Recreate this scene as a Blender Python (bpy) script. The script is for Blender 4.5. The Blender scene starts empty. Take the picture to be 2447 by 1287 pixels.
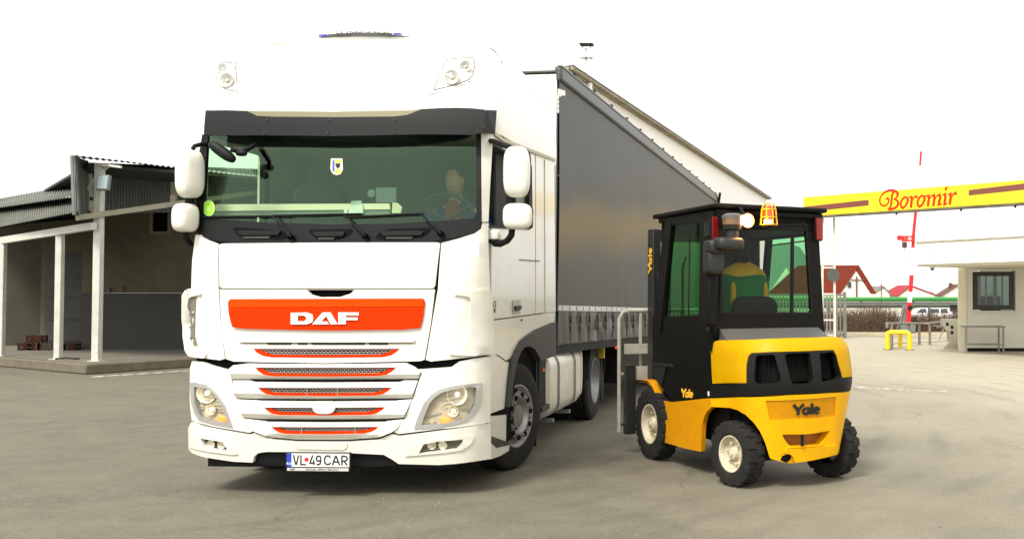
import bpy, bmesh, math, random
from mathutils import Vector, Matrix, geometry
random.seed(7)
rad = math.radians
S = bpy.context.scene
C = S.collection
# ------------------------------------------------------------------ camera
FPX, CX, CY, CH, PITCH, IW = 2402.8, 1740.3, 643.5, 1.6026, .0262, 2447.0
cam = bpy.data.cameras.new('camera')
cam_o = bpy.data.objects.new('camera', cam); C.objects.link(cam_o)
cam.sensor_fit = 'HORIZONTAL'; cam.sensor_width = 36; cam.lens = FPX / IW * 36
cam.shift_x = (IW / 2 - CX) / IW
cam.clip_start = .1; cam.clip_end = 6000
cam_o.location = (0, 0, CH); cam_o.rotation_euler = (math.pi / 2 + PITCH, 0, 0)
S.camera = cam_o
# ------------------------------------------------------------------ world, sun, exposure
SUN_EL, SUN_AZ = rad(52), rad(205)      # azimuth from +Y clockwise: behind the camera, slightly left
w = bpy.data.worlds.new('World'); S.world = w; w.use_nodes = True
nt = w.node_tree; nt.nodes.clear()
sky = nt.nodes.new('ShaderNodeTexSky'); sky.sky_type = 'NISHITA'; sky.sun_disc = False
sky.sun_elevation = SUN_EL; sky.sun_rotation = SUN_AZ; sky.air_density = 1.0; sky.dust_density = 4.0
hs = nt.nodes.new('ShaderNodeHueSaturation'); hs.inputs['Saturation'].default_value = .12
mx = nt.nodes.new('ShaderNodeMix'); mx.data_type = 'RGBA'; mx.inputs[0].default_value = .62
mx.inputs[7].default_value = (7.4, 7.35, 7.1, 1)
bg = nt.nodes.new('ShaderNodeBackground'); bg.inputs[1].default_value = .122
out = nt.nodes.new('ShaderNodeOutputWorld')
nt.links.new(sky.outputs[0], hs.inputs['Color']); nt.links.new(hs.outputs[0], mx.inputs[6])
nt.links.new(mx.outputs[2], bg.inputs[0]); nt.links.new(bg.outputs[0], out.inputs[0])
sun = bpy.data.lights.new('sun', 'SUN'); sun.energy = 1.7; sun.angle = rad(14); sun.color = (1, .96, .88)
sun_o = bpy.data.objects.new('sun', sun); C.objects.link(sun_o)
sd = Vector((math.sin(SUN_AZ) * math.cos(SUN_EL), math.cos(SUN_AZ) * math.cos(SUN_EL), math.sin(SUN_EL)))
sun_o.rotation_euler = sd.to_track_quat('Z', 'Y').to_euler()
vs = S.view_settings; vs.view_transform = 'Standard'; vs.look = 'None'; vs.gamma = 1; vs.exposure = 1.12
vs.use_curve_mapping = False
S.render.engine = 'CYCLES'
S.cycles.max_bounces = 8; S.cycles.transparent_max_bounces = 24

# ------------------------------------------------------------------ frames of reference
def ray(px, py):
    f = Vector((0, math.cos(PITCH), math.sin(PITCH))); u = Vector((0, -math.sin(PITCH), math.cos(PITCH)))
    return f + Vector((1, 0, 0)) * ((px - CX) / FPX) - u * ((py - CY) / FPX)
CAM = Vector((0, 0, CH))
def at(px, py, d):                       # point at world depth y = d
    r = ray(px, py); return CAM + r * (d / r.y)
def atz(px, py, z=0):                    # point at world height z
    r = ray(px, py); return CAM + r * ((z - CH) / r.z)
def project(P):
    x, y, z = P[0], P[1], P[2] - CH
    Z = y * math.cos(PITCH) + z * math.sin(PITCH); V = -y * math.sin(PITCH) + z * math.cos(PITCH)
    return CX + FPX * x / Z, CY - FPX * V / Z
M_TR = Matrix.Translation((-3.236, 8.0368, 0)) @ Matrix.Rotation(-.0518, 4, 'Z')
M_FK = Matrix.Translation((.4939, 8.7743, 0)) @ Matrix.Rotation(.4921, 4, 'Z')
M_TL = Matrix.Translation((-3.150, 11.166, 0)) @ Matrix.Rotation(-.1313, 4, 'Z')
def unp(mp, M, px, py, g):               # surface parameters of a photograph point on the surface mp(u, v)
    u, v = g
    for _ in range(40):
        P = M @ Vector(mp(u, v)); a = project(P); e0, e1 = px - a[0], py - a[1]
        if abs(e0) + abs(e1) < .02: break
        h = 1e-4
        b = project(M @ Vector(mp(u + h, v))); c = project(M @ Vector(mp(u, v + h)))
        j00, j10 = (b[0] - a[0]) / h, (b[1] - a[1]) / h; j01, j11 = (c[0] - a[0]) / h, (c[1] - a[1]) / h
        det = j00 * j11 - j01 * j10
        if abs(det) < 1e-6: det = 1e-6
        du = (e0 * j11 - e1 * j01) / det; dv = (j00 * e1 - j10 * e0) / det
        l = max(abs(du), abs(dv)); k = min(1, .25 / l) if l > 0 else 1
        u += du * k; v += dv * k
    return u, v

# ------------------------------------------------------------------ materials
MATS = {}
def mat(name, col, rough=.6, metal=0, coat=0, noise=0, nscale=6, bump=0, bscale=60, col2=None, spec=.5, emit=None, es=0, nlo=.35, nhi=.7):
    if name in MATS: return MATS[name]
    m = bpy.data.materials.new(name); m.use_nodes = True; n = m.node_tree; b = n.nodes['Principled BSDF']
    b.inputs['Base Color'].default_value = (*col, 1); b.inputs['Roughness'].default_value = rough
    b.inputs['Metallic'].default_value = metal; b.inputs['Coat Weight'].default_value = coat
    b.inputs['Coat Roughness'].default_value = .08
    b.inputs['Specular IOR Level'].default_value = spec
    if emit: b.inputs['Emission Color'].default_value = (*emit, 1); b.inputs['Emission Strength'].default_value = es
    tc = None
    if noise or bump:
        tc = n.nodes.new('ShaderNodeTexCoord')
    if noise:
        nz = n.nodes.new('ShaderNodeTexNoise'); nz.inputs['Scale'].default_value = nscale; nz.inputs['Detail'].default_value = 8
        nz.inputs['Roughness'].default_value = .65
        n.links.new(tc.outputs['Object'], nz.inputs['Vector'])
        rp = n.nodes.new('ShaderNodeMapRange'); rp.inputs[1].default_value = nlo; rp.inputs[2].default_value = nhi
        rp.inputs[4].default_value = noise
        n.links.new(nz.outputs['Fac'], rp.inputs[0])
        mm = n.nodes.new('ShaderNodeMix'); mm.data_type = 'RGBA'
        c2 = col2 or tuple(c * .5 for c in col)
        mm.inputs[6].default_value = (*col, 1); mm.inputs[7].default_value = (*c2, 1)
        n.links.new(rp.outputs[0], mm.inputs[0]); n.links.new(mm.outputs[2], b.inputs['Base Color'])
    if bump:
        nb = n.nodes.new('ShaderNodeTexNoise'); nb.inputs['Scale'].default_value = bscale; nb.inputs['Detail'].default_value = 6
        n.links.new(tc.outputs['Object'], nb.inputs['Vector'])
        bp = n.nodes.new('ShaderNodeBump'); bp.inputs['Strength'].default_value = bump; bp.inputs['Distance'].default_value = .01
        n.links.new(nb.outputs['Fac'], bp.inputs['Height']); n.links.new(bp.outputs[0], b.inputs['Normal'])
    MATS[name] = m; return m
def glass(name, tint, refl=1.0, rough=.02, extra=0.0):
    m = bpy.data.materials.new(name); m.use_nodes = True; n = m.node_tree; n.nodes.clear()
    t = n.nodes.new('ShaderNodeBsdfTransparent'); t.inputs[0].default_value = (*tint, 1)
    g = n.nodes.new('ShaderNodeBsdfGlossy'); g.inputs['Roughness'].default_value = rough; g.inputs[0].default_value = (*refl, 1) if isinstance(refl, tuple) else (refl,) * 3 + (1,)
    f = n.nodes.new('ShaderNodeFresnel'); f.inputs[0].default_value = 1.5; ge = n.nodes.new('ShaderNodeNewGeometry'); iv = n.nodes.new('ShaderNodeMath'); iv.operation = 'SUBTRACT'; iv.inputs[0].default_value = 1; n.links.new(ge.outputs['Backfacing'], iv.inputs[1]); ml = n.nodes.new('ShaderNodeMath'); ml.operation = 'MULTIPLY'; n.links.new(iv.outputs[0], ml.inputs[1])
    a = n.nodes.new('ShaderNodeMath'); a.operation = 'ADD'; a.inputs[1].default_value = extra; a.use_clamp = True
    x = n.nodes.new('ShaderNodeMixShader'); o = n.nodes.new('ShaderNodeOutputMaterial')
    n.links.new(f.outputs[0], a.inputs[0]); n.links.new(a.outputs[0], ml.inputs[0]); n.links.new(ml.outputs[0], x.inputs[0]); n.links.new(t.outputs[0], x.inputs[1]); n.links.new(g.outputs[0], x.inputs[2])
    n.links.new(x.outputs[0], o.inputs[0]); return m
WHITE = mat('white_paint', (.70, .68, .595), .28, coat=.4, noise=.6, nscale=2.2, col2=(.55, .51, .40), nlo=.45, nhi=.8)
WHITE2 = mat('white_roof_paint', (.84, .83, .79), .35, coat=.4)
PLASTIC = mat('black_plastic', (.006, .0064, .0062), .5, spec=.2, bump=.08, bscale=200)
DPLAST = mat('dark_plastic', (.005, .005, .005), .6, spec=.2)
GPLAST = mat('grey_plastic', (.042, .040, .036), .6, noise=.4, nscale=5, col2=(.06, .056, .047), spec=.3)
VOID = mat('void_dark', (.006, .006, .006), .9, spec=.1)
RUBBER = mat('tyre_rubber', (.010, .0095, .009), .8, noise=.6, nscale=9, col2=(.030, .027, .022), bump=.3, bscale=90, spec=.3)
ORANGE = mat('orange_red_paint', (.62, .030, .0), .5, spec=.05)
STEELW = mat('wheel_steel', (.30, .30, .285), .42, metal=.55, noise=.5, nscale=12, col2=(.2, .19, .17))
ALU = mat('aluminium_tank', (.74, .70, .60), .35, metal=.25, noise=.45, nscale=6, col2=(.50, .45, .36), bump=.04, bscale=20)
CHROME = mat('reflector_chrome', (.80, .74, .60), .4, metal=.25)
LETTERW = mat('white_lettering', (.85, .85, .82), .5)
LETTERB = mat('black_lettering', (.01, .01, .01), .5)
BLUE = mat('plate_blue', (.01, .045, .38), .5)
REDDOT = mat('plate_red', (.6, .01, .02), .5)
CURT_T = mat('curtain_trim_white', (.62, .60, .56), .6, noise=.5, nscale=8)
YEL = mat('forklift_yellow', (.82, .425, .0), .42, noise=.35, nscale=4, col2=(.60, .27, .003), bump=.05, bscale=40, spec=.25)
YEL_SHADE = mat('forklift_yellow_shaded', (.60, .26, .0), .45, noise=.35, nscale=7, col2=(.40, .13, .003), spec=.25)  # same yellow darkened: the side's shade is put into the colour
FBLK = mat('forklift_black', (.003, .003, .0026), .5, noise=.3, nscale=6, col2=(.007, .0065, .005), bump=.06, bscale=120, spec=.16)
FGREY = mat('forklift_dark_grey', (.014, .0145, .013), .5, noise=.4, nscale=8, col2=(.024, .022, .018), spec=.25)
FYL = mat('forklift_lettering', (.85, .42, .03), .5)
CREAMRIM = mat('cream_rim', (.62, .56, .40), .5, noise=.65, nscale=14, col2=(.25, .19, .11))
RACK = mat('galvanised_rack', (.45, .43, .36), .5, metal=.1, noise=.5, nscale=9, col2=(.25, .23, .18))
REDL = mat('red_lens', (.17, .002, .003), .3, coat=.2)
REDGLOW = mat('red_marker_lens', (.8, .05, .01), .3, emit=(1, .12, .02), es=.3)
AMBER = mat('amber_lens', (.75, .16, .01), .25, coat=.5, emit=(1, .25, .02), es=.15)
GLASS_T = glass('windscreen_glass', (.85, .93, .85), (.46, .68, .47), extra=.028)
GLASS_F = glass('forklift_green_glass', (.60, .90, .66), .35); GLASS_R = glass('forklift_rear_glass', (.80, .86, .80), .4)
GLASS_S = glass('side_window_glass', (.85, .95, .85), .8)
GLASS_B = glass('booth_glass', (.6, .7, .64), .8, extra=.03)
LENS = glass('clear_lens', (.95, .95, .94), .6, rough=.03, extra=.0)

# ------------------------------------------------------------------ mesh helpers
class MB:
    def __init__(s): s.v = []; s.f = []
    def add(s, vs_, fs_):
        o = len(s.v); s.v += [Vector(a) for a in vs_]; s.f += [tuple(i + o for i in f) for f in fs_]; return s
    def box(s, lo, hi, M=None):
        x0, y0, z0 = lo; x1, y1, z1 = hi
        vs_ = [Vector((x, y, z)) for z in (z0, z1) for y in (y0, y1) for x in (x0, x1)]
        if M: vs_ = [M @ a for a in vs_]
        return s.add(vs_, [(0, 2, 3, 1), (4, 5, 7, 6), (0, 1, 5, 4), (2, 6, 7, 3), (0, 4, 6, 2), (1, 3, 7, 5)])
    def beam(s, a, b, wx, wz, up=(0, 0, 1)):       # square bar between two points
        a, b = Vector(a), Vector(b); d = (b - a); L = d.length; d.normalize(); u = Vector(up)
        if abs(d.dot(u)) > .98: u = Vector((0, 1, 0))
        r = d.cross(u).normalized(); u = r.cross(d)
        M = Matrix((( r.x, d.x, u.x, a.x), (r.y, d.y, u.y, a.y), (r.z, d.z, u.z, a.z), (0, 0, 0, 1)))
        return s.box((-wx / 2, 0, -wz / 2), (wx / 2, L, wz / 2), M)
    def tube(s, pts, r, n=10, caps=True):
        pts = [Vector(p) for p in pts]; rr = r if isinstance(r, (list, tuple)) else [r] * len(pts)
        rings = []; prev = None
        for i, p in enumerate(pts):
            d = (pts[min(i + 1, len(pts) - 1)] - pts[max(i - 1, 0)]).normalized()
            if prev is None: u = d.orthogonal().normalized()
            else: u = (prev - d * prev.dot(d)).normalized()
            prev = u; q = d.cross(u)
            rings.append([p + (u * math.cos(2 * math.pi * k / n) + q * math.sin(2 * math.pi * k / n)) * rr[i] for k in range(n)])
        return s.rings(rings, caps)
    def rings(s, rings, caps=True, closed=True):
        n = len(rings[0]); o = len(s.v)
        for r in rings: s.v += [Vector(a) for a in r]
        for i in range(len(rings) - 1):
            for k in range(n if closed else n - 1):
                a = o + i * n + k; b = o + i * n + (k + 1) % n
                s.f.append((a, b, b + n, a + n))
        if caps:
            s.f.append(tuple(o + k for k in range(n))[::-1]); s.f.append(tuple(o + (len(rings) - 1) * n + k for k in range(n)))
        return s
    def lathe(s, prof, axis='X', c=(0, 0, 0), n=32, caps=False, M=None):   # prof: (along, radius)
        rings = []
        for a, r in prof:
            ring = []
            for k in range(n):
                t = 2 * math.pi * k / n; p, q = r * math.cos(t), r * math.sin(t)
                P = {'X': Vector((a, p, q)), 'Y': Vector((p, a, q)), 'Z': Vector((p, q, a))}[axis]
                if M: P = M @ P
                ring.append(P + Vector(c))
            rings.append(ring)
        return s.rings(rings, caps)
    def prism(s, poly, fn, d0, d1):                 # poly of 2-D points mapped by fn(u, v, d)
        a = [fn(u, v, d0) for u, v in poly]; b = [fn(u, v, d1) for u, v in poly]; n = len(poly); o = len(s.v)
        s.v += [Vector(p) for p in a + b]
        s.f.append(tuple(o + i for i in range(n))[::-1]); s.f.append(tuple(o + n + i for i in range(n)))
        for i in range(n): j = (i + 1) % n; s.f.append((o + i, o + j, o + n + j, o + n + i))
        return s
    def rbox(s, c, size, e=4.0, n=(20, 12), M=None):   # rounded (superellipsoid) box
        rings = []
        def sp(t, p): return math.copysign(abs(t) ** p, t)
        for i in range(n[1] + 1):
            ph = -math.pi / 2 + math.pi * i / n[1]; ph = max(-math.pi / 2 + .02, min(math.pi / 2 - .02, ph)); ring = []
            for k in range(n[0]):
                th = 2 * math.pi * k / n[0]
                P = Vector((size[0] / 2 * sp(math.cos(ph), 2 / e) * sp(math.cos(th), 2 / e), size[1] / 2 * sp(math.cos(ph), 2 / e) * sp(math.sin(th), 2 / e), size[2] / 2 * sp(math.sin(ph), 2 / e)))
                if M: P = M @ P
                ring.append(P + Vector(c))
            rings.append(ring)
        return s.rings(rings, True)
    def build(s, name, m, parent=None, ang=35, bevel=0, seg=2, kind=None):
        me = bpy.data.meshes.new(name); me.from_pydata([tuple(v) for v in s.v], [], s.f); me.update()
        bm = bmesh.new(); bm.from_mesh(me); bmesh.ops.recalc_face_normals(bm, faces=bm.faces[:]); bm.to_mesh(me); bm.free()
        me.materials.append(m)
        for p in me.polygons: p.use_smooth = True
        me.set_sharp_from_angle(angle=rad(ang))
        o = bpy.data.objects.new(name, me); C.objects.link(o)
        if parent: o.parent = parent
        if bevel:
            b = o.modifiers.new('bevel', 'BEVEL'); b.width = bevel; b.segments = seg; b.limit_method = 'ANGLE'; b.angle_limit = rad(40)
        if kind: o['kind'] = kind
        return o
def thing(name, label, cat, M=None, group=None):
    o = bpy.data.objects.new(name, None); C.objects.link(o); o.empty_display_size = .2
    if M: o.matrix_world = M
    o['label'] = label; o['category'] = cat
    if group: o['group'] = group
    return o
def tag(o, label, cat, group=None):
    o['label'] = label; o['category'] = cat
    if group: o['group'] = group
    return o
def structure(o): o['kind'] = 'structure'; return o
def inside(p, poly):
    c = False; n = len(poly); x, y = p
    for i in range(n):
        x0, y0 = poly[i]; x1, y1 = poly[i - 1]
        if (y0 > y) != (y1 > y) and x < (x1 - x0) * (y - y0) / (y1 - y0) + x0: c = not c
    return c
def dens(poly, st):
    r = []
    for i in range(len(poly)):
        a, b = poly[i], poly[(i + 1) % len(poly)]; L = math.hypot(b[0] - a[0], b[1] - a[1]); n = max(1, int(L / st))
        r += [(a[0] + (b[0] - a[0]) * k / n, a[1] + (b[1] - a[1]) * k / n) for k in range(n)]
    return r
def chaikin(poly, n=2):
    for _ in range(n):
        q = []
        for i in range(len(poly)):
            a, b = poly[i], poly[(i + 1) % len(poly)]
            q += [(a[0] * .75 + b[0] * .25, a[1] * .75 + b[1] * .25), (a[0] * .25 + b[0] * .75, a[1] * .25 + b[1] * .75)]
        poly = q
    return poly
def rnd(poly, r):                                   # round the corners of a pixel polygon by r
    q = []; n = len(poly)
    for i in range(n):
        p = Vector(poly[i]); a = Vector(poly[i - 1]); b = Vector(poly[(i + 1) % n])
        la, lb = (a - p).length, (b - p).length; k = min(r, la * .45, lb * .45)
        pa = p + (a - p) * (k / la); pb = p + (b - p) * (k / lb)
        for t in (0, .33, .67, 1): q.append(tuple(pa * (1 - t) ** 2 + p * 2 * t * (1 - t) + pb * t * t))
    return q
def patch(mb, fn, poly, holes=(), off=0, thick=.02, step=.06):
    """a plate that follows the surface fn(u, v, d), cut to poly"""
    lp = [dens(poly, step)] + [dens(h, step) for h in holes]
    pts = []; edges = []
    for l in lp:
        o = len(pts); pts += l; edges += [(o + i, o + (i + 1) % len(l)) for i in range(len(l))]
    xs = [p[0] for p in poly]; ys = [p[1] for p in poly]
    def ins(p): return inside(p, lp[0]) and not any(inside(p, h) for h in lp[1:])
    x = min(xs) + step * .5
    bd = [p for p in pts]
    while x < max(xs):
        y = min(ys) + step * .5
        while y < max(ys):
            if ins((x, y)) and all((x - q[0]) ** 2 + (y - q[1]) ** 2 > (step * .45) ** 2 for q in bd): pts.append((x, y))
            y += step
        x += step
    vs_, _, fs_, *_r = geometry.delaunay_2d_cdt([Vector(p) for p in pts], edges, [], 0, 1e-6)
    keep = [f for f in fs_ if ins((sum(vs_[i].x for i in f) / 3, sum(vs_[i].y for i in f) / 3))]
    of = off if callable(off) else (lambda u, v: off)
    top = [fn(q.x, q.y, of(q.x, q.y)) for q in vs_]; bot = [fn(q.x, q.y, of(q.x, q.y) - thick) for q in vs_]
    n = len(vs_); F = [tuple(f) for f in keep] + [tuple(i + n for i in f)[::-1] for f in keep]
    ec = {}
    for f in keep:
        for i in range(3):
            a, b = f[i], f[(i + 1) % 3]; ec.setdefault((min(a, b), max(a, b)), []).append((a, b))
    for k, l in ec.items():
        if len(l) == 1: a, b = l[0]; F.append((b, a, a + n, b + n))
    mb.add(top + bot, F); return mb
def strokes(mb, lines, fn, off=.002, th=.0015, dz=.0002):
    """lettering: each line = (points, width or widths) in surface units; consecutive strokes are set proud of each other"""
    for i, (pts, wd) in enumerate(lines):
        P = [Vector(p) for p in pts]; W = wd if isinstance(wd, (list, tuple)) else [wd] * len(P)
        L, R = [], []
        for k, p in enumerate(P):
            a = (P[k] - P[k - 1]).normalized() if k else None; b = (P[k + 1] - P[k]).normalized() if k < len(P) - 1 else None
            t = ((a or b) + (b or a)).normalized(); nn = Vector((-t.y, t.x))
            s_ = 1.0
            if a and b: s_ = 1 / max(.5, abs(nn.dot(Vector((-a.y, a.x)))))
            L.append(p + nn * W[k] / 2 * s_); R.append(p - nn * W[k] / 2 * s_)
        o = off + dz * i; n = len(P)
        A = [fn(q.x, q.y, o) for q in L + R]; Bk = [fn(q.x, q.y, o - th) for q in L + R]
        F = [(k, k + 1, n + k + 1, n + k) for k in range(n - 1)]
        F += [tuple(2 * n + q for q in f)[::-1] for f in F]
        F += [(k, k + 1, 2 * n + k + 1, 2 * n + k) for k in range(n - 1)] + [(n + k, n + k + 1, 3 * n + k + 1, 3 * n + k) for k in range(n - 1)]
        F += [(0, n, 3 * n, 2 * n), (n - 1, 2 * n - 1, 4 * n - 1, 3 * n - 1)]
        mb.add(A + Bk, F)
    return mb
def arc(cx, cy, rx, ry, a0, a1, n=12):
    return [(cx + rx * math.cos(rad(a0 + (a1 - a0) * k / n)), cy + ry * math.sin(rad(a0 + (a1 - a0) * k / n))) for k in range(n + 1)]
def text(s, size, M, m, parent, ext=.0008, name='lettering'):
    cu = bpy.data.curves.new('t', 'FONT'); cu.body = s; cu.size = size; cu.extrude = ext; cu.align_x = 'CENTER'; cu.align_y = 'CENTER'
    cu.resolution_u = 3
    t = bpy.data.objects.new('t', cu); C.objects.link(t)
    dg = bpy.context.evaluated_depsgraph_get(); me = bpy.data.meshes.new_from_object(t.evaluated_get(dg)); bpy.data.objects.remove(t)
    me.materials.clear(); me.materials.append(m); me.name = name
    me.transform(M); o = bpy.data.objects.new(name, me); C.objects.link(o)
    if parent: o.parent = parent
    return o

# ================================================================== SETTING
# ---- ground: one sheet, flat in the yard, falling gently away beyond the gate
def ground_mat():
    m = bpy.data.materials.new('asphalt'); m.use_nodes = True; n = m.node_tree; b = n.nodes['Principled BSDF']; L = n.links.new
    tc = n.nodes.new('ShaderNodeTexCoord')
    def noise(sc, det=6, rg=.6, vec=None):
        z = n.nodes.new('ShaderNodeTexNoise'); z.inputs['Scale'].default_value = sc; z.inputs['Detail'].default_value = det; z.inputs['Roughness'].default_value = rg
        L(vec or tc.outputs['Object'], z.inputs['Vector']); return z.outputs['Fac']
    def rng(s_, a, bb, c=0, d=1):
        r = n.nodes.new('ShaderNodeMapRange'); r.inputs[1].default_value = a; r.inputs[2].default_value = bb; r.inputs[3].default_value = c; r.inputs[4].default_value = d
        L(s_, r.inputs[0]); return r.outputs[0]
    def mixc(f, a, bb):
        x = n.nodes.new('ShaderNodeMix'); x.data_type = 'RGBA'
        if hasattr(f, 'node'): L(f, x.inputs[0])
        else: x.inputs[0].default_value = f
        for i, c in ((6, a), (7, bb)):
            if hasattr(c, 'node'): L(c, x.inputs[i])
            else: x.inputs[i].default_value = (*c, 1)
        return x.outputs[2]
    def mth(op, a, bb):
        x = n.nodes.new('ShaderNodeMath'); x.operation = op
        for i, c in enumerate((a, bb)):
            if hasattr(c, 'node'): L(c, x.inputs[i])
            else: x.inputs[i].default_value = c
        return x.outputs[0]
    base = mixc(rng(noise(.35), .35, .65), (.086, .077, .050), (.116, .104, .070))
    base = mixc(rng(noise(2.2, 8), .4, .75), base, (.145, .130, .088))
    # paler tone towards the gate side and the far end, broken by noise
    sp = n.nodes.new('ShaderNodeSeparateXYZ'); L(tc.outputs['Object'], sp.inputs[0])
    dx = mth('ADD', mth('MULTIPLY', sp.outputs[0], .09), mth('MULTIPLY', sp.outputs[1], .033))
    dx = mth('ADD', dx, mth('MULTIPLY', noise(.22, 5), .9))
    base = mixc(rng(dx, .62, 1.5), base, (.40, .36, .265))
    # streaks left by turning tyres: rings about a far point
    wv = n.nodes.new('ShaderNodeTexWave'); wv.wave_type = 'RINGS'; wv.rings_direction = 'Z'; wv.inputs['Scale'].default_value = .55
    wv.inputs['Distortion'].default_value = 5; wv.inputs['Detail'].default_value = 3; wv.inputs['Detail Scale'].default_value = .5
    mp = n.nodes.new('ShaderNodeMapping'); mp.inputs['Location'].default_value = (9, -14, 0); L(tc.outputs['Object'], mp.inputs[0]); L(mp.outputs[0], wv.inputs['Vector'])
    st = mth('MULTIPLY', rng(wv.outputs['Fac'], .62, 1.0), rng(noise(.5, 4), .42, .62))
    base = mixc(mth('MULTIPLY', st, .28), base, (.035, .033, .027))
    # fine aggregate
    fine = noise(70, 3, .8); base = mixc(rng(fine, .45, .72, 0, .7), base, (.20, .185, .145))
    fd = noise(38, 3, .8); base = mixc(rng(fd, .56, .68, 0, .75), base, (.028, .026, .021))
    # cracks
    vo = n.nodes.new('ShaderNodeTexVoronoi'); vo.feature = 'DISTANCE_TO_EDGE'; vo.inputs['Scale'].default_value = .28
    ds = n.nodes.new('ShaderNodeVectorMath'); ds.operation = 'ADD'; nc = n.nodes.new('ShaderNodeTexNoise'); nc.inputs['Scale'].default_value = 1.3; nc.inputs['Detail'].default_value = 8
    L(tc.outputs['Object'], nc.inputs['Vector']); L(tc.outputs['Object'], ds.inputs[0]); L(nc.outputs['Color'], ds.inputs[1]); L(ds.outputs[0], vo.inputs['Vector'])
    ck = mth('MULTIPLY', rng(vo.outputs['Distance'], 0, .005, 1, 0), rng(noise(.4, 2), .44, .56)); base = mixc(mth('MULTIPLY', ck, .45), base, (.035, .032, .026))
    base = mixc(rng(noise(.9, 5, .7), .64, .72, 0, .45), base, (.035, .032, .025)); base = mixc(rng(noise(14, 5, .75), .5, .68, 0, .45), base, (.19, .172, .128))
    L(base, b.inputs['Base Color']); b.inputs['Roughness'].default_value = .82; b.inputs['Specular IOR Level'].default_value = .35
    bp = n.nodes.new('ShaderNodeBump'); bp.inputs['Strength'].default_value = .5; bp.inputs['Distance'].default_value = .006
    L(mth('ADD', noise(90, 4, .8), mth('MULTIPLY', noise(6, 4), .6)), bp.inputs['Height']); L(bp.outputs[0], b.inputs['Normal'])
    return m
def gz(y): return 0 if y < 46 else (-.75 * min(1, (y - 46) / 20))
g = MB(); ys = [-30, 0, 20, 46, 50, 54, 58, 62, 66, 120, 400, 3000]; xs = [-2500, -60, -20, 0, 20, 60, 2500]
g.add([(x, y, gz(y)) for y in ys for x in xs], [(j * 7 + i, j * 7 + i + 1, j * 7 + i + 8, j * 7 + i + 7) for j in range(11) for i in range(6)])
structure(g.build('ground', ground_mat()))
# worn painted lines
LINE = mat('worn_line_paint', (.62, .60, .53), .7, noise=1, nscale=5, col2=(.17, .16, .13), nlo=.42, nhi=.62)
lm = MB()
for a, b in (((2040, 923), (2105, 928)), ((2112, 927), (2160, 931)), ((2168, 930), (2262, 935))):
    P, Q = atz(*a, .004), atz(*b, .004); lm.beam((P.x, P.y, .002), (Q.x, Q.y, .002), .09, .004)
for k in range(7):
    u = 222 + k * 36; P = atz(u, 900 - k * 2.4, .004); Q = atz(u + 26, 897.6 - k * 2.4, .004); lm.beam((P.x, P.y, .002), (Q.x, Q.y, .002), .12, .004)
structure(lm.build('road_marking', LINE))
# sandy verge in front of the hedge
VERGE = mat('sandy_verge', (.40, .34, .22), .95, noise=.8, nscale=1.4, col2=(.24, .19, .11), bump=.5, bscale=8)
vg = MB(); A = []
for i in range(41):
    t = i / 40; x = -6 + 36 * t; A.append((x, 40.3 + .5 * math.sin(i * 1.7) + .3 * math.sin(i * .6)))
vv = [(x, y, .004) for x, y in A] + [(x, 42.5, .08) for x, y in A] + [(x, 46, .06) for x, y in A]
vg.add(vv, [(i + r * 41, i + 1 + r * 41, i + 42 + r * 41, i + 41 + r * 41) for r in (0, 1) for i in range(40)])
structure(vg.build('verge', VERGE))
# far wooded hill, distance haze put into its colour
HILL = mat('far_hill', (.16, .20, .19), 1, noise=.5, nscale=.01, col2=(.11, .14, .12))
hb = MB(); N = 60; top = []
for i in range(N + 1):
    u = 900 + i * 22; hh = 26 + 34 * math.exp(-((u - 1890) / 90) ** 2) + 6 * math.sin(i * .5)
    hh *= max(0, min(1, (1958 - u) / 30))
    top.append((u, max(hh, 1)))
rows = [[], [], []]
for u, hh in top:
    P = at(u, 706, 900); Q = at(u, 706, 1100)
    rows[0].append((P.x, 900, -2)); rows[1].append((P.x * 1.05, 960, hh * .7)); rows[2].append((Q.x, 1100, hh + 1.6))
hb.rings(rows, False, False); structure(hb.build('hill', HILL))
# grit and small stones lying on the asphalt
gr = MB(); GRIT = mat('grit', (.22, .20, .15), .9, noise=1, nscale=30, col2=(.06, .055, .045))
for i in range(5200):
    y = 4.2 + 22 * random.random() ** 1.8; x = (random.uniform(-60, 2500) - CX) / FPX * y; r = random.uniform(.0025, .008) * (1.5 if random.random() < .06 else 1)
    q = [Vector((x + r * random.uniform(.7, 1.3) * math.cos(a), y + r * random.uniform(.7, 1.3) * math.sin(a), 0)) for a in (0, 1.2, 2.6, 3.9, 5.1)]
    gr.add(q + [Vector((x, y, r * random.uniform(.5, 1)))], [(k, (k + 1) % 5, 5) for k in range(5)])
tag(gr.build('grit', GRIT, kind='stuff'), 'loose grit and small stones scattered over the asphalt yard', 'grit')
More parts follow.
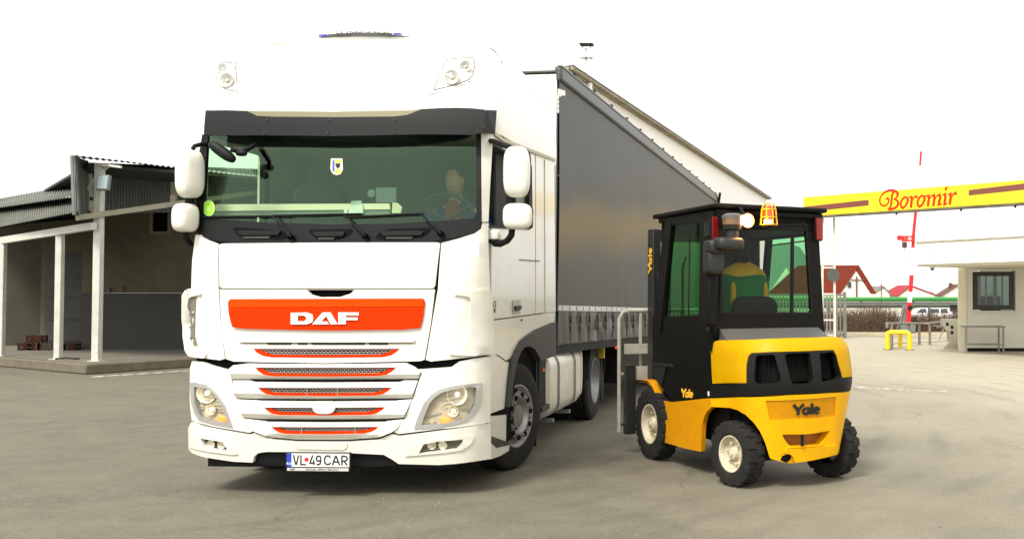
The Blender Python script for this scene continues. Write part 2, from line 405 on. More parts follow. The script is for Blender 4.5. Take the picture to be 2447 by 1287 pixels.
# ---- brown hedge of bare shrubs: thousands of twigs
TWIG = mat('bare_twigs', (.075, .042, .026), .9, noise=.8, nscale=.8, col2=(.12, .075, .045))
hd = MB()
for i in range(8500):
    x = random.uniform(-4, 16); y = random.uniform(42.4, 45.5)
    h = random.uniform(.5, 1.12) * (1 + .18 * math.sin(x * 1.3) + .1 * math.sin(x * 3.1)); r = random.uniform(.006, .014)
    b0 = Vector((x, y, 0)); t = b0 + Vector((random.gauss(0, .16), random.gauss(0, .16), h)); m_ = b0.lerp(t, .5) + Vector((random.gauss(0, .04), 0, 0))
    for p, q, rr in ((b0, m_, r), (m_, t, r * .6)):
        hd.add([p + Vector((-rr, 0, 0)), p + Vector((rr, 0, 0)), p + Vector((0, rr, 0)), q], [(0, 1, 3), (1, 2, 3), (2, 0, 3)])
    for _ in range(3):
        s0 = m_.lerp(t, random.uniform(-.6, .8)); s1 = s0 + Vector((random.gauss(0, .16), random.gauss(0, .12), random.uniform(.05, .22)))
        hd.add([s0 + Vector((-r * .8, 0, 0)), s0 + Vector((r * .8, 0, 0)), s0 + Vector((0, r, 0)), s1], [(0, 1, 3), (1, 2, 3), (2, 0, 3)])
tag(hd.build('hedge', TWIG, kind='stuff'), 'brown leafless shrub hedge along the verge below the green pipe', 'hedge')
hl = MB(); LEAFD = mat('dead_leaves', (.085, .042, .024), .9, noise=.6, nscale=2, col2=(.15, .09, .05))
for i in range(9000):
    c = Vector((random.uniform(-4, 16), random.uniform(42.4, 45.4), random.uniform(.02, .85) * random.uniform(.5, 1.1))); a = Vector([random.gauss(0, .035) for _ in range(3)]); b = Vector([random.gauss(0, .035) for _ in range(3)])
    hl.add([c - a, c + b, c + a], [(0, 1, 2)])
tag(hl.build('dry_leaves', LEAFD, kind='stuff'), 'dry brown leaves caught among the twigs of the hedge', 'leaves')
# ---- heating pipes
GP = mat('green_pipe', (.015, .20, .03), .5, noise=.4, nscale=1, col2=(.02, .22, .05))
GYP = mat('grey_pipe', (.10, .115, .10), .6, noise=.5, nscale=1, col2=(.06, .07, .06))
def pipe(name, z, d, r, m, label):
    b = MB(); b.tube([(-8, d, z), (25, d, z + .03)], r, 14); o = thing(name, label, 'pipe', Matrix.Identity(4))
    b.build('pipe_run', m, o)
    for k in range(12):
        f = MB(); x = -6.4 + k * 2.6; f.lathe([(-.03, r + .012), (.03, r + .012)], 'X', (x, d, z), 14, True); f.build('pipe_band', m, o)
    for k in range(6):
        f = MB(); x = -5 + k * 5; f.box((x - .05, d - .05, -.4), (x + .05, d + .05, z - r)); f.build('support', GYP, o)
pipe('green_pipe', 1.42, 50, .115, GP, 'green lagged heating pipe running above the brown hedge')
pipe('grey_pipe', 1.14, 50.1, .15, GYP, 'grey lagged pipe running just below the green one')

# ---- long white building behind the trailer
RENDERW = mat('white_render', (.88, .875, .85), .8, noise=.15, nscale=.6, col2=(.84, .83, .79))
EAVE = mat('weathered_eaves', (.20, .175, .13), .8, noise=.7, nscale=2, col2=(.40, .34, .24))
ROOFG = mat('grey_roof_sheet', (.10, .105, .088), .7, noise=.7, nscale=1.2, col2=(.17, .165, .13))
wb = thing('warehouse', 'long white rendered warehouse with brown eaves behind the trailer', 'building', Matrix.Identity(4))
P0, P1 = at(1370, 163, 23.8), at(1840, 473, 55.6); D = (P1 - P0); D.z = 0; D.normalize(); Nn = Vector((-D.y, D.x, 0)); Z = Vector((0, 0, 1))
L_ = (Vector((P1.x, P1.y, 0)) - Vector((P0.x, P0.y, 0))).length; Ez = 7.0
P0 = Vector((P0.x, P0.y, 0))
def wbp(s_, t, z): return P0 + D * s_ + Nn * t + Z * z
MW = Matrix(((D.x, Nn.x, 0, P0.x), (D.y, Nn.y, 0, P0.y), (0, 0, 1, 0), (0, 0, 0, 1)))
MB().box((0, .14, 0), (L_ - .4, 6, Ez - 1.1), MW).box((0, .14, Ez - 1.1), (L_ - .4, .4, Ez - .09), MW).build('wall', RENDERW, wb)
MB().box((-.3, 0, Ez - .085), (L_, .8, Ez), MW).build('eaves_board', EAVE, wb)
gt = MB(); gt.tube([wbp(-.3, -.07, Ez - .05), wbp(L_, -.07, Ez - .05)], .045, 10); gt.build('gutter', EAVE, wb)
rf = MB(); rf.add([wbp(-.3, -.1, Ez + .004), wbp(L_, -.1, Ez + .004), wbp(L_, 6.3, Ez - .9), wbp(-.3, 6.3, Ez - .9), wbp(-.3, -.1, Ez + .03), wbp(L_, -.1, Ez + .03), wbp(L_, 6.3, Ez - .87), wbp(-.3, 6.3, Ez - .87)], [(0, 1, 2, 3), (4, 5, 6, 7), (0, 1, 5, 4), (1, 2, 6, 5), (2, 3, 7, 6), (3, 0, 4, 7)])
rf.build('roof', ROOFG, wb)
ch = thing('chimney_flue', 'twin white metal flue with a dark cap rising above the trailer roof', 'chimney', Matrix.Identity(4))
FL = mat('flue_steel', (.78, .78, .76), .35, metal=.3, noise=.4, nscale=4, col2=(.5, .48, .44))
for k, dx in enumerate((-.075, .075)):
    c = at(1400, 706, 25); MB().tube([(c.x + dx, 25.0 - k * .02, 0), (c.x + dx, 25.0 - k * .02, 7.78)], .072, 14).build('flue_pipe', FL, ch)
    for zz in (6.9, 5.9, 7.5): MB().tube([(c.x + dx, 25.0 - k * .02, zz), (c.x + dx, 25.0 - k * .02, zz + .05)], .08, 14).build('flue_collar', STEELW, ch)
MB().box((c.x - .17, 24.84, 7.86), (c.x + .17, 25.14, 7.885)).build('flue_cap', FGREY, ch)
for dx in (-.1, .1): MB().box((c.x + dx - .01, 24.98, 7.75), (c.x + dx + .01, 25.0, 7.86)).build('cap_strut', FGREY, ch)
vt = MB(); c = at(1383, 181, 25.6); vt.lathe([(-.2, .16), (0, .2), (.06, .16), (.1, .02)], 'Z', c, 16, True); o = vt.build('roof_vent', FGREY); tag(o, 'small grey roof ventilator just left of the white flue', 'vent')

# ---- left loading building
lb = thing('loading_shed', 'open sided grey loading shed with metal roof and white posts', 'building', Matrix.Identity(4))
CONC = mat('concrete_plinth', (.15, .13, .085), .9, noise=.9, nscale=3, col2=(.10, .085, .055), bump=.6, bscale=15)
CONCT = mat('concrete_floor', (.15, .135, .10), .85, noise=.6, nscale=1.5, col2=(.14, .125, .095))
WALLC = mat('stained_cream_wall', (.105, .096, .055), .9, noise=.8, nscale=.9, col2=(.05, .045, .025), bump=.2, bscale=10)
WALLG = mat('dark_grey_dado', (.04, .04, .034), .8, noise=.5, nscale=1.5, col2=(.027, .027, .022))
SHEET = mat('corrugated_sheet', (.20, .215, .20), .55, metal=.3, noise=.7, nscale=1.6, col2=(.10, .105, .09))
POSTW = mat('white_post_paint', (.56, .56, .50), .6, noise=.6, nscale=3, col2=(.36, .34, .27))
a0 = Vector((-13.07, 20.5, 0)); dl = Vector((-3.53, 2.4, 0)).normalized(); dr = Vector((.36, .93, 0)).normalized()
def LP(s_, t, z): return a0 + dl * s_ + dr * t + Z * z         # s to the left, t inward
pl = MB(); pl.add([LP(0, 0, 0), LP(14, 0, 0), LP(14, 14, 0), LP(-9, 14, 0), LP(-.35, .0, 0), LP(0, 0, .2), LP(14, 0, .2), LP(14, 14, .2), LP(-9, 14, .2), LP(-.35, .0, .2)],
   [(0, 1, 6, 5), (1, 2, 7, 6), (2, 3, 8, 7), (3, 4, 9, 8), (4, 0, 5, 9), (0, 4, 3, 2, 1)]); 
pl = MB(); base = [LP(0, 0, 0), LP(14, 0, 0), LP(14, 14, 0), LP(-1.2, 14, 0)]
pl.add(base + [p + Z * .215 for p in base], [(0, 1, 5, 4), (1, 2, 6, 5), (2, 3, 7, 6), (3, 0, 4, 7), (4, 5, 6, 7), (3, 2, 1, 0)])
pl.build('platform', CONC, lb, bevel=.03)
fl = MB(); fl.add([LP(.12, .12, .22), LP(14, .12, .22), LP(14, 14, .22), LP(-.95, 14, .22)], [(0, 1, 2, 3)]); fl.build('platform_floor', CONCT, lb)
def wall(name, p, q, z0, z1, m, th=.2, parent=lb):
    b = MB(); d = (q - p).normalized(); n_ = Vector((-d.y, d.x, 0)) * th
    b.add([p + Z * z0, q + Z * z0, q + n_ + Z * z0, p + n_ + Z * z0, p + Z * z1, q + Z * z1, q + n_ + Z * z1, p + n_ + Z * z1], [(0, 1, 2, 3), (4, 5, 6, 7), (0, 1, 5, 4), (1, 2, 6, 5), (2, 3, 7, 6), (3, 0, 4, 7)])
    return b.build(name, m, parent)
w0, w1 = at(195, 706, 26.1), at(1000, 706, 26.1); w0.z = w1.z = 0
wc = at(352, 706, 26.1).x; wd_ = at(405, 706, 26.1).x
zt, zb = at(400, 500, 26.1).z, at(400, 560, 26.1).z
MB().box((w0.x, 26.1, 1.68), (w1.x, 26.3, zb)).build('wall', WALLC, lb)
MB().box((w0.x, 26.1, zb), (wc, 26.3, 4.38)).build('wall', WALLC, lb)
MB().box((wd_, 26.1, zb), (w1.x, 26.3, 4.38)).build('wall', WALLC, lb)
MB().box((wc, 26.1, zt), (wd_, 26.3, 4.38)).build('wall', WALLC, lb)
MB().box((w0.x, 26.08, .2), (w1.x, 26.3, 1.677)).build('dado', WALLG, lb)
wf = MB()
for lo, hi in (((wc, 26.12, zb), (wc + .09, 26.2, zt)), ((wd_ - .09, 26.12, zb), (wd_, 26.2, zt)), ((wc + .09, 26.12, zb), (wd_ - .09, 26.2, zb + .08)), ((wc + .09, 26.12, zt - .08), (wd_ - .09, 26.2, zt))): wf.box(lo, hi)
wn = wf.build('window', mat('window_wood', (.16, .14, .10), .7), lb); MB().box((wc + .08, 26.15, zb + .07), (wd_ - .08, 26.17, zt - .07)).build('pane', GLASS_B, wn)
MB().box((wc, 26.31, zb), (wd_, 26.33, zt)).build('window_dark_room', VOID, lb)
dx0, dx1 = at(108, 706, 26.6).x, w0.x
MB().box((dx0, 26.6, .2), (dx1 + .1, 26.7, 2.75)).build('door', mat('shed_door', (.045, .043, .034), .7, noise=.5, nscale=2), lb)
for k in range(4): MB().box((dx0 + .08, 26.575, .4 + k * .58), (dx1 - .06, 26.6, .9 + k * .58)).build('door_panel', MATS['shed_door'], lb, bevel=.008)
MB().box((dx0, 26.58, 2.75), (dx1 + .1, 26.8, 4.0)).build('wall', WALLC, lb)
WALLD = mat('shaded_wall', (.045, .042, .024), .95, noise=.7, nscale=1.2, col2=(.03, .028, .016)); MB().box((-26, 28.0, .2), (dx0, 28.2, 3.85)).build('wall', WALLD, lb)  # near-black colour stands in for the shade at the back of the shed
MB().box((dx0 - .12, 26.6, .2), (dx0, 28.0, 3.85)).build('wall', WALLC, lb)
for u, y in ((258, 693), (290, 690)):
    c = at(u, y, 26.05); MB().box((c.x - .05, 26.04, c.z - .07), (c.x + .05, 26.079, c.z + .07)).build('wall_notice', mat('notice_card', (.05, .05, .045), .6) if u == 258 else mat('notice_orange', (.09, .045, .015), .7), lb)
# posts
def post(u, vb, vt_, wpx, name='post'):
    r = ray(u, vb); t = (.22 - CH) / r.z; P = CAM + r * t; h = at(u, vt_, P.y).z; hw = wpx / FPX * P.y / 2
    return MB().box((P.x - hw, P.y - hw, .22), (P.x + hw, P.y + hw, h)).build(name, POSTW, lb, bevel=.01), P, h
post(2, 850, 572, 13); post(139, 858, 553, 14.5); p1, P1_, h1 = post(231, 862, 390, 17)
for u, v in ((139, 858), (231, 862), (2, 850)):
    r = ray(u, v); P = CAM + r * ((.22 - CH) / r.z); MB().box((P.x - .13, P.y - .13, .221), (P.x + .13, P.y + .13, .235)).build('base_plate', POSTW, lb)
# eaves beam along the posts, rafter up the end
MB().beam(at(-60, 585, 23.9), at(224, 540, 21.2), .12, .15).build('eaves_beam', POSTW, lb)
ra, rb_ = at(184, 520, 20.9), at(480, 478, 23.55); MB().beam(ra, rb_ + (rb_ - ra) * .8, .1, .11).build('rafter', mat('dull_beam', (.30, .28, .20), .7, noise=.5, nscale=3), lb)
for t in (.12, .75): 
    q = ra.lerp(rb_, t); MB().box((q.x - .04, q.y - .04, q.z + .05), (q.x + .04, q.y + .04, q.z + .2)).build('purlin_block', MATS['dull_beam'], lb)
# corrugated roofing
def corr(name, A, B, Cc, Dd, n, amp, m, parent, th=.01, per=10):
    """corrugated sheet: waves counted along AB; A-D and B-C run with the slope"""
    b = MB(); A, B, Cc, Dd = map(Vector, (A, B, Cc, Dd)); nrm = (B - A).cross(Dd - A).normalized(); K = n * 8
    r0, r1 = [], []
    for k in range(K + 1):
        t = k / K; o_ = nrm * amp * math.cos(k * math.pi / 4); r0.append(A.lerp(B, t) + o_); r1.append(Dd.lerp(Cc, t) + o_)
    b.add(r0 + r1 + [p - nrm * th for p in r0] + [p - nrm * th for p in r1],
          [(k, k + 1, K + 2 + k, K + 1 + k) for k in range(K)] + [(2 * K + 2 + k, 3 * K + 3 + k, 3 * K + 4 + k, 2 * K + 3 + k) for k in range(K)] + [(k, 2 * K + 2 + k, 2 * K + 3 + k, k + 1) for k in range(K)] + [(K + 1 + k, K + 2 + k, 3 * K + 4 + k, 3 * K + 3 + k) for k in range(K)])
    return b.build(name, m, parent, ang=80)
e0, e1 = at(-80, 558, 24.0), at(186, 506, 20.7)
u0, u1 = at(-80, 512, 25.3), at(186, 482, 22.2)
corr('lower_roof', e1, e0, u0 + (u0 - e0) * .2, u1 + (u1 - e1) * .2, 52, .013, ROOFG, lb)
corr('upper_roof', at(176, 470, 21.7), at(-80, 508, 24.9), at(-80, 489, 31.5), at(186, 441, 26.6), 44, .013, ROOFG, lb)
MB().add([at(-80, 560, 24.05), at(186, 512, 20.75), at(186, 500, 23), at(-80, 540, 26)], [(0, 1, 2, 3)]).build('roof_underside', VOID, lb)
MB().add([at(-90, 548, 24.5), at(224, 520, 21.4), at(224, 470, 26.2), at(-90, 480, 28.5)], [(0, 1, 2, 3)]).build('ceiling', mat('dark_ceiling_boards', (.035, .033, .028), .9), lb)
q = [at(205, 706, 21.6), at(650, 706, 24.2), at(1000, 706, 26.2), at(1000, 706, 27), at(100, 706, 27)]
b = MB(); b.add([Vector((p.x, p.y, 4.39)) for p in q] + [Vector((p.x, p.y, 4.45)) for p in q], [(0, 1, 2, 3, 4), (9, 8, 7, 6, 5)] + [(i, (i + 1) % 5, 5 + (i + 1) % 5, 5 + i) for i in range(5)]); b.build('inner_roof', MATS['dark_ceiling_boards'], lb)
# raised corrugated canopy
ca, cb = at(168, 369, 20.5), at(620, 424, 25.0); cbk = Vector((-2.6, 3.2, .2))
corr('canopy_roof', ca, cb, at(640, 418, 28.2), at(177, 376, 23.7), 34, .014, mat('pale_canopy_sheet', (.55, .56, .54), .5, noise=.5, nscale=2, col2=(.35, .35, .31)), lb)
s0 = ca + Vector((.05, .05, -.06)); s0b = at(190, 512, 20.7)
corr('canopy_side', s0, Vector((s0b.x, s0b.y, s0b.z)), at(212, 512, 23.2), at(212, 385, 23.2), 1, .0, SHEET, lb)
for k in range(9):
    t = k / 9; u = 171 + 40 * t; d = 20.55 + 2.6 * t
    MB().beam(at(u, 372 + 13 * t, d), at(u + 6, 513, d), .05, .035).build('sheet_rib', SHEET, lb)
bk0, bk1 = at(212, 388, 23.4), at(620, 404, 26.0)
corr('canopy_back', bk0, bk1, at(620, 500, 26.0), at(212, 512, 23.4), 60, .02, SHEET, lb)
for u, d, v0, v1 in ((211, 22.9, 393, 512), (416, 24.6, 404, 484)): MB().beam(at(u, v0, d), at(u, v1, d), .12, .12).build('canopy_post', POSTW, lb)
h_ = P1_.y
for a, b in (((211, 452), (231, 425)), ((240, 412), (262, 393)), ((231, 425), (246, 408))): MB().beam(at(*a, h_ + .05), at(*b, h_ - .05), .05, .06).build('brace', POSTW, lb)
MB().beam(at(232, 392, h_ - .1), at(290, 399, h_ - .1), .06, .05).build('bracket_arm', POSTW, lb)
MB().box((at(232, 0, h_).x, h_ - .14, at(232, 480, h_).z), (at(238, 0, h_).x, h_ - .1, at(232, 472, h_).z)).build('junction_box', FGREY, lb)
fx = thing('floodlight', 'grey glass-fronted floodlight on the corner post of the shed', 'lamp', Matrix.Identity(4))
c = at(246, 436, h_ - .25); Mf = Matrix.Translation(c) @ Matrix.Rotation(rad(-8), 4, 'X') @ Matrix.Rotation(rad(6), 4, 'Z')
MB().box((-.125, -.02, -.165), (.125, .09, .165), Mf).build('housing', mat('lamp_housing_grey', (.16, .165, .16), .5), fx, bevel=.015)
MB().box((-.10, -.032, -.14), (.10, -.021, .14), Mf).build('lamp_glass', mat('dull_lamp_glass', (.30, .36, .38), .25), fx)
MB().beam(c + Vector((-.05, .09, 0)), c + Vector((-.09, .2, .02)), .04, .04).build('bracket', FGREY, fx)
# red crates and pallets in the shade
CR = mat('red_crate', (.04, .012, .008), .8, spec=.1); PALT = mat('pallet_wood', (.05, .035, .02), .9)
for k, (u, h, m) in enumerate(((68, 1, CR), (88, 2, CR), (112, 1, PALT), (150, 1, PALT), (168, 1, CR))):
    r = ray(u, 836); P = CAM + r * ((.22 - CH) / r.z)
    for j in range(h):
        b = MB(); z0 = .222 + j * .2
        for i in range(3):
            zz = z0 + .02 + i * .055; b.box((P.x - .17, P.y - .12, zz), (P.x + .17, P.y - .1, zz + .035)); b.box((P.x - .17, P.y + .1, zz), (P.x + .17, P.y + .12, zz + .035))
            b.box((P.x - .19, P.y - .12, zz), (P.x - .17, P.y + .12, zz + .035)); b.box((P.x + .17, P.y - .12, zz), (P.x + .19, P.y + .12, zz + .035))
        b.box((P.x - .17, P.y - .1, z0), (P.x + .17, P.y + .1, z0 + .015))
        for sx in (-.18, .18):
            for sy in (-.11, .11): b.box((P.x + sx - .015, P.y + sy - .015, z0), (P.x + sx + .015, P.y + sy + .015, z0 + .185))
        tag(b.build('crate', m), ['leftmost red slatted crate on the shed floor', 'second red slatted crate from the left, at the foot of its stack', 'brown slatted crate left of the middle white post', 'brown slatted crate right of the middle white post', 'rightmost red slatted crate on the shed floor'][k] if j == 0 else 'red slatted crate on top of another in the shed', 'crate', 'crates in the shade of the shed')
# wheel stop at floor edge
b = MB(); r = ray(155, 860); P = CAM + r * ((.22 - CH) / r.z); b.tube([(P.x - .2, P.y, .25), (P.x, P.y, .27), (P.x + .25, P.y + .1, .245)], .02, 8); tag(b.build('scrap_bar', FGREY), 'short bent dark bar lying beside the middle post base', 'metal bar')

# ================================================================== GATE SIDE (right of the picture)
SIGNY = mat('sign_yellow', (.86, .66, .01), .5, noise=.15, nscale=1)
BROWN = mat('sign_brown', (.17, .045, .028), .6)
REDT = mat('sign_red', (.60, .028, .006), .6, spec=.2)
GALV = mat('galvanised_steel', (.24, .23, .20), .5, metal=.2, noise=.6, nscale=5, col2=(.14, .13, .11))
WHM = mat('white_metal_paint', (.60, .59, .53), .55, noise=.5, nscale=6, col2=(.36, .34, .28))
gs = thing('gate_sign', 'yellow overhead gate beam with red script lettering and brown stripes', 'sign', Matrix.Identity(4))
G0, G1 = at(1920, 700, 37.4), at(2447, 700, 31.8); G0.z = G1.z = 0
gd = (G1 - G0).normalized(); gn = Vector((gd.y, -gd.x, 0)); zb0, zt0 = 4.50, 5.27      # gn faces the camera
def gf(a, z, d): return G0 + gd * a + gn * d + Z * z
def gp(px, py): return unp(lambda a, z: gf(a, z, 0), Matrix.Identity(4), px, py, (4, 5))
GL = (G1 - G0).length
b = MB()
for k in range(8):
    x0 = k * 1.15; MB().add([gf(x0, zb0 + .06, 0), gf(x0 + 1.145, zb0 + .06, 0), gf(x0 + 1.145, zt0, 0), gf(x0, zt0, 0), gf(x0, zb0 + .06, -.5), gf(x0 + 1.145, zb0 + .06, -.5), gf(x0 + 1.145, zt0, -.5), gf(x0, zt0, -.5)], [(0, 1, 2, 3), (4, 5, 6, 7), (0, 1, 5, 4), (1, 2, 6, 5), (2, 3, 7, 6), (3, 0, 4, 7)]).build('panel', SIGNY, gs)
gb_ = MB(); gb_.add([gf(0, zb0, -.02), gf(9.2, zb0, -.02), gf(9.2, zb0 + .055, -.02), gf(0, zb0 + .055, -.02), gf(0, zb0, -.48), gf(9.2, zb0, -.48), gf(9.2, zb0 + .055, -.48), gf(0, zb0 + .055, -.48)], [(0, 1, 2, 3), (4, 5, 6, 7), (0, 1, 5, 4), (1, 2, 6, 5), (2, 3, 7, 6), (3, 0, 4, 7)])
gb_.build('bottom_rail', mat('rusty_rail', (.22, .19, .13), .8, noise=1, nscale=3, col2=(.05, .04, .03)), gs)
for q in ([(1920, 494), (2076, 477), (2076, 490.5), (1920, 507)], [(2315, 454), (2600, 420), (2600, 437), (2315, 467)]):
    MB().prism([gp(*p) for p in q], gf, .004, .010).build('stripe', BROWN, gs)
def zl(pts, wd): return ([gp(2080 + x / 9.788, 430 + y / 9.788) for x, y in pts], [k * .00185 for k in (wd if isinstance(wd, list) else [wd] * len(pts))])
L1 = [zl([(352, 450), (400, 425), (430, 455), (420, 530), (370, 590), (310, 605), (250, 580), (218, 510), (225, 430), (265, 350), (340, 280), (440, 242), (530, 240), (600, 265), (640, 315), (635, 370), (600, 420), (540, 450)], [14, 40, 40, 30, 32, 34, 36, 34, 32, 30, 40, 48, 50, 50, 52, 46, 30, 16]),
      zl([(545, 280), (510, 350), (495, 450), (490, 550), (470, 630), (400, 695)], [50, 46, 44, 44, 40, 14]),
      zl([(540, 455), (600, 458), (645, 500), (650, 560), (620, 620), (560, 665), (480, 680), (395, 694)], [18, 34, 46, 50, 48, 44, 46, 16]),
      zl([(870, 410), (800, 400), (740, 460), (708, 550), (720, 630), (760, 655), (820, 610), (865, 520), (875, 440), (860, 405)], [30, 40, 40, 42, 42, 42, 40, 48, 50, 34]),
      zl([(890, 390), (965, 395), (965, 480), (955, 580), (950, 650)], [12, 46, 52, 54, 50]), zl([(985, 480), (1030, 400), (1080, 380), (1095, 420)], [14, 30, 44, 30]),
      zl([(1265, 375), (1195, 365), (1135, 425), (1103, 515), (1115, 600), (1155, 622), (1215, 575), (1260, 485), (1270, 405), (1255, 370)], [30, 40, 40, 42, 42, 42, 40, 48, 50, 34]),
      zl([(1285, 370), (1365, 360), (1370, 430), (1355, 530), (1345, 620)], [12, 46, 50, 52, 46]), zl([(1380, 450), (1430, 370), (1490, 350), (1500, 430), (1485, 520), (1475, 610)], [14, 26, 46, 50, 52, 46]),
      zl([(1515, 440), (1565, 360), (1620, 340), (1635, 410), (1610, 500), (1600, 580), (1680, 560)], [14, 26, 46, 50, 52, 50, 12]),
      zl([(1680, 350), (1755, 325), (1755, 420), (1740, 500), (1735, 575), (1805, 550)], [12, 46, 50, 52, 50, 12]),
      zl([(1745, 255), (1770, 200), (1805, 155)], [14, 52, 14]), zl([(1810, 335), (1875, 315), (1880, 400), (1870, 490), (1855, 575)], [12, 46, 52, 54, 48]), zl([(1895, 410), (1945, 325), (1995, 300), (2010, 345)], [14, 30, 46, 34])]
strokes(MB(), L1, gf, .006, .003, .0006).build('lettering', REDT, gs)
for u in (2135, 2290, 2420):
    a, z = gp(u, 520); MB().box(tuple(gf(a, zb0 - .08, -.2) - Vector((.03, .03, 0))), tuple(gf(a, zb0 - .08, -.2) + Vector((.03, .03, .08)))).build('cable_clip', DPLAST, gs)
# ladder-shaped steel portal legs under the sign
lg = thing('gate_post', 'white ladder-shaped steel gate post under the left end of the sign', 'post', Matrix.Identity(4))
LD = 37.1
for u in (1966, 1993): MB().beam(at(u, 520, LD), Vector((at(u + (2 if u > 1980 else -2), 800, LD).x, LD, 0)), .085, .085).build('upright', WHM, lg)
for v in (583, 639, 702, 764, 800): MB().beam(at(1966, v, LD), at(1993, v, LD), .06, .06).build('rung', WHM, lg)
rs = MB(); c = at(1991, 657, LD - .12); rs.lathe([(-.012, .001), (-.012, .235), (.012, .235), (.012, .001)], 'Y', c, 32); o = thing('round_sign', 'round sign seen from its dark grey back on the gate post', 'sign', Matrix.Identity(4))
rs.build('disc', mat('sign_back', (.07, .075, .068), .6, noise=.4, nscale=9), o)
for dz in (-.1, .1): MB().box((c.x - .1, LD - .105, c.z + dz - .012), (c.x + .1, LD - .06, c.z + dz + .012)).build('clamp', GALV, o)
# sliding gate of vertical slats, running left behind the forklift
sg = thing('sliding_gate', 'grey sliding gate of vertical slats left of the round sign', 'gate', Matrix.Identity(4))
x0, x1 = at(1790, 0, 38.4).x, at(2014, 0, 38.4).x; zt_ = 1.66
n = int((x1 - x0) / .125)
me0 = None
for k in range(n + 1):
    xx = x0 + (x1 - x0) * k / n
    if me0 is None: o = MB().box((-.03, -.012, .2), (.03, .012, zt_)).build('slat', GALV, sg); me0 = o
    else: o = me0.copy(); C.objects.link(o); o.parent = sg
    o.location = (xx, 38.4, 0)
for z in (.22, .9, 1.6): MB().box((x0, 38.42, z), (x1, 38.47, z + .07)).build('rail', GALV, sg)
MB().box((x1 - .02, 38.36, 0), (x1 + .1, 38.5, 1.75)).build('end_post', GALV, sg)
MB().box((x0, 38.36, .06), (x1, 38.46, .19)).build('bottom_beam', GALV, sg)
for xx in (x1 - .2, x1 - .9, x0 + .4): MB().lathe([(-.02, .06), (.02, .06)], 'Y', (xx, 38.42, .06), 14, True).build('roller', FGREY, sg)
# barrier
ba = thing('barrier', 'raised red and white barrier boom on a grey cabinet beside the booth', 'barrier', Matrix.Identity(4))
BD = 42.0
c = at(2163, 790, BD)
cb_ = MB(); x0, x1 = at(2152, 0, BD).x, at(2172, 0, BD).x
cb_.add([(x0 - .1, BD, 0), (x1, BD, 0), (x1, BD + .35, 0), (x0 - .1, BD + .35, 0), (x0 + .06, BD + .03, 1.2), (x1 - .06, BD + .03, 1.2), (x1 - .06, BD + .3, 1.2), (x0 + .06, BD + .3, 1.2)], [(0, 3, 2, 1), (4, 5, 6, 7), (0, 1, 5, 4), (1, 2, 6, 5), (2, 3, 7, 6), (3, 0, 4, 7)])
cb_.build('cabinet', mat('cabinet_grey', (.17, .18, .175), .6, noise=.5, nscale=3), ba, bevel=.02)
MB().box((x1 - .02, BD - .1, .08), (x1 + .2, BD + .25, .5)).build('motor_box', MATS['cabinet_grey'], ba, bevel=.015)
bl = [(2171, 765), (2174, 722), (2175.5, 697), (2178, 655), (2181, 592), (2186, 549), (2188.5, 508), (2196, 440), (2199, 396), (2201, 362)]
cols = ['R', 'W', 'R', 'W', 'R', 'W', 'R', 'W', 'R']
RB = mat('barrier_red', (.62, .012, .015), .45); WBm = mat('barrier_white', (.8, .8, .78), .45)
seg = [(2170, 770, 'R'), (2173.5, 722, 'W'), (2175.5, 697, 'R'), (2178.5, 657, 'W'), (2180, 625, 'R'), (2181.5, 592, 'R'), (2183, 560, 'R'), (2188, 508, 'R'), (2190, 485, 'W'), (2194.5, 440, 'W'), (2198.5, 396, 'R'), (2201, 362, 'R')]
for k in range(len(seg) - 1):
    a, b_, q = seg[k]; a2, b2, _ = seg[k + 1]; wdt = .19 - .011 * k
    if k == 4: q = 'W'
    MB().beam(at(a, b_, BD - .08), at(a2, b2, BD - .08), wdt, .06).build('boom_section', RB if q == 'R' else WBm, ba)
pv = at(2174, 735, BD); MB().lathe([(-.2, .08), (-.16, .10), (0, .10)], 'Y', pv, 24, True).build('pivot_plate', FGREY, ba)
MB().tube([at(2160, 735, BD - .02), at(2150, 770, BD - .1), at(2143, 785, BD - .15)], .02, 8).build('stay_rod', GALV, ba)
sq = thing('boom_sign', 'small red stop disc and plate fixed across the raised barrier boom', 'sign', Matrix.Identity(4))
c = at(2149, 568, BD - .2); MB().lathe([(-.02, .001), (-.02, .11), (.0, .11), (.0, .001)], 'Y', c, 24).build('disc', RB, sq)
a, b_ = at(2154, 563, BD - .2), at(2185, 577, BD - .2)
MB().box((a.x, BD - .2, b_.z), (b_.x, BD - .17, a.z)).build('plate', RB, sq)
for u in (2161, 2167): MB().beam(at(u, 566, BD - .205), at(u + 3, 573, BD - .205), .035, .004).build('white_mark', WBm, sq)
rg = MB(); cc = at(2174, 570, BD - .205); rg.lathe([(-.004, .035), (-.004, .065), (0, .065), (0, .035), (-.004, .035)], 'Y', cc, 20); rg.build('white_ring', WBm, sq)
a = at(2156, 578, BD - .2); b_ = at(2167, 592, BD - .2); MB().box((a.x, BD - .25, b_.z), (b_.x, BD - .15, a.z)).build('signal_box', mat('signal_brown', (.06, .02, .02), .6), sq, bevel=.01)
MB().tube([at(2162, 592, BD - .2), at(2163, 690, BD - .2)], .012, 6).build('rod', GALV, sq)
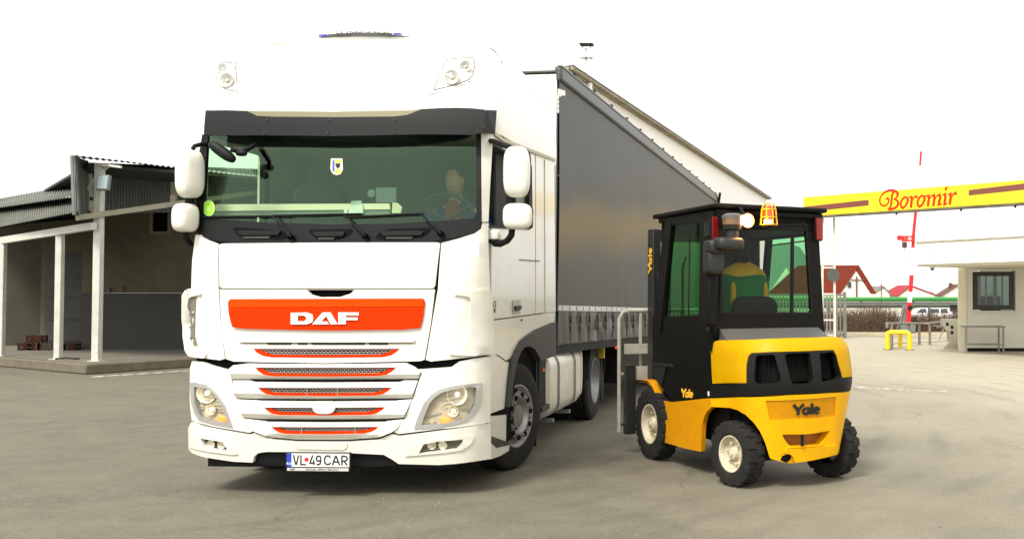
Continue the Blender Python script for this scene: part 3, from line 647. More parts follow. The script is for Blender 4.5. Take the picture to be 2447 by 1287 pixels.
# gate house
gh = thing('gate_house', 'white gate house with deep flat canopy and a black framed window', 'building', Matrix.Identity(4))
BW = mat('booth_render', (.70, .685, .60), .8, noise=.35, nscale=1.2, col2=(.60, .57, .46))
bx0 = at(2290, 0, 29.1).x; cz = at(2300, 628, 28).z
bd = 29.1; wl, wr, wt_, wb_ = at(2319, 0, bd).x, at(2421, 0, bd).x, at(2370, 646, bd).z, at(2370, 742, bd).z
for nm, lo, hi in (('wall', (bx0, bd, .1), (wl, bd + .3, 2.55)), ('wall', (wr, bd, .1), (bx0 + 8, bd + .3, 2.55)), ('wall', (wl, bd, .1), (wr, bd + .3, wb_)), ('wall', (wl, bd, wt_), (wr, bd + .3, 2.55)), ('back_wall', (bx0 + 1.5, bd + 4.7, .1), (bx0 + 8, bd + 5, 2.55))):
    MB().box(lo, hi).build(nm, BW, gh)
wall('side_wall', Vector((bx0 + 1.5, bd + 4.9, 0)), Vector((bx0 + .02, bd + .3, 0)), .1, 2.55, BW, .25, gh)
MB().box((bx0 - .06, bd - .05, 0), (bx0 + .16, bd - .002, 2.55)).build('corner_pilaster', mat('pilaster_cream', (.74, .68, .52), .8), gh)
MB().box((bx0 + .15, bd + .05, 0), (bx0 + 8, bd + .9, .098)).build('plinth', DPLAST, gh)
MB().box((bx0 + 1.3, bd + 2.8, .2), (bx0 + 7, bd + 2.85, 2.4)).build('room_partition', mat('room_dim', (.16, .18, .16), .9), gh)
BKF = mat('window_frame_black', (.012, .010, .009), .4)
wf = MB(); t = .13
for lo, hi in (((wl + .03, bd + .02, wb_ + .03), (wl + .03 + t, bd + .1, wt_ - .03)), ((wr - .03 - t, bd + .02, wb_ + .03), (wr - .03, bd + .1, wt_ - .03)), ((wl + .03 + t, bd + .02, wb_ + .03), (wr - .03 - t, bd + .1, wb_ + .03 + t)), ((wl + .03 + t, bd + .02, wt_ - .03 - t), (wr - .03 - t, bd + .1, wt_ - .03))): wf.box(lo, hi)
wo = wf.build('window', BKF, gh)
MB().box((wl + .1, bd + .055, wb_ + .1), (wr - .1, bd + .065, wt_ - .1)).build('pane', GLASS_B, wo)
MB().box((wl - .04, bd - .05, wb_ - .05), (wr + .04, bd - .002, wb_ - .01)).build('sill', BW, wo)
tr = MB()
for lo, hi in (((wl - .05, bd - .02, wb_ - .005), (wl - .002, bd - .002, wt_ + .05)), ((wr + .002, bd - .02, wb_ - .005), (wr + .05, bd - .002, wt_ + .05)), ((wl - .002, bd - .02, wt_ + .002), (wr + .002, bd - .002, wt_ + .05))): tr.box(lo, hi)
tr.build('window_trim', BW, gh)
BLD = mat('blind_grey', (.30, .34, .31), .8)
for k in range(4):
    xx = wl + .22 + k * .24; MB().box((xx, bd + .35, wb_ + .15), (xx + (.05 if k % 2 else .11), bd + .37, wt_ - .15)).build('curtain_strip', BLD, gh)
MB().box((wl + .45, bd + .5, wb_ - .3), (wl + .95, bd + .9, wb_ + .42)).build('desk_screen', DPLAST, gh)
for dx in (.55, .67): MB().lathe([(0, .001), (0, .03), (.01, .03)], 'Y', (wl + dx, bd + .44, wb_ + .48), 12).build('desk_lamp', mat('desk_lamp_white', (.8, .8, .7), .4), gh)
# canopy slab
c0, c1 = at(2190, 700, 27.6), at(2720, 700, 22.4); c0.z = c1.z = 0; cd = (c1 - c0).normalized(); cn = Vector((-cd.y, cd.x, 0)); zc0, zc1 = at(2190, 637, 27.6).z, at(2190, 577, 27.6).z
def cf(a, t, z): return c0 + cd * a + cn * t + Z * z
CLn = (c1 - c0).length
def slab(name, a0_, a1_, t0, t1, z0, z1, m):
    b = MB(); q = [cf(a0_, t0, z0), cf(a1_, t0, z0), cf(a1_, t1, z0), cf(a0_, t1, z0), cf(a0_, t0, z1), cf(a1_, t0, z1), cf(a1_, t1, z1), cf(a0_, t1, z1)]
    b.add(q, [(0, 3, 2, 1), (4, 5, 6, 7), (0, 1, 5, 4), (1, 2, 6, 5), (2, 3, 7, 6), (3, 0, 4, 7)]); return b.build(name, m, gh)
slab('canopy_soffit', .02, CLn, .02, 4.0, zc0, zc0 + .05, mat('soffit_cream', (.66, .62, .50), .8))
slab('canopy_trim', -.03, CLn, -.03, 4.05, zc0 + .052, zc0 + .10, BW)
npn = 14
for k in range(npn): slab('fascia_panel', CLn * k / npn, CLn * (k + 1) / npn - .006, 0, .05, zc0 + .103, zc1 - .04, BW)
slab('fascia_side', 0, .05, .055, 4.0, zc0 + .103, zc1 - .04, BW)
slab('canopy_coping', -.02, CLn, -.025, 4.02, zc1 - .038, zc1, mat('coping_grey', (.45, .43, .36), .7, noise=.6, nscale=3))
q = at(2350, 632, 28.9); MB().box((q.x - .55, 28.85, 2.50), (q.x + .4, 29.05, 2.54)).build('soffit_light', WHM, gh)
cc = thing('security_camera', 'small dome security camera hanging under the gate house canopy', 'camera', Matrix.Identity(4))
c = at(2228, 640, 28.2); MB().lathe([(.06, .07), (0, .07), (-.02, .06)], 'Z', (c.x, c.y, c.z), 16, True).build('mount', WHM, cc)
MB().lathe([(-.02, .055), (-.05, .045), (-.07, .02), (-.075, .001)], 'Z', (c.x, c.y, c.z), 16).build('dome', DPLAST, cc)
MB().box((c.x - .02, c.y - .02, c.z + .06), (c.x + .02, c.y + .02, zc0)).build('stem', WHM, cc)
# steel frame stands in front of the booth
def frame_stand(u0, u1, u2, d, label, grp):
    o = thing('steel_stand', label, 'stand', Matrix.Identity(4), grp)
    a, m_, e = at(u0, 0, d).x, at(u1, 0, d + .0).x, at(u2, 0, d + .45).x; zt_ = at(2340, 778, d).z
    for x, y in ((a, d - .25), (e, d - .25), (a + .12, d + .3), (e + .02, d + .3)): MB().box((x - .022, y - .022, 0), (x + .022, y + .022, zt_ - .045)).build('leg', GALV, o)
    MB().box((a - .03, d - .28, zt_ - .043), (e + .05, d + .33, zt_)).build('top', GALV, o)
    MB().box((a, d - .26, .22), (e, d - .235, .26)).build('lower_rail', GALV, o); MB().box((a + .12, d + .29, .22), (e, d + .31, .26)).build('lower_rail', GALV, o)
frame_stand(2299, 2340, 2376, 28.3, 'galvanised steel frame table against the gate house wall', 'stands')
# turnstile
tu = thing('turnstile', 'steel tripod turnstile cabinet beside the gate house corner', 'turnstile', Matrix.Identity(4))
td = 30.3; x0, x1, zt_ = at(2264, 0, td).x, at(2287, 0, td).x, at(2275, 762, td).z
STL = mat('brushed_steel', (.42, .40, .33), .4, metal=.5, noise=.4, nscale=6, col2=(.28, .26, .2))
MB().add([(x0 - .2, td, 0), (x1, td, 0), (x1, td + .35, 0), (x0 - .2, td + .35, 0), (x0, td, .22), (x1, td, .22), (x1, td + .35, .22), (x0, td + .35, .22), (x0, td, zt_ - .4), (x0 - .2, td, zt_ - .2), (x0 - .2, td, zt_), (x1, td, zt_), (x0, td + .35, zt_ - .4), (x0 - .2, td + .35, zt_ - .2), (x0 - .2, td + .35, zt_), (x1, td + .35, zt_)],
   [(0, 1, 5, 4), (3, 7, 6, 2), (0, 4, 7, 3), (1, 2, 6, 5), (4, 5, 11, 8), (8, 11, 10, 9), (7, 12, 15, 6), (12, 13, 14, 15), (4, 8, 12, 7), (8, 9, 13, 12), (9, 10, 14, 13), (10, 11, 15, 14), (5, 6, 15, 11), (0, 3, 2, 1)]).build('cabinet', STL, tu, ang=20)
for dx, z in ((-.06, zt_ - .15), (.08, zt_ - .24), (.08, zt_ - .4)): MB().box((x0 + dx - .04, td - .012, z - .045), (x0 + dx + .04, td - .001, z + .045)).build('reader', DPLAST, tu)
hb_ = Vector((x0 - .12, td + .1, zt_ - .22))
for e in (Vector((-.36, -.05, .02)), Vector((-.2, -.1, -.42)), Vector((-.15, .4, -.05))): MB().tube([hb_, hb_ + e], .018, 8).build('arm', GALV, tu)
# railing
rl = thing('railing', 'grey tubular railing between the turnstile and the yellow guard', 'railing', Matrix.Identity(4))
rp = [(2131, 833, 29.6), (2197, 823, 31.2), (2222, 823, 31.2)]
tops = []
for u, v, d in rp:
    P = atz(u, v, 0); t = Vector((P.x, P.y, at(u, 772, P.y).z)); tops.append(t); MB().tube([(P.x, P.y, 0), t], .042, 12).build('post', GALV, rl)
    MB().lathe([(0, .08), (.012, .08)], 'Z', (P.x, P.y, .001), 14, True).build('foot', GALV, rl)
z_ = tops[0].z; e_ = at(2264, 766, 31.0)
MB().tube([tops[0] + Vector((-.12, -.08, .0)), tops[0], tops[1], tops[2], e_], .035, 10).build('handrail', GALV, rl)
MB().tube([tops[0] + Vector((0, 0, -.62)), tops[1] + Vector((0, 0, -.62)), tops[2] + Vector((0, 0, -.62)), e_ + Vector((0, 0, -.62))], .012, 8).build('lower_wire', GALV, rl)
t = tops[0]; MB().box((t.x - .2, t.y - .12, t.z - .14), (t.x - .11, t.y - .06, t.z + .04)).build('end_box', GALV, rl, bevel=.01)
# yellow guard
yg = thing('guard_frame', 'bright yellow tubular guard frame in front of the railing', 'guard', Matrix.Identity(4))
YG = mat('guard_yellow', (.84, .60, .005), .4, noise=.25, nscale=9, col2=(.5, .35, .05))
A, B, Cc = atz(2121, 835, 0), atz(2174, 836, 0), atz(2154, 831, 0); zt_ = at(2121, 793, A.y).z
def bent(a, b): 
    return [Vector((a.x, a.y, 0)), Vector((a.x, a.y, zt_ - .1)), Vector((a.x, a.y, zt_)).lerp(Vector((b.x, b.y, zt_)), .03) - Z * .03, Vector((a.x, a.y, zt_)).lerp(Vector((b.x, b.y, zt_)), .13), Vector((a.x, a.y, zt_)).lerp(Vector((b.x, b.y, zt_)), .86), Vector((a.x, a.y, zt_)).lerp(Vector((b.x, b.y, zt_)), .97) - Z * .04, Vector((b.x, b.y, zt_ - .14)), Vector((b.x, b.y, 0))]
MB().tube(bent(A, B), .072, 14).build('hoop', YG, yg)
MB().tube([(Cc.x, Cc.y + .2, 0), (Cc.x, Cc.y + .2, zt_ - .02)], .066, 14).build('leg', YG, yg)
MB().tube([(Cc.x, Cc.y + .2, zt_ - .03), Vector((A.x, A.y, zt_ - .01)).lerp(Vector((B.x, B.y, zt_ - .01)), .2)], .06, 14).build('top_tube', YG, yg)
for q in (A, B): MB().box((q.x - .12, q.y - .1, .001), (q.x + .12, q.y + .1, .012)).build('base_plate', FGREY, yg)
# small square sign and pole behind the turnstile
o = thing('square_sign', 'small dark square sign on a thin pole before the green pipe', 'sign', Matrix.Identity(4))
c = at(2279, 736, 46.5); MB().box((c.x - .17, 46.5, c.z - .14), (c.x + .17, 46.53, c.z + .16)).build('plate', FGREY, o); MB().tube([(c.x, 46.56, 0), (c.x, 46.56, c.z)], .02, 8).build('pole', FGREY, o)
# ---- parked cars beyond the hedge
CARW = mat('car_white', (.8, .8, .78), .3, coat=.6); CARG = mat('car_silver', (.42, .44, .46), .35, metal=.5, coat=.5); CGL = mat('car_glass', (.03, .04, .04), .1)
def car(u, d, m, label):
    c = at(u, 706, d); o = thing('parked_car', label, 'car', Matrix.Translation((c.x, d, -.75)), 'cars parked beyond the hedge')
    sil = [(-2.1, .35), (-2.12, .75), (-1.95, .95), (-1.1, 1.03), (-.75, 1.08), (.1, 1.06), (1.6, 1.05), (2.0, .98), (2.1, .7), (2.08, .35)]
    b = MB()
    cabp = [(-1.1, 1.03), (-.45, 1.42), (.2, 1.5), (1.1, 1.48), (1.7, 1.2), (1.9, 1.0)]
    b.prism(sil, lambda x, z, t: (x, t, z), -.85, .85); b.build('body', m, o, bevel=.06, seg=3)
    q = MB(); n = len(cabp); r0 = [(x, -.80 + (z - 1.0) * .3, z) for x, z in cabp]; r1 = [(x, .80 - (z - 1.0) * .3, z) for x, z in cabp]
    q.add(r0 + r1, [tuple(range(n)), tuple(range(n, 2 * n))[::-1]] + [(i, (i + 1) % n, n + (i + 1) % n, n + i) for i in range(n)]); q.build('roof', m, o)
    for a, bb in ((( -.85, -.1)), ((0.0, .85)), ((.95, 1.55))):
        MB().add([(a, -.82, 1.08), (bb, -.82, 1.08), (bb - (.12 if bb > 1.5 else 0), -.70, 1.40), (a + (.35 if a < -.5 else 0), -.70, 1.40)], [(0, 1, 2, 3)]).build('side_window', CGL, o)
    for x in (-1.3, 1.3):
        w_ = MB().lathe([(-.1, .2), (-.1, .31), (.1, .31), (.1, .2)], 'Y', (x, -.8, .31), 20, True).build('wheel', RUBBER, o)
        MB().lathe([(-.11, .001), (-.115, .19), (-.1, .2)], 'Y', (x, -.8, .31), 14).build('rim', CARG, w_)
    MB().box((-2.13, -.7, .7), (-2.08, -.45, .85)).build('headlight', LETTERW, o)
car(2212, 76, CARW, 'white estate car parked beyond the hedge behind the barrier')
car(2296, 79, CARG, 'silver car parked beyond the hedge, partly behind the gate house')
# ---- houses
RT = mat('red_roof_tiles', (.17, .03, .018), .9, noise=.6, nscale=.6, col2=(.11, .025, .016), spec=.1); PINK = mat('red_sheet_roof', (.28, .015, .02), .5, noise=.3, nscale=.3); ORT = mat('orange_roof_tiles', (.50, .13, .05), .8); BRT = mat('brown_roof_tiles', (.11, .05, .035), .8, noise=.5, nscale=.5)
HW = mat('house_render', (.76, .72, .62), .9, noise=.3, nscale=.3, col2=(.62, .57, .46)); TIM = mat('house_timber', (.12, .08, .05), .8)
def house(label, uL, uR, ua, vr, ve, d, roof, left=0, hip=0, bldg=None, vtop=None):
    """gable faces the camera between uL and uR; the ridge runs back and left to u = left"""
    o = thing('house', label, 'house', Matrix.Identity(4), 'houses beyond the pipe')
    L0, R0, A0 = at(uL, ve, d), at(uR, ve, d), at(ua, vr, d)
    ln = Vector((at(left, 706, d).x - L0.x if left else -8, 4, 0)); ze = L0.z; zg = -.75
    w0_, w1_ = L0.x + .35, R0.x - .35
    def P(x, z, k): return (x + ln.x * k, d + .3 + ln.y * k, z)
    apz = A0.z - .35
    MB().add([P(w0_, zg, 0), P(w1_, zg, 0), P(w1_, ze, 0), P(A0.x, apz, 0), P(w0_, ze, 0), P(w0_, zg, 1), P(w1_, zg, 1), P(w1_, ze, 1), P(A0.x, apz, 1), P(w0_, ze, 1)], [(0, 1, 2, 3, 4), (5, 9, 8, 7, 6), (0, 4, 9, 5), (1, 6, 7, 2)]).build('wall', HW, o)
    th = .25; hx = hip
    b = MB(); A = [(L0.x, d, ze - .2), (A0.x, d, A0.z), (A0.x + ln.x * (1 - hx), d + ln.y * (1 - hx), A0.z), (L0.x + ln.x, d + ln.y, ze - .2)]
    b.add(A + [(x, y, z - th) for x, y, z in A], [(0, 1, 2, 3), (7, 6, 5, 4), (0, 4, 5, 1), (1, 5, 6, 2), (2, 6, 7, 3), (3, 7, 4, 0)]); b.build('roof', roof, o, ang=20)
    b = MB(); A = [(R0.x, d, R0.z - .2), (A0.x, d, A0.z), (A0.x + ln.x * (1 - hx), d + ln.y * (1 - hx), A0.z), (R0.x + ln.x, d + ln.y, R0.z - .2)]
    b.add(A + [(x, y, z - th) for x, y, z in A], [(3, 2, 1, 0), (4, 5, 6, 7), (0, 4, 5, 1), (1, 5, 6, 2), (2, 6, 7, 3), (3, 7, 4, 0)]); b.build('roof', roof, o, ang=20)
    return o, L0, R0, A0
o, L0, R0, A0 = house('large house with dark red tiled roof and half-timbered gable', 2008, 2093, 2052, 633, 696, 200, RT, left=1838, hip=.16)
for a, b_ in (((2047, 660), (2047, 716)), ((2034, 668), (2066, 668))): MB().beam(at(a[0], a[1], 200.15), at(b_[0], b_[1], 200.15), .35, .15).build('timber', TIM, o)
c = at(2030, 680, 200.1); fr = MB().box((c.x - .35, 200.0, c.z - .6), (c.x + .35, 200.25, c.z + .6)).build('window', TIM, o); MB().box((c.x - .25, 199.97, c.z - .5), (c.x + .25, 199.99, c.z + .5)).build('pane', CGL, fr)
house('grey gabled outbuilding between the large house and the red sheet roof', 2082, 2130, 2112, 683, 700, 215, mat('slate_roof', (.16, .15, .14), .8), left=2060)
house('low house with bright red sheet metal roof', 2146, 2243, 2178, 681, 703, 235, PINK, left=2106, hip=.3)
house('distant house with orange tiled roof, low on the horizon', 2205, 2246, 2226, 697, 707, 330, ORT, left=2196)
o, L0, R0, A0 = house('brown roofed house with a chimney beside the gate house', 2250, 2330, 2292, 678, 702, 190, BRT, left=2244)
c = at(2275, 682, 190); MB().box((c.x - .3, 191, c.z - 1.5), (c.x + .3, 191.6, c.z + .5)).build('chimney', BRT, o)
o = thing('utility_pole', 'thin dark pole standing by the grey outbuilding', 'pole', Matrix.Identity(4)); c = at(2106, 678, 190); MB().tube([(c.x, 190, -.75), (c.x, 190, c.z)], .12, 8).build('pole_shaft', TIM, o); MB().box((c.x - .5, 189.9, c.z - .5), (c.x + .5, 190, c.z - .4)).build('crossarm', TIM, o)

# ================================================================== TRACTOR UNIT
# local frame: x to the truck's left (right in the picture), y rearwards, z up; origin on the ground under the bumper
tk = thing('truck', 'white tractor unit with an orange brand bar, headlights on and a driver at the wheel', 'truck', M_TR)
HWD = 1.262
def crn(z): return .26 if z < 1.35 else .26 - .19 * min(1, (z - 1.35) / .75)
def prof(z):                                   # how far the front leans back with height
    K = [(0, .06), (.25, .02), (.5, 0), (.75, 0), (1.0, .015), (1.3, .03), (1.9, .055), (2.05, .07), (2.5, .13), (3.0, .22), (3.2, .27), (4, .5)]
    for (a, b), (c, d) in zip(K, K[1:]):
        if z <= c: return b + (d - b) * max(0, (z - a)) / (c - a)
    return K[-1][1]
def SF(x, z):
    ax = min(abs(x), HWD - .001); y = prof(z) + .055 * (ax / .9) ** 2; CRN = crn(z); e = HWD - CRN
    if ax > e: t = (ax - e) / CRN; y += CRN * .95 * (1 - math.sqrt(max(0, 1 - t * t)))
    return y
def nrm(x, z):
    h = .004; ax = max(-(HWD - .02), min(HWD - .02, x))
    return Vector((-(SF(ax + h, z) - SF(ax - h, z)) / (2 * h) * -1, -1, (SF(ax, z + h) - SF(ax, z - h)) / (2 * h))).normalized()
def F(x, z, d=0):
    n_ = nrm(x, z); return (x + n_.x * d, SF(x, z) + n_.y * d, z + n_.z * d)
def SD(y, z, d=0): return (HWD + d, y, z)
def f2(pts, d=0):
    r = []
    for px, py in pts:
        u, v = f2a([(px, py)], d)[0]
        if px > 1158.5 and d < .05:
            u = HWD - .003
            for _ in range(12): v += (project(M_TR @ Vector(F(u, v, d)))[1] - py) / 290
        r.append((u, v))
    return r
def f2a(pts, d=0): return [unp(lambda u, v: F(u, v, d), M_TR, px, py, (max(-1.15, min(1.15, (px - 790) / 290)), max(.2, 1.6 - (py - 706) / 300))) for px, py in pts]
def s2(pts, x=None):
    x = HWD if x is None else x; r = []
    for px, py in pts:
        y, z = unp(lambda u, v: (x, u, v), M_TR, px, py, (1.0, 1.5)); y0 = SF(HWD - .001, z) + .006
        if x == HWD and y < y0:                    # the side begins where the rounded corner ends
            for _ in range(12): z += (project(M_TR @ Vector((x, y0, z)))[1] - py) / 290
            y = SF(HWD - .001, z) + .006
        r.append((y, z))
    return r
def fpatch(name, pts, m, parent=tk, holes=(), off=.0, th=.018, step=.06, r=0, ang=35, d=0):
    q = rnd(pts, r) if r else pts
    b = MB(); patch(b, F, f2(q, d), [f2(h, d) for h in holes], off, th, step); return b.build(name, m, parent, ang=ang)
def spatch(name, pts, m, parent=tk, holes=(), off=0, th=.018, step=.15, r=0):
    q = rnd(pts, r) if r else pts
    b = MB(); patch(b, SD, s2(q), [s2(h) for h in holes], off, th, step); return b.build(name, m, parent)
# --- dark inner shell (everything the panels hang on); open in the windscreen band
def plan(z, y0, W, R, yb):                       # half-loop: from left rear round the front to right rear
    p = [(-W, yb), (-W, 1.0)]
    for k in range(9):
        t = math.pi / 2 * k / 8; p.append((-W + R - R * math.cos(t), y0 + .055 + R - R * math.sin(t)))
    for k in range(1, 8): x = -W + R + (2 * W - 2 * R) * k / 8; p.append((x, y0 + .055 * (x / .9) ** 2))
    p += [(-x, y) for x, y in p[:11]][::-1]
    return [(x, y, z) for x, y in p]
b = MB(); b.rings([plan(z, prof(z) + .12, 1.20, .25, 2.28) for z in (.3, .5, .75, .76, 1.0)], False); 
b.build('lower_shell', VOID, tk)
b = MB(); b.rings([plan(z, prof(z) + .05, 1.215, .25, 2.28) for z in (1.0, 1.5, 1.95)], False); b.build('inner_shell', VOID, tk)
MB().rings([plan(z, prof(2.0) + .05, 1.22, .25, 2.28) for z in (1.93, 1.95)]).build('cab_floor', DPLAST, tk)
# rear wall and cab interior
INT = mat('cab_interior_grey', (.20, .225, .20), .9, noise=.3, nscale=3); INTD = mat('cab_interior_dark', (.035, .037, .036), .8)
MB().box((-1.22, 2.05, 1.95), (1.22, 2.27, 3.1)).build('rear_wall', INT, tk)
MB().box((-1.22, .5, 3.02), (1.22, 2.26, 3.1)).build('ceiling', INTD, tk)
b = MB(); b.prism([(.38, 2.0), (.38, 2.13), (.62, 2.17), (.95, 2.1), (.98, 1.95), (.40, 1.95)], lambda y, z, t: (t, y, z), -1.18, 1.18); b.build('dashboard', INTD, tk, bevel=.02)
# side walls: right side (far) with window opening; near side is built of panels below
for lo, hi in (((-1.255, .40, 1.95), (-1.235, 2.75, 2.22)), ((-1.255, .40, 2.92), (-1.235, 2.75, 3.06)), ((-1.255, 1.32, 2.22), (-1.235, 2.75, 2.92)), ((-1.255, .36, 2.22), (-1.235, .47, 2.92))): MB().box(lo, hi).build('side_panel', WHITE, tk)
MB().box((-1.247, .47, 2.22), (-1.243, 1.32, 2.92)).build('side_window', GLASS_S, tk)
MB().box((-1.26, .40, .95), (-1.235, 2.75, 1.95)).build('side_panel', WHITE, tk)
MB().box((1.20, 1.25, 1.95), (1.215, 2.2, 3.0)).build('inner_trim', INT, tk)
b = MB(); b.tube([(-1.16, .98, 2.15), (-1.17, 1.28, 2.15), (-1.17, 1.33, 2.85), (-1.16, 1.2, 2.93)], .03, 8); b.build('window_curtain_edge', DPLAST, tk)
# --- front panels (outlines in the photograph's pixels, laid on the curved front)
ws = [(497, 312), (1138, 312), (1139, 505), (1131, 521), (1053, 528), (922, 535), (791, 536), (646, 532), (500, 522), (486, 516), (488, 452)]
fpatch('windscreen_frame', [(489, 300), (1148, 300), (1149, 480), (1149, 528), (1148, 545), (1134, 556), (1096, 567), (1009, 580), (900, 584.5), (748, 585), (574, 582), (500, 571.5), (473, 557), (468.5, 540), (469, 528), (477, 440)], PLASTIC, holes=[ws], off=.0, th=.03)
fpatch('windscreen', ws, GLASS_T, off=-.012, th=.003, step=.12, ang=60)
fpatch('windscreen_top_band', [(500, 322), (1132, 322), (1096, 335), (966, 350), (792, 355), (618, 350), (545, 340)], DPLAST, off=-.018, th=.002)  # dark band behind the glass along its upper edge
for q in ([(556, 545), (565, 543), (670, 550), (678, 556), (690, 566), (676, 573), (585, 570), (566, 560)], [(735, 549), (843, 547), (842, 556), (828, 566), (808, 573), (760, 572), (745, 561)], [(896, 571), (905, 555), (930, 547), (1030, 544), (1030, 551), (1018, 563), (990, 568), (930, 573)]):
    o = fpatch('grab_recess', q, VOID, off=.003, th=.003, r=5)
    x0, x1 = min(p[0] for p in q) + 14, max(p[0] for p in q) - 16; ym = sum(p[1] for p in q) / len(q)
    fpatch('grab_handle', [(x0, ym - 6), (x1, ym - 7), (x1 - 6, ym + 4), (x0 + 8, ym + 5)], PLASTIC, off=.022, th=.012, r=3)
    fpatch('foot_tread', [(x0 + 12, ym + 7), (x1 - 26, ym + 7), (x1 - 30, ym + 12), (x0 + 14, ym + 12)], GPLAST, off=.012, th=.01)
# wipers
def wiper(a, b_, c_, e):
    o = MB(); f = lambda p, d: F(*f2([p])[0], d)
    o.tube([f(a, .03), f(b_, .035)], [.012, .007], 8); o = o.build('wiper_arm', DPLAST, tk)
    m_ = MB(); m_.tube([f((c_[0] + (e[0] - c_[0]) * t, c_[1] + (e[1] - c_[1]) * t), .014) for t in (0, .25, .5, .75, 1)], .009, 6); m_.build('wiper_blade', DPLAST, o)
    MB().lathe([(-.02, .025), (.01, .022), (.015, .001)], 'Y', f(a, .02), 14).build('wiper_pivot', DPLAST, o)
wiper((700, 568), (656, 516), (486, 519), (700, 517)); wiper((877, 566), (825, 513), (655, 516), (865, 512)); wiper((1056, 560), (1006, 511), (826, 520), (1010, 511))
# visor: a dark shield standing proud of the screen, its lit top edge painted as a pale lip
vz = dict(d=.14)
fpatch('visor_lit_edge', [(586, 264), (610, 266), (800, 267.5), (980, 264), (1009, 260.5), (1000, 280), (600, 284)], mat('visor_lip_lit', (.17, .15, .065), .5), off=.115, th=.01, d=.115)
fpatch('sun_visor', [(491, 264), (540, 263.5), (587, 265), (602, 271), (614, 277), (660, 279), (800, 280), (940, 278.5), (972, 275), (990, 268), (1009, 260.6), (1060, 258), (1096, 257.6), (1130, 259), (1158, 262), (1163, 268), (1150, 318), (1122, 322), (1009, 321), (900, 323.5), (792, 325), (700, 324), (635, 323.5), (487, 323.5)], PLASTIC, off=.14, th=.012, d=.14, step=.05)
b = MB(); V = [F(*f2([p], .14)[0], .14) for p in ((1162, 263), (1150, 318))]; Wd = [SD(*s2([p])[0], .012) for p in ((1180, 264), (1169, 320))]
b.add([V[0], Wd[0], Wd[1], V[1], Vector(V[0]) + Vector((-.01, .015, 0)), Vector(Wd[0]) - Vector((.02, 0, 0)), Vector(Wd[1]) - Vector((.02, 0, 0)), Vector(V[1]) + Vector((-.01, .015, 0))], [(0, 1, 2, 3), (4, 7, 6, 5), (0, 4, 5, 1), (1, 5, 6, 2), (2, 6, 7, 3), (3, 7, 4, 0)]); b.build('visor_end', PLASTIC, tk)
for p in ((638, 287), (787, 287), (944, 287), (632, 318), (783, 318), (941, 317), (1157, 303)):
    c = F(*f2([p], .14)[0], .142); MB().lathe([(-.006, .008), (-.003, .010), (.0, .010)], 'Y', c, 10, True).build('visor_screw', GPLAST, tk)
# bonnet flap, brand panel, grille
fpatch('bonnet_flap', rnd([(526.5, 584), (536, 582), (1044, 579.5), (1052.5, 581), (1039.5, 688.5), (527, 688.5)], 8), WHITE, off=.012, th=.03)
brand = [(556, 714.5), (1013, 713), (1017, 720), (1013, 755), (1006, 783), (960, 787), (780, 789), (590, 785), (561, 781), (553, 750), (551, 722)]
row1 = [(607, 832.5), (957, 832.5), (948, 841), (935, 849), (915, 853), (780, 854.5), (650, 853.5), (630, 850), (615, 842)]
slot0 = [(735, 692), (848, 692), (840, 701), (815, 709), (768, 709.5), (745, 703)]
fpatch('grille_surround', [(527, 691), (1040, 691), (1030, 775), (1022, 820), (1015, 859), (1005, 862), (780, 867), (560, 863), (542, 857), (534, 800), (531, 765)], WHITE, holes=[row1, slot0], off=.012, th=.03)
bp = fpatch('brand_panel', brand, ORANGE, off=.034, th=.022, r=3)
fpatch('brand_panel_top', [(556, 716), (1012, 714.5), (1014, 732), (556, 734)], mat('orange_top_face', (.66, .055, .0), .5, spec=.06), bp, off=.038, th=.004)
# raised brand letters
def lp(P): return f2([(420 + x / 2.076, 560 + y / 2.076) for x, y in P], .04)
def letter(pts, name, holes=()): b = MB(); patch(b, F, lp(pts), [lp(h) for h in holes], .046, .008, .03); return b.build(name, LETTERW, bp)
letter([(572, 388), (650, 386), (678, 396), (683, 415), (678, 434), (652, 445), (572, 445)], 'letter_d', [[(606, 402), (640, 402), (652, 415), (640, 430), (606, 430)]])
letter([(678, 445), (730, 386), (768, 386), (804, 445), (770, 445), (749, 404), (722, 431), (752, 431), (760, 445)], 'letter_a')
letter([(808, 386), (908, 386), (908, 401), (845, 401), (845, 411), (903, 411), (903, 424), (845, 424), (845, 444), (808, 444)], 'letter_f')
fpatch('slot_bar', [(575, 817.5), (992, 817.5), (985, 821), (585, 821)], mat('slot_shadow_grey', (.30, .28, .22), .7), off=.016, th=.006)
for a, b_ in ((640, 700), (712, 738), (745, 875), (882, 930)): fpatch('shadow_slot', [(a, 818.6), (b_, 818.6), (b_ - 2, 822.5), (a + 3, 822.5)], VOID, off=.0185, th=.006)  # dark strips paint the shadow in the groove above the first opening
fpatch('grille_brow', [(572, 811), (995, 811), (992, 817), (575, 817)], WHITE, off=.03, th=.016, r=2)
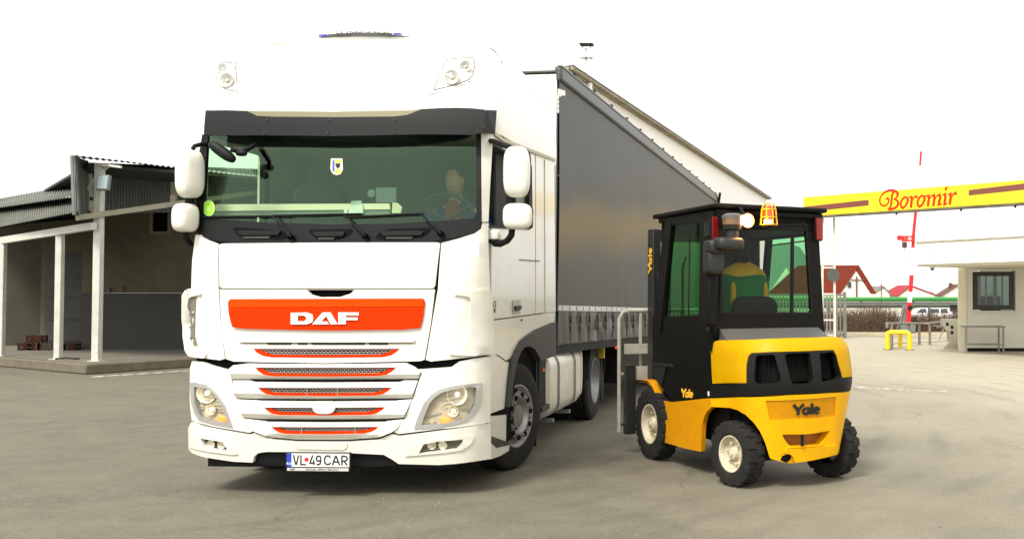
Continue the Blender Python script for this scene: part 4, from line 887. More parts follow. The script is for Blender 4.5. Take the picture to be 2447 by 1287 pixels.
# lower grille insert
insert = [(552, 880), (560, 872), (594, 867), (780, 869.5), (972, 866), (992, 876), (1007, 888), (986, 948), (966, 998), (950, 1022), (938, 1031), (907, 1043), (834, 1050), (708, 1049.5), (654, 1043.5), (612, 1030), (584, 993), (562, 930)]
well = [(597, 903), (968, 903), (960, 930), (944, 975), (925, 1008), (916, 1012), (648, 1012), (632, 1002), (615, 960), (603, 925)]
def bar(row, yt, yb, uL, uR):
    """one painted grille bar with its mesh opening"""
    return row
rows = [dict(o=[(613, 877), (949, 877), (940, 887), (928, 894), (908, 897.5), (780, 899), (650, 898), (632, 895), (620, 887)]),
        dict(o=[(620, 925), (939.5, 925), (930, 934), (920, 940), (900, 944), (780, 945.5), (655, 944), (638, 941), (627, 934)]),
        dict(o=[(634.5, 972), (923, 971), (915, 979), (903, 986), (885, 990), (780, 991.5), (668, 990.5), (650, 987), (641, 980)]),
        dict(o=[(652, 1018), (907.5, 1018), (900, 1025), (888, 1031), (870, 1034.5), (780, 1036.5), (685, 1035.5), (668, 1032), (658, 1026)])]
def slat(yt, yb):
    zt_, zb_ = f2([(780, yt)])[0][1], f2([(780, yb)])[0][1]
    def g(u, v):
        h = max(0, min(1, (v - zb_) / (zt_ - zb_))); return .008 + .030 * (h / .22 if h < .22 else (1 - h) / .78)
    return g
fpatch('grille_bar', [(552, 880), (560, 872), (594, 867.5), (780, 869.5), (972, 866.5), (992, 876), (1007, 888), (1001, 904), (968, 904.5), (780, 905.5), (597, 905), (557, 905)], WHITE, holes=[rows[0]['o']], step=.03, off=slat(867, 905), th=.035)
fpatch('grille_bar', [(559, 908), (598, 908), (612, 911.5), (780, 912.5), (955, 911.5), (966, 908), (999, 908), (986, 950), (950, 951), (780, 952.5), (615, 952), (566, 950)], WHITE, holes=[rows[1]['o']], step=.03, off=slat(908, 952), th=.035)
fpatch('grille_bar', [(567, 953), (615, 955.5), (780, 957.5), (950, 955.5), (985, 953), (967, 996), (930, 999), (780, 1001), (630, 1000), (585, 996)], WHITE, holes=[rows[2]['o']], step=.03, off=slat(954, 1001), th=.035)
fpatch('grille_bar', [(586, 999), (630, 1004.5), (780, 1006.5), (928, 1004.5), (965, 1000), (950, 1022), (938, 1031), (907, 1042.5), (834, 1049), (708, 1048.5), (654, 1042.5), (612, 1029)], WHITE, holes=[rows[3]['o']], step=.03, off=slat(1003, 1048), th=.04)
for q in ([(600, 904.5), (780, 905.5), (967, 904.5), (957, 909.5), (780, 911.5), (610, 909.5)], [(618, 951.5), (780, 952.5), (953, 951.5), (947, 955), (780, 956.5), (625, 955)], [(633, 1000.5), (780, 1001.5), (928, 1000.5), (922, 1005), (780, 1006.5), (641, 1005)]):
    fpatch('shadow_slot', q, VOID, off=.0165, th=.004)  # dark strips paint the shadow gaps between the bars
MESHC = mat('grille_mesh_grey', (.36, .34, .30), .45, metal=.2)
def shrink(poly, k):
    cx = sum(p[0] for p in poly) / len(poly); cy = sum(p[1] for p in poly) / len(poly); h = max(p[1] for p in poly) - min(p[1] for p in poly); wv_ = max(p[0] for p in poly) - min(p[0] for p in poly)
    return [(cx + (x - cx) * (1 - 2.6 * k / wv_), cy + (y - cy) * (1 - 1.2 * k / h)) for x, y in poly]
for row in [dict(o=row1)] + rows:
    o_ = row['o']; top = min(p[1] for p in o_)
    inner = [(x + (9 if x < 700 else -9 if x > 860 else 0), (y if abs(y - top) < 1.2 else y - 6.5)) for x, y in o_]
    inner = [(x, y) for x, y in inner]
    trim = fpatch('orange_trim', o_, ORANGE, holes=[[(x, y + (1.0 if abs(y - top) < 1.2 else 0)) for x, y in inner]], off=.006, th=.02, step=.05)
    q = f2(inner); z0, z1 = min(p[1] for p in q), max(p[1] for p in q); x0, x1 = min(p[0] for p in q), max(p[0] for p in q)
    fpatch('mesh_backing', o_, VOID, off=-.03, th=.004)
    m_ = MB(); nr = 4; hh = (z1 - z0) / (nr - .5)
    def rib(xa, xb, za, zb_, wd):
        n_ = max(1, int(abs(xb - xa) / .12)); P = [(xa + (xb - xa) * k / n_, za + (zb_ - za) * k / n_) for k in range(n_ + 1)]
        strokes(m_, [(P, wd)], F, -.004 if abs(za - zb_) < 1e-6 else -.005, .006)
    def span(z):                                   # usable x-range of the opening at height z
        t = max(0, (z1 - z) / (z1 - z0)); s_ = .005 + .085 * t ** 1.6; return x0 + s_, x1 - s_
    for k in range(nr + 1):
        z = z1 - k * hh + .002
        if z < z0: continue
        a, c_ = span(max(z, z0)); rib(a, c_, z, z, .0042)
        n_ = int((c_ - a) / .032)
        for i in range(n_):
            xx = x0 + (i + (.5 if k % 2 else 0)) * .032 + .01
            zb_ = max(z - hh, z0 - .004); a2, c2 = span(max(zb_, z0))
            if a2 < xx < c2: rib(xx, xx + .0005, z, zb_, .0050)
    m_.build('mesh', MESHC, tk, kind='stuff')
for a, b_, y, q in ((600, 966, 908, 3), (617, 955, 953.6, 2), (632, 928, 1002, 3)): pass
fpatch('radar_cover', [(752, 957), (802, 957), (804, 975), (798, 984), (788, 987), (765, 987), (754, 982), (750, 973)], WHITE, off=.028, th=.02, r=4)
for u, h in ((604, 915), (735, 915), (808, 915), (955, 915), (618, 962), (945, 962), (722, 1010), (850, 1010)): fpatch('panel_joint', [(u, h), (u + 1.2, h), (u + 1.0, h + 34 if h < 1000 else h + 36), (u - .4, h + 34 if h < 1000 else h + 36)], mat('joint_grey', (.30, .28, .22), .8), off=.0155, th=.004)
# corner panels beside the bonnet, with air deflectors
vent = [(449, 716), (462, 708), (466, 716), (461, 760), (463, 800), (468, 826), (462, 830), (452, 818), (448, 790)]
fpatch('corner_panel', [(469, 562), (475, 561), (500, 574), (524, 583), (524, 690), (529, 765), (539, 856), (528, 860), (494, 856), (466, 850), (462, 830), (460, 700), (461, 640)], WHITE, off=.01, th=.03)
fpatch('air_deflector', [(443.5, 705), (452, 692), (461, 688), (484, 700), (486, 704), (468, 707), (459, 712), (455, 770), (459, 815), (476, 832), (498, 845), (494, 856), (460, 851), (451, 838), (446, 806), (443, 760)], WHITE, off=.03, th=.03, r=3)
for y in (750, 780, 806): fpatch('vent_slat', [(457, y), (467, y), (467, y + 2), (457, y + 2)], GPLAST, off=.016, th=.006)
fpatch('vent_inner', [(460, 712), (472, 709), (470, 740), (468, 800), (476, 826), (466, 826), (459, 805)], mat('vent_olive', (.16, .15, .11), .7), off=.0135, th=.006)
fpatch('corner_panel', [(1055.5, 581), (1096, 570.5), (1135, 558), (1150, 546), (1153, 533), (1160, 533), (1162, 600), (1162, 700), (1161, 846), (1130, 852), (1030, 863), (1018, 859), (1030, 790), (1047, 690)], WHITE, off=.01, th=.03)
fpatch('air_deflector', [(1085, 704.5), (1100, 703), (1150, 690), (1163, 700), (1163, 845), (1130, 850), (1074, 847), (1098, 838), (1112, 820), (1119, 800), (1123, 716), (1118, 708)], WHITE, off=.032, th=.025, r=3)
fpatch('pillar_panel', [(1150.5, 300), (1164, 318), (1163, 530), (1152, 530)], WHITE, off=.006, th=.03)
fpatch('pillar_panel', [(484, 322), (488.5, 322), (478, 440), (467.5, 538), (463, 538), (466, 440)], PLASTIC, off=.006, th=.03)
# headlight panels and bumper
hlL = [(458.5, 914), (475, 914), (493.6, 918), (508, 927), (522, 941), (540, 969), (552, 1000), (559, 1021), (511, 1013), (478, 1003), (468, 985), (461, 960)]
hlR = [(990.5, 1025), (996, 1005), (1014, 962), (1030, 943), (1050, 930), (1075, 923), (1104, 918), (1149, 914), (1150, 925), (1149, 958), (1143, 975), (1132, 991), (1111, 1008), (1085, 1015), (1050, 1021.5)]
fpatch('headlight_panel', [(457, 878), (462, 862), (488, 864), (511, 873), (550, 883), (556, 910), (564, 940), (584, 997), (607, 1029), (598, 1032.5), (511, 1018), (461, 1003), (456.5, 960)], WHITE, holes=[hlL], off=.01, th=.03)
fpatch('headlight_panel', [(992, 882), (1079, 876), (1098, 863), (1130, 856), (1160, 850), (1161, 1007), (1050, 1024), (954, 1035.5), (941, 1031), (968, 998), (988, 950), (1009, 889)], WHITE, holes=[hlR], off=.01, th=.03)
fgL = [(484, 1045), (537, 1053.6), (545, 1066), (548, 1075), (500, 1068.5), (490, 1060)]; fgR = [(1002, 1081), (1014, 1059), (1050, 1052), (1105, 1047.5), (1103, 1058), (1092, 1069.5), (1050, 1075)]
fpatch('bumper', [(454, 1022), (461, 1007.5), (511, 1021), (598, 1036.5), (610, 1033), (654, 1047.5), (708, 1053), (834, 1053.5), (907, 1048), (938, 1035), (954, 1040), (1050, 1027.5), (1157, 1011), (1162, 1013), (1163, 1095), (1130, 1101), (1050, 1109), (954, 1106.5), (936, 1094.5), (918, 1084.5), (846, 1081), (692, 1078), (640, 1077.5), (619, 1080.5), (610, 1088), (606, 1103), (560, 1101), (494, 1091), (462, 1080), (455, 1072)], WHITE, holes=[fgL, fgR], off=.014, th=.035)
fpatch('fog_surround', [(459, 1034.5), (511, 1041), (544, 1048), (556, 1056), (573, 1083), (560, 1084), (505, 1077), (459, 1067)], WHITE, holes=[fgL], off=.026, th=.012, r=3)
fpatch('fog_surround', [(968, 1088), (979, 1067), (1000, 1054), (1068, 1044.5), (1129, 1037.5), (1131, 1042), (1121, 1060), (1104, 1073), (1060, 1080)], WHITE, holes=[fgR], off=.026, th=.012, r=3)
fpatch('tow_hatch', [(708.5, 1055), (833, 1055.5), (831, 1067), (824, 1073), (714, 1071), (707, 1064)], WHITE, off=.02, th=.008, r=3)
fpatch('bumper_lower_dark', [(606, 1080), (690, 1074), (850, 1076), (952, 1090), (955, 1112), (900, 1116), (640, 1113), (600, 1106)], DPLAST, off=-.02, th=.02)
MB().box((-1.0, .12, .22), (1.0, .3, .36)).build('underrun_beam', DPLAST, tk)
HSIL = mat('lamp_bezel_silver', (.42, .41, .38), .35, metal=.5); AMB2 = mat('indicator_amber', (.8, .22, .03), .3, emit=(1, .25, .05), es=.8)
BULB = mat('lit_bulb', (1, .9, .7), .3, emit=(1, .80, .45), es=5)
REFL = mat('lamp_reflector', (.66, .58, .42), .45, noise=.6, nscale=22, col2=(.34, .28, .19))
def headlight(outline, cx, cy, s_, ix, iy, flip):
    o = fpatch('headlight', outline, HSIL, holes=[shr(outline, .80)], off=.016, th=.05, r=2)
    fpatch('reflector', outline, REFL, o, off=-.028, th=.01)
    for k in range(5): fpatch('reflector_rib', [(cx - 34 * flip + k * 4, cy - 4 + k * 9), (cx + 34 * flip, cy - 14 + k * 9), (cx + 34 * flip, cy - 12.8 + k * 9), (cx - 34 * flip + k * 4, cy - 2.8 + k * 9)], HSIL, o, off=-.022, th=.005)
    inner = shr(outline, .80)
    for (dx, dy, r, rr) in ((8 * flip, -10, .085, 0), (-2 * flip, 30, .045, 0)):
        c = Vector(F(*f2([(cx + dx, cy + dy)])[0], -.015)); b = MB()
        b.lathe([(.05, .02), (.03, r * .6), (.0, r * .92), (-.012, r), (-.012, r * .97), (.0, r * .88), (.035, r * .5), (.055, .001)], 'Y', c, 28); b.build('bowl', CHROME, o)
        if dy == 0: b = MB(); b.rbox(c + Vector((0, -.0, 0)), (.125, .05, .10), 2.2); b.build('bulb', BULB, o)
        else:
            b = MB(); b.rbox(c, (.035, .03, .035), 2.2); b.build('position_bulb', mat('dim_bulb', (.9, .85, .7), .3, emit=(1, .85, .6), es=1.2), o)
    c = Vector(F(*f2([(ix, iy)])[0], -.018)); b = MB(); b.rbox(c, (.085, .03, .05), 3); b.build('indicator', AMB2, o)
    for k in range(3):
        q = Vector(F(*f2([(ix - (26 + k * 12) * flip, iy + 8 + k * 2.5)])[0], -.02)); b = MB(); b.lathe([(.01, .001), (0, .014), (-.01, .016)], 'Y', q, 12); b.build('led', CHROME, o)
    b = MB(); P = f2([(ix - 60 * flip, iy - 8), (ix + 62 * flip, iy - 26)]); b.beam(F(*P[0], -.01), F(*P[1], -.01), .012, .012); b.build('divider', HSIL, o)
    fpatch('lens', shr(outline, .84), LENS, o, off=.004, th=.002, step=.1, ang=60)
def shr(poly, k):
    cx = sum(p[0] for p in poly) / len(poly); cy = sum(p[1] for p in poly) / len(poly)
    return [(cx + (x - cx) * k, cy + (y - cy) * k) for x, y in poly]
headlight(hlR, 1085, 952, 1, 1064, 1004, 1); headlight(hlL, 500, 948, 1, 527, 1001, -1)
for q, u, v in ((fgL, 522, 1062), (fgR, 1052, 1063)):
    o = fpatch('fog_light', q, mat('fog_dark_chrome', (.22, .22, .19), .2, metal=.8), off=-.03, th=.01)
    for dx in (-20, 6): c = F(*f2([(u + dx, v)])[0], -.012); MB().lathe([(.02, .002), (.0, .03), (-.008, .036), (.0, .026), (.012, .001)], 'Y', c, 18).build('bowl', CHROME, o)
    fpatch('lens', q, LENS, o, off=.006, th=.002, step=.1)
# number plate
pz0, pz1 = f2([(770, 1112)])[0][1], f2([(770, 1079)])[0][1]
pf = MB(); pc = -.06
MB().box((-.265, pc, pz0 - .03), (.265, pc + .018, pz1 + .008)).build('plate_holder', DPLAST, tk, bevel=.004)
pp = MB().box((-.252, pc - .003, pz0 + .006), (.252, pc - .0005, pz1)).build('number_plate', mat('plate_white', (.72, .72, .66), .5), tk)
MB().box((-.252, pc - .0055, pz0 + .006), (-.214, pc - .0035, pz1)).build('euro_band', BLUE, pp)
MB().box((-.248, pc - .004, pz0 - .026), (.248, pc - .001, pz0 - .003)).build('dealer_strip', mat('dealer_strip_grey', (.5, .5, .47), .5), pp)
ph = pz1 - pz0 - .006
def pl2(pts, wd): return ([(-.252 + (x - 355) / 1630 * .504, pz1 - (y - 605 - (x - 355) * .018) / 330 * ph) for x, y in pts], wd)
W_ = .0125
PLN = [pl2([(525, 650), (595, 895)], W_), pl2([(665, 655), (607, 895)], W_), pl2([(727, 655), (727, 888), (855, 890)], W_),
       pl2([(1035, 660), (965, 855), (1090, 858)], W_), pl2([(1062, 780), (1062, 900)], W_),
       pl2([(1245, 740), (1232, 700), (1190, 680), (1145, 700), (1128, 750), (1145, 790), (1190, 808), (1235, 785), (1248, 745), (1245, 820), (1225, 875), (1185, 895), (1135, 880)], W_),
       pl2([(1500, 730), (1470, 690), (1420, 675), (1370, 700), (1345, 760), (1345, 820), (1365, 870), (1420, 895), (1470, 885), (1505, 845)], W_),
       pl2([(1550, 910), (1632, 680), (1715, 910)][:2], W_), pl2([(1642, 680), (1738, 912)], W_), pl2([(1590, 830), (1700, 833)], W_),
       pl2([(1798, 915), (1798, 690), (1880, 692), (1925, 720), (1935, 755), (1920, 790), (1880, 812), (1805, 812)], W_), pl2([(1860, 820), (1935, 915)], W_)]
def pfn(x, z, d): return (x, pc - .003 - d, z)
strokes(MB(), PLN, pfn, .0006, .0005, .00012).build('lettering', LETTERB, pp)
c = pl2([(875, 765)], 0)[0][0]; MB().lathe([(-.002, .001), (-.002, .017), (0, .017)], 'Y', (c[0], pc - .0035, c[1]), 20).build('red_dot', REDDOT, pp)
RX = Matrix.Rotation(math.pi / 2, 4, 'X')
text('RO', .026, Matrix.Translation((-.233, pc - .0062, pz0 + .03)) @ RX, LETTERW, pp)
text('DAF', .022, Matrix.Translation((-.205, pc - .0055, pz0 - .015)) @ RX, LETTERB, pp)
text('DAF Trucks - 0249 511 - 024 616 211', .017, Matrix.Translation((.035, pc - .0055, pz0 - .015)) @ RX, LETTERB, pp)
# --- near side panels
win = [(1164, 341), (1167, 339), (1206, 356), (1206, 543), (1168, 541), (1164, 533)]
fwin = s2(win)
door = [(1160.5, 322), (1300, 376), (1303, 746), (1240, 755), (1178, 763), (1162, 764)]
spatch('door', [(1160.5, 321), (1200, 336), (1280, 367), (1281, 749), (1240, 755), (1175, 763), (1161, 764)], WHITE, holes=[[(1166, 344), (1206, 360), (1245, 376), (1262, 384), (1268, 400), (1270, 540), (1262, 546), (1168, 541.5), (1165, 530)]], off=-.008, th=.03)
spatch('window_seal', [(1164, 341), (1206, 357), (1245, 373), (1265, 383), (1271, 400), (1273, 543), (1264, 549), (1167, 544.5), (1163.5, 533)], DPLAST, holes=[[(1167.5, 347), (1206, 362.5), (1245, 379), (1259, 386), (1264, 400), (1265, 538), (1258, 542), (1171, 538), (1168.5, 528)]], off=.002, th=.02)
spatch('cab_side_panel', [(1282.5, 368), (1301, 375.5), (1302, 746), (1283, 749)], WHITE, off=-.008, th=.03)
spatch('side_fairing', [(1303.5, 376.5), (1325, 386), (1329, 744), (1304.5, 746)], WHITE, off=-.004, th=.05)
spatch('sill_panel', [(1162, 766), (1240, 757.5), (1304, 748.5), (1328, 746), (1325, 768), (1275, 789), (1241, 815), (1221, 855), (1212, 861), (1190, 846), (1168, 851), (1162, 840)], WHITE, off=-.006, th=.03)
spatch('bumper_side', [(1162, 846), (1180, 846), (1190, 850), (1210, 864), (1217, 864), (1211, 918), (1206, 975), (1161, 988)], WHITE, off=-.004, th=.03)
spatch('window_curtain', [(1210, 365), (1262, 388), (1262, 538), (1210, 538)], mat('dark_curtain', (.03, .028, .026), .9), off=-.09, th=.02)
# door handle
dh = spatch('handle_recess', [(1225.5, 717), (1243, 715.5), (1243, 748), (1226, 749.5)], mat('handle_grey', (.42, .40, .34), .5), off=.004, th=.008, r=2)
spatch('handle', [(1227, 731), (1241.5, 729), (1241, 738), (1234, 743), (1227, 740)], FGREY, dh, off=.022, th=.015, r=2)
spatch('lock', [(1246, 762), (1249, 762), (1249, 766), (1246, 766)], GPLAST, off=.001, th=.01)
def side_text(t, px, py, size, m, x=HWD + .008, parent=tk, nm='lettering'):
    y, z = unp(lambda u, v: (x, u, v), M_TR, px, py, (1, 1.5)); return text(t, size, Matrix.Translation((x, y, z)) @ Matrix.Rotation(math.pi / 2, 4, 'Z') @ RX, m, parent, name=nm)
side_text('XF', 1181, 732, .12, FGREY); side_text('EURO', 1181, 743, .04, FGREY)
spatch('grab_line', [(1243, 619), (1290, 622), (1290, 625), (1243, 622)], mat('seam_olive', (.22, .20, .12), .7), off=.0, th=.006)
spatch('drip_rail', [(1161, 314), (1200, 330), (1325, 379), (1325, 386), (1200, 338), (1161, 322)], mat('drip_rail_beige', (.45, .42, .32), .6), off=.012, th=.03)
# wheel arch
arch_o = [(1207.6, 972), (1212, 920), (1221, 857), (1230, 835), (1241, 817), (1256, 802), (1275, 790), (1325, 769.5), (1325, 848), (1289, 862), (1281, 847), (1275, 835), (1266, 828), (1257, 826), (1248, 830), (1241, 839), (1234, 855), (1230, 871), (1225, 895), (1221, 920), (1219, 961), (1214, 972)]
spatch('wheel_arch', arch_o, GPLAST, off=.02, th=.09, r=3)
spatch('arch_liner', [(1222, 880), (1240, 830), (1257, 822), (1275, 832), (1292, 862), (1296, 965), (1275, 985), (1270, 860)], VOID, off=-.42, th=.01)
# step and bumper end
spatch('step_panel', [(1160, 994), (1218, 990), (1217, 1056), (1170, 1054), (1161, 1036)], WHITE, off=-.03, th=.03)
b = MB(); q = s2([(1166, 1040), (1218, 1056), (1218, 1062), (1186, 1070), (1170, 1056)]); patch(b, SD, q, (), -.005, .10, .2); b.build('step_tread', GPLAST, tk)
spatch('bumper_end', [(1162, 1013), (1166, 1018), (1168, 1058), (1185, 1070), (1217, 1063), (1215, 1076), (1195, 1088), (1163, 1096)], WHITE, off=.004, th=.05)
spatch('step_void', [(1160, 985), (1208, 972), (1216, 975), (1218, 992), (1160, 996)], VOID, off=-.08, th=.01)
# --- roof fairing: lofted shell above the visor
def loop(z, y0, W, R, yb):
    p = plan(z, y0 - .055 * 0, W, R, yb); return p
rowsR = [(2.98, .33, 1.255, .24), (3.06, .25, 1.265, .26), (3.15, .225, 1.265, .28), (3.3, .245, 1.26, .32), (3.45, .285, 1.24, .36), (3.56, .34, 1.21, .40), (3.68, .45, 1.16, .44), (3.79, .62, 1.10, .46), (3.87, .82, 1.03, .46), (3.93, 1.1, .95, .44), (3.955, 1.3, .9, .42)]
b = MB(); b.rings([loop(z, y0, W, R, 2.72) for z, y0, W, R in rowsR]); rfo = b.build('roof_fairing', WHITE2, tk, ang=50)
def RS(u, v, d=0):                                # front of the roof as a surface of (x, z)
    for (z0, a0_, W0, R0_), (z1, a1_, W1, R1_) in zip(rowsR, rowsR[1:]):
        if v <= z1 or z1 == rowsR[-1][0]:
            t = max(0, min(1.2, (v - z0) / (z1 - z0))); y0 = a0_ + (a1_ - a0_) * t; W = W0 + (W1 - W0) * t; R = R0_ + (R1_ - R0_) * t; break
    ax = min(abs(u), W - .002); y = y0 + .055 + (R - R) ; e = W - R
    y = y0 + .055 * (ax / .9) ** 2 if ax < e else y0 + .055 + R - math.sqrt(max(0, R * R - (ax - e) ** 2))
    sl = (a1_ - a0_) / (z1 - z0)
    n_ = Vector((0 if ax < e else math.copysign((ax - e) / R, u), -1, sl)).normalized(); P = Vector((u, y, v)) + n_ * d
    return tuple(P)
def r2(pts, d=0): return [unp(lambda u, v: RS(u, v, d), M_TR, px, py, (max(-1, min(1, (px - 820) / 300)), 3.45)) for px, py in pts]
def rpatch(name, pts, m, parent=tk, holes=(), off=.004, th=.008, step=.05, r=0):
    q = rnd(pts, r) if r else pts; b = MB(); patch(b, RS, r2(q), [r2(h) for h in holes], off, th, step); return b.build(name, m, parent)
SEAM = mat('seam_grey', (.13, .12, .10), .6)
lampR = [(1068, 142.5), (1090, 140), (1131, 138.5), (1134.5, 145), (1134, 165), (1130, 180), (1118, 192), (1095, 202), (1060, 211), (1035.5, 216.5)]
lampL = [(540, 147.5), (567.5, 149.5), (566.5, 180), (568.5, 221), (545, 215), (525, 207), (519, 200), (519, 190), (526, 165)]
for q, bowls in ((lampR, ((1113, 163, .048), (1082, 188, .062))), (lampL, ((548, 195, .06), (538, 168, .045)))):
    o = rpatch('roof_lamp', q, SEAM, holes=[shr(q, .95)], off=.006, th=.02, r=2)
    rpatch('reflector', shr(q, .95), mat('roof_lamp_inner', (.74, .74, .71), .6), o, off=.004, th=.004)
    for u, v, r in bowls:
        c = Vector(RS(*r2([(u, v)])[0], .02)); MB().lathe([(.012, .001), (.005, r * .6), (-.012, r), (-.016, r * .98), (-.004, r * .55), (.006, .001)], 'Y', c, 24).build('bowl', mat('roof_bowl', (.50, .50, .47), .5), o)
        MB().rbox(c + Vector((0, -.004, 0)), (r * .5, .02, r * .5), 2.2).build('bulb', CHROME, o)
    rpatch('lens', shr(q, .94), LENS, o, off=.034, th=.002)
for P in ([(1024, 226), (1060, 217.5), (1100, 205), (1125, 193)], [(518, 213), (530, 219), (550, 226), (577, 231)]):
    rpatch('seam', P + [(x, y + 1.3) for x, y in P[::-1]], SEAM, off=.004, th=.006)
# side crease of the roof and rear edge marks
b = MB(); y0_, z0_ = s2([(1182, 266)])[0]; 
for (a, c_) in (((1182, 265), (1235, 284)), ((1235, 284), (1290, 312))): pass

# roof air conditioner
ac = MB(); ac.rings([[( -.48 + .96 * k / 16, .80 + .10 * (abs(k - 8) / 8) ** 2 + dy, z + .02 * (1 - (abs(k - 8) / 8) ** 2)) for k in range(17)] + [(.5 - 1.0 * k / 16, 1.7, z + dz) for k in range(17)] for z, dy, dz in ((3.84, .02, 0), (3.90, 0, 0), (3.945, .03, 0), (3.98, .12, 0), (3.985, .3, 0))]); aco = ac.build('roof_cooler', WHITE2, tk, ang=50)
def AC(u, v, d=0): return (u, .80 + .10 * (u / .48) ** 2 - d, v + .02 * (1 - (u / .48) ** 2))
def a2(pts): return [unp(lambda u, v: AC(u, v, 0), M_TR, 730 + x / 7.647, 50 + y / 7.647, ((x - 1080) / 2200, 3.87)) for x, y in pts]
b = MB(); patch(b, AC, a2([(200, 320), (300, 300), (440, 250), (800, 228), (1200, 220), (1580, 230), (1620, 270), (1850, 285), (1960, 302), (1500, 302), (1100, 294), (700, 300), (400, 308)]), (), .012, .01, .05); b.build('cooler_grille', mat('cooler_dark', (.05, .055, .045), .5), aco)
for q in ([(255, 262), (410, 250), (385, 292), (260, 300)], [(1595, 228), (1720, 230), (1795, 245), (1760, 262), (1640, 268)]):
    b = MB(); patch(b, AC, a2(q), (), .016, .004, .05); b.build('blue_marking', mat('blue_marking', (.05, .04, .35), .5), aco)
text('SLIMCOOL', .062, Matrix.Translation((-.035, .80, 3.925)) @ Matrix.Rotation(rad(62), 4, 'X') @ Matrix.Diagonal((1.75, 1, 1, 1)), FGREY, aco)
# --- mirrors
def mirror(c, size, back, nm='mirror'):
    o = MB(); o.rbox(c, size, 3.4, (28, 16), Matrix.Rotation(back, 4, 'Z')); o = o.build(nm, WHITE, tk)
    m_ = MB(); m_.rbox(Vector(c) + Vector((0, .07, 0)), (size[0] * .92, .06, size[2] * .94), 5, (24, 12), Matrix.Rotation(back, 4, 'Z')); m_.build('mirror_back', DPLAST, o); return o
def tl(px, py, y):                                # local point at local depth y
    M_ = M_TR.inverted(); o = M_ @ CAM; e = (M_ @ (CAM + ray(px, py))) - o; return o + e * ((y - o.y) / e.y)
def msize(w_, h, y): k = (tl(800 + w_, 600, y) - tl(800, 600, y)).length; k2 = (tl(800, 600 + h, y) - tl(800, 600, y)).length; return k, k2
mw, mh = msize(61, 122, .12); mirror(tl(1235, 411, .12), (mw, .16, mh), rad(8))
mw, mh = msize(67, 62, .12); mirror(tl(1237, 517, .12), (mw, .15, mh), rad(8))
mw, mh = msize(44, 116, .12); mirror(tl(454, 416, .10), (mw * 1.15, .20, mh), rad(-30))
mw, mh = msize(45, 69, .12); mirror(tl(443, 520, .10), (mw * 1.1, .18, mh), rad(-25))
def arm(pts, r, ys): b = MB(); b.tube([tl(px, py, y) for (px, py), y in zip(pts, ys)], r, 10); return b.build('mirror_arm', DPLAST, tk)
arm([(1171, 337), (1180, 338), (1200, 346), (1217, 352)], .022, (.35, .3, .2, .16))
arm([(1221, 465), (1221, 492)], .04, (.15, .15))
arm([(1224, 546), (1222, 562), (1212, 575), (1195, 583), (1182, 582)], .026, (.15, .15, .2, .26, .33))
MB().rbox(tl(1181, 562, .34), (.11, .14, .09), 5).build('mirror_mount', WHITE, tk); MB().rbox(tl(1181, 576, .34), (.11, .14, .035), 5).build('mirror_mount_base', DPLAST, tk)
arm([(461, 356), (465, 349), (480, 345), (494, 344)], .018, (.12, .14, .2, .3)); arm([(454, 470), (452, 490)], .035, (.14, .14))
arm([(443, 552), (445, 568), (453, 580), (466, 586)], .024, (.13, .14, .2, .32))
arm([(480, 372), (476, 420), (470, 468)], .03, (.2, .2, .2))
b = MB(); c = tl(531, 363, -.02); b.rbox(c, (.255, .10, .085), 2.6, (28, 14), Matrix.Rotation(rad(-36) * -1, 4, 'Y') @ Matrix.Rotation(0, 4, 'Z')); b.build('kerb_mirror', PLASTIC, tk)
arm([(552, 357), (575, 363), (590, 357), (610, 346)], .02, (.0, .02, .06, .2)); 
b = MB(); b.rbox(tl(577, 366, .02), (.09, .06, .05), 2.6); b.build('kerb_mirror_joint', PLASTIC, tk)
# --- things in the windscreen
def wpatch(name, pts, m, off=-.02, r=0, parent=tk): return fpatch(name, pts, m, parent, off=off, th=.002, r=r)
st = wpatch('green_disc_sticker', [(498 + 14.5 * math.cos(t * .2618), 497 + 19 * math.sin(t * .2618)) for t in range(24)], mat('sticker_pale_green', (.45, .78, .20), .6), off=-.004)
wpatch('green_disc_inner', [(498 + 11.5 * math.cos(t * .2618), 497 + 15.5 * math.sin(t * .2618)) for t in range(24)], mat('sticker_lime', (.33, .75, .02), .6, emit=(.3, .8, .02), es=0), off=-.0015)
c = f2([(498, 498)])[0]; text('6', .075, Matrix.Translation(F(c[0], c[1], .001)) @ Matrix.Rotation(rad(78), 4, 'X'), mat('sticker_text', (.6, .85, .4), .6), tk)
s_ = wpatch('badge_sticker', [(790, 378), (818, 378), (819, 405), (814, 415), (804, 418), (795, 415), (789, 405)], mat('sticker_cream', (.75, .70, .50), .6), off=-.004, r=2)
wpatch('badge_blue', [(794, 383), (799, 383), (799, 411), (794, 408)], mat('badge_blue', (.03, .08, .45), .6), off=-.0015); wpatch('badge_yellow', [(800, 382), (816, 382), (816, 388), (800, 388)], mat('badge_yellow', (.8, .6, .05), .6), off=-.0015)
wpatch('badge_yellow', [(800, 404), (815, 404), (812, 413), (801, 413)], MATS['badge_yellow'], off=-.0015)
wpatch('badge_crest', [(801, 390), (813, 390), (812, 398), (807, 403), (802, 398)], FGREY, off=-.0015)
def ip(name, pts, y, m, dep=.01):                 # flat thing inside the cab at local depth y
    P = [tl(px, py, y) for px, py in pts]; n_ = len(P); b = MB(); b.add(P + [p + Vector((0, dep, 0)) for p in P], [tuple(range(n_)), tuple(range(n_, 2 * n_))[::-1]] + [(i, (i + 1) % n_, n_ + (i + 1) % n_, n_ + i) for i in range(n_)]); return b.build(name, m, tk)
DSH = mat('dash_shelf_pale', (.84, .74, .56), .7)
ip('dash_shelf', [(514, 488), (930, 486), (932, 500), (514, 504)], .34, DSH, .02); ip('dash_shelf_lower', [(505, 504), (932, 500), (932, 513), (505, 517)], .35, INT, .02)
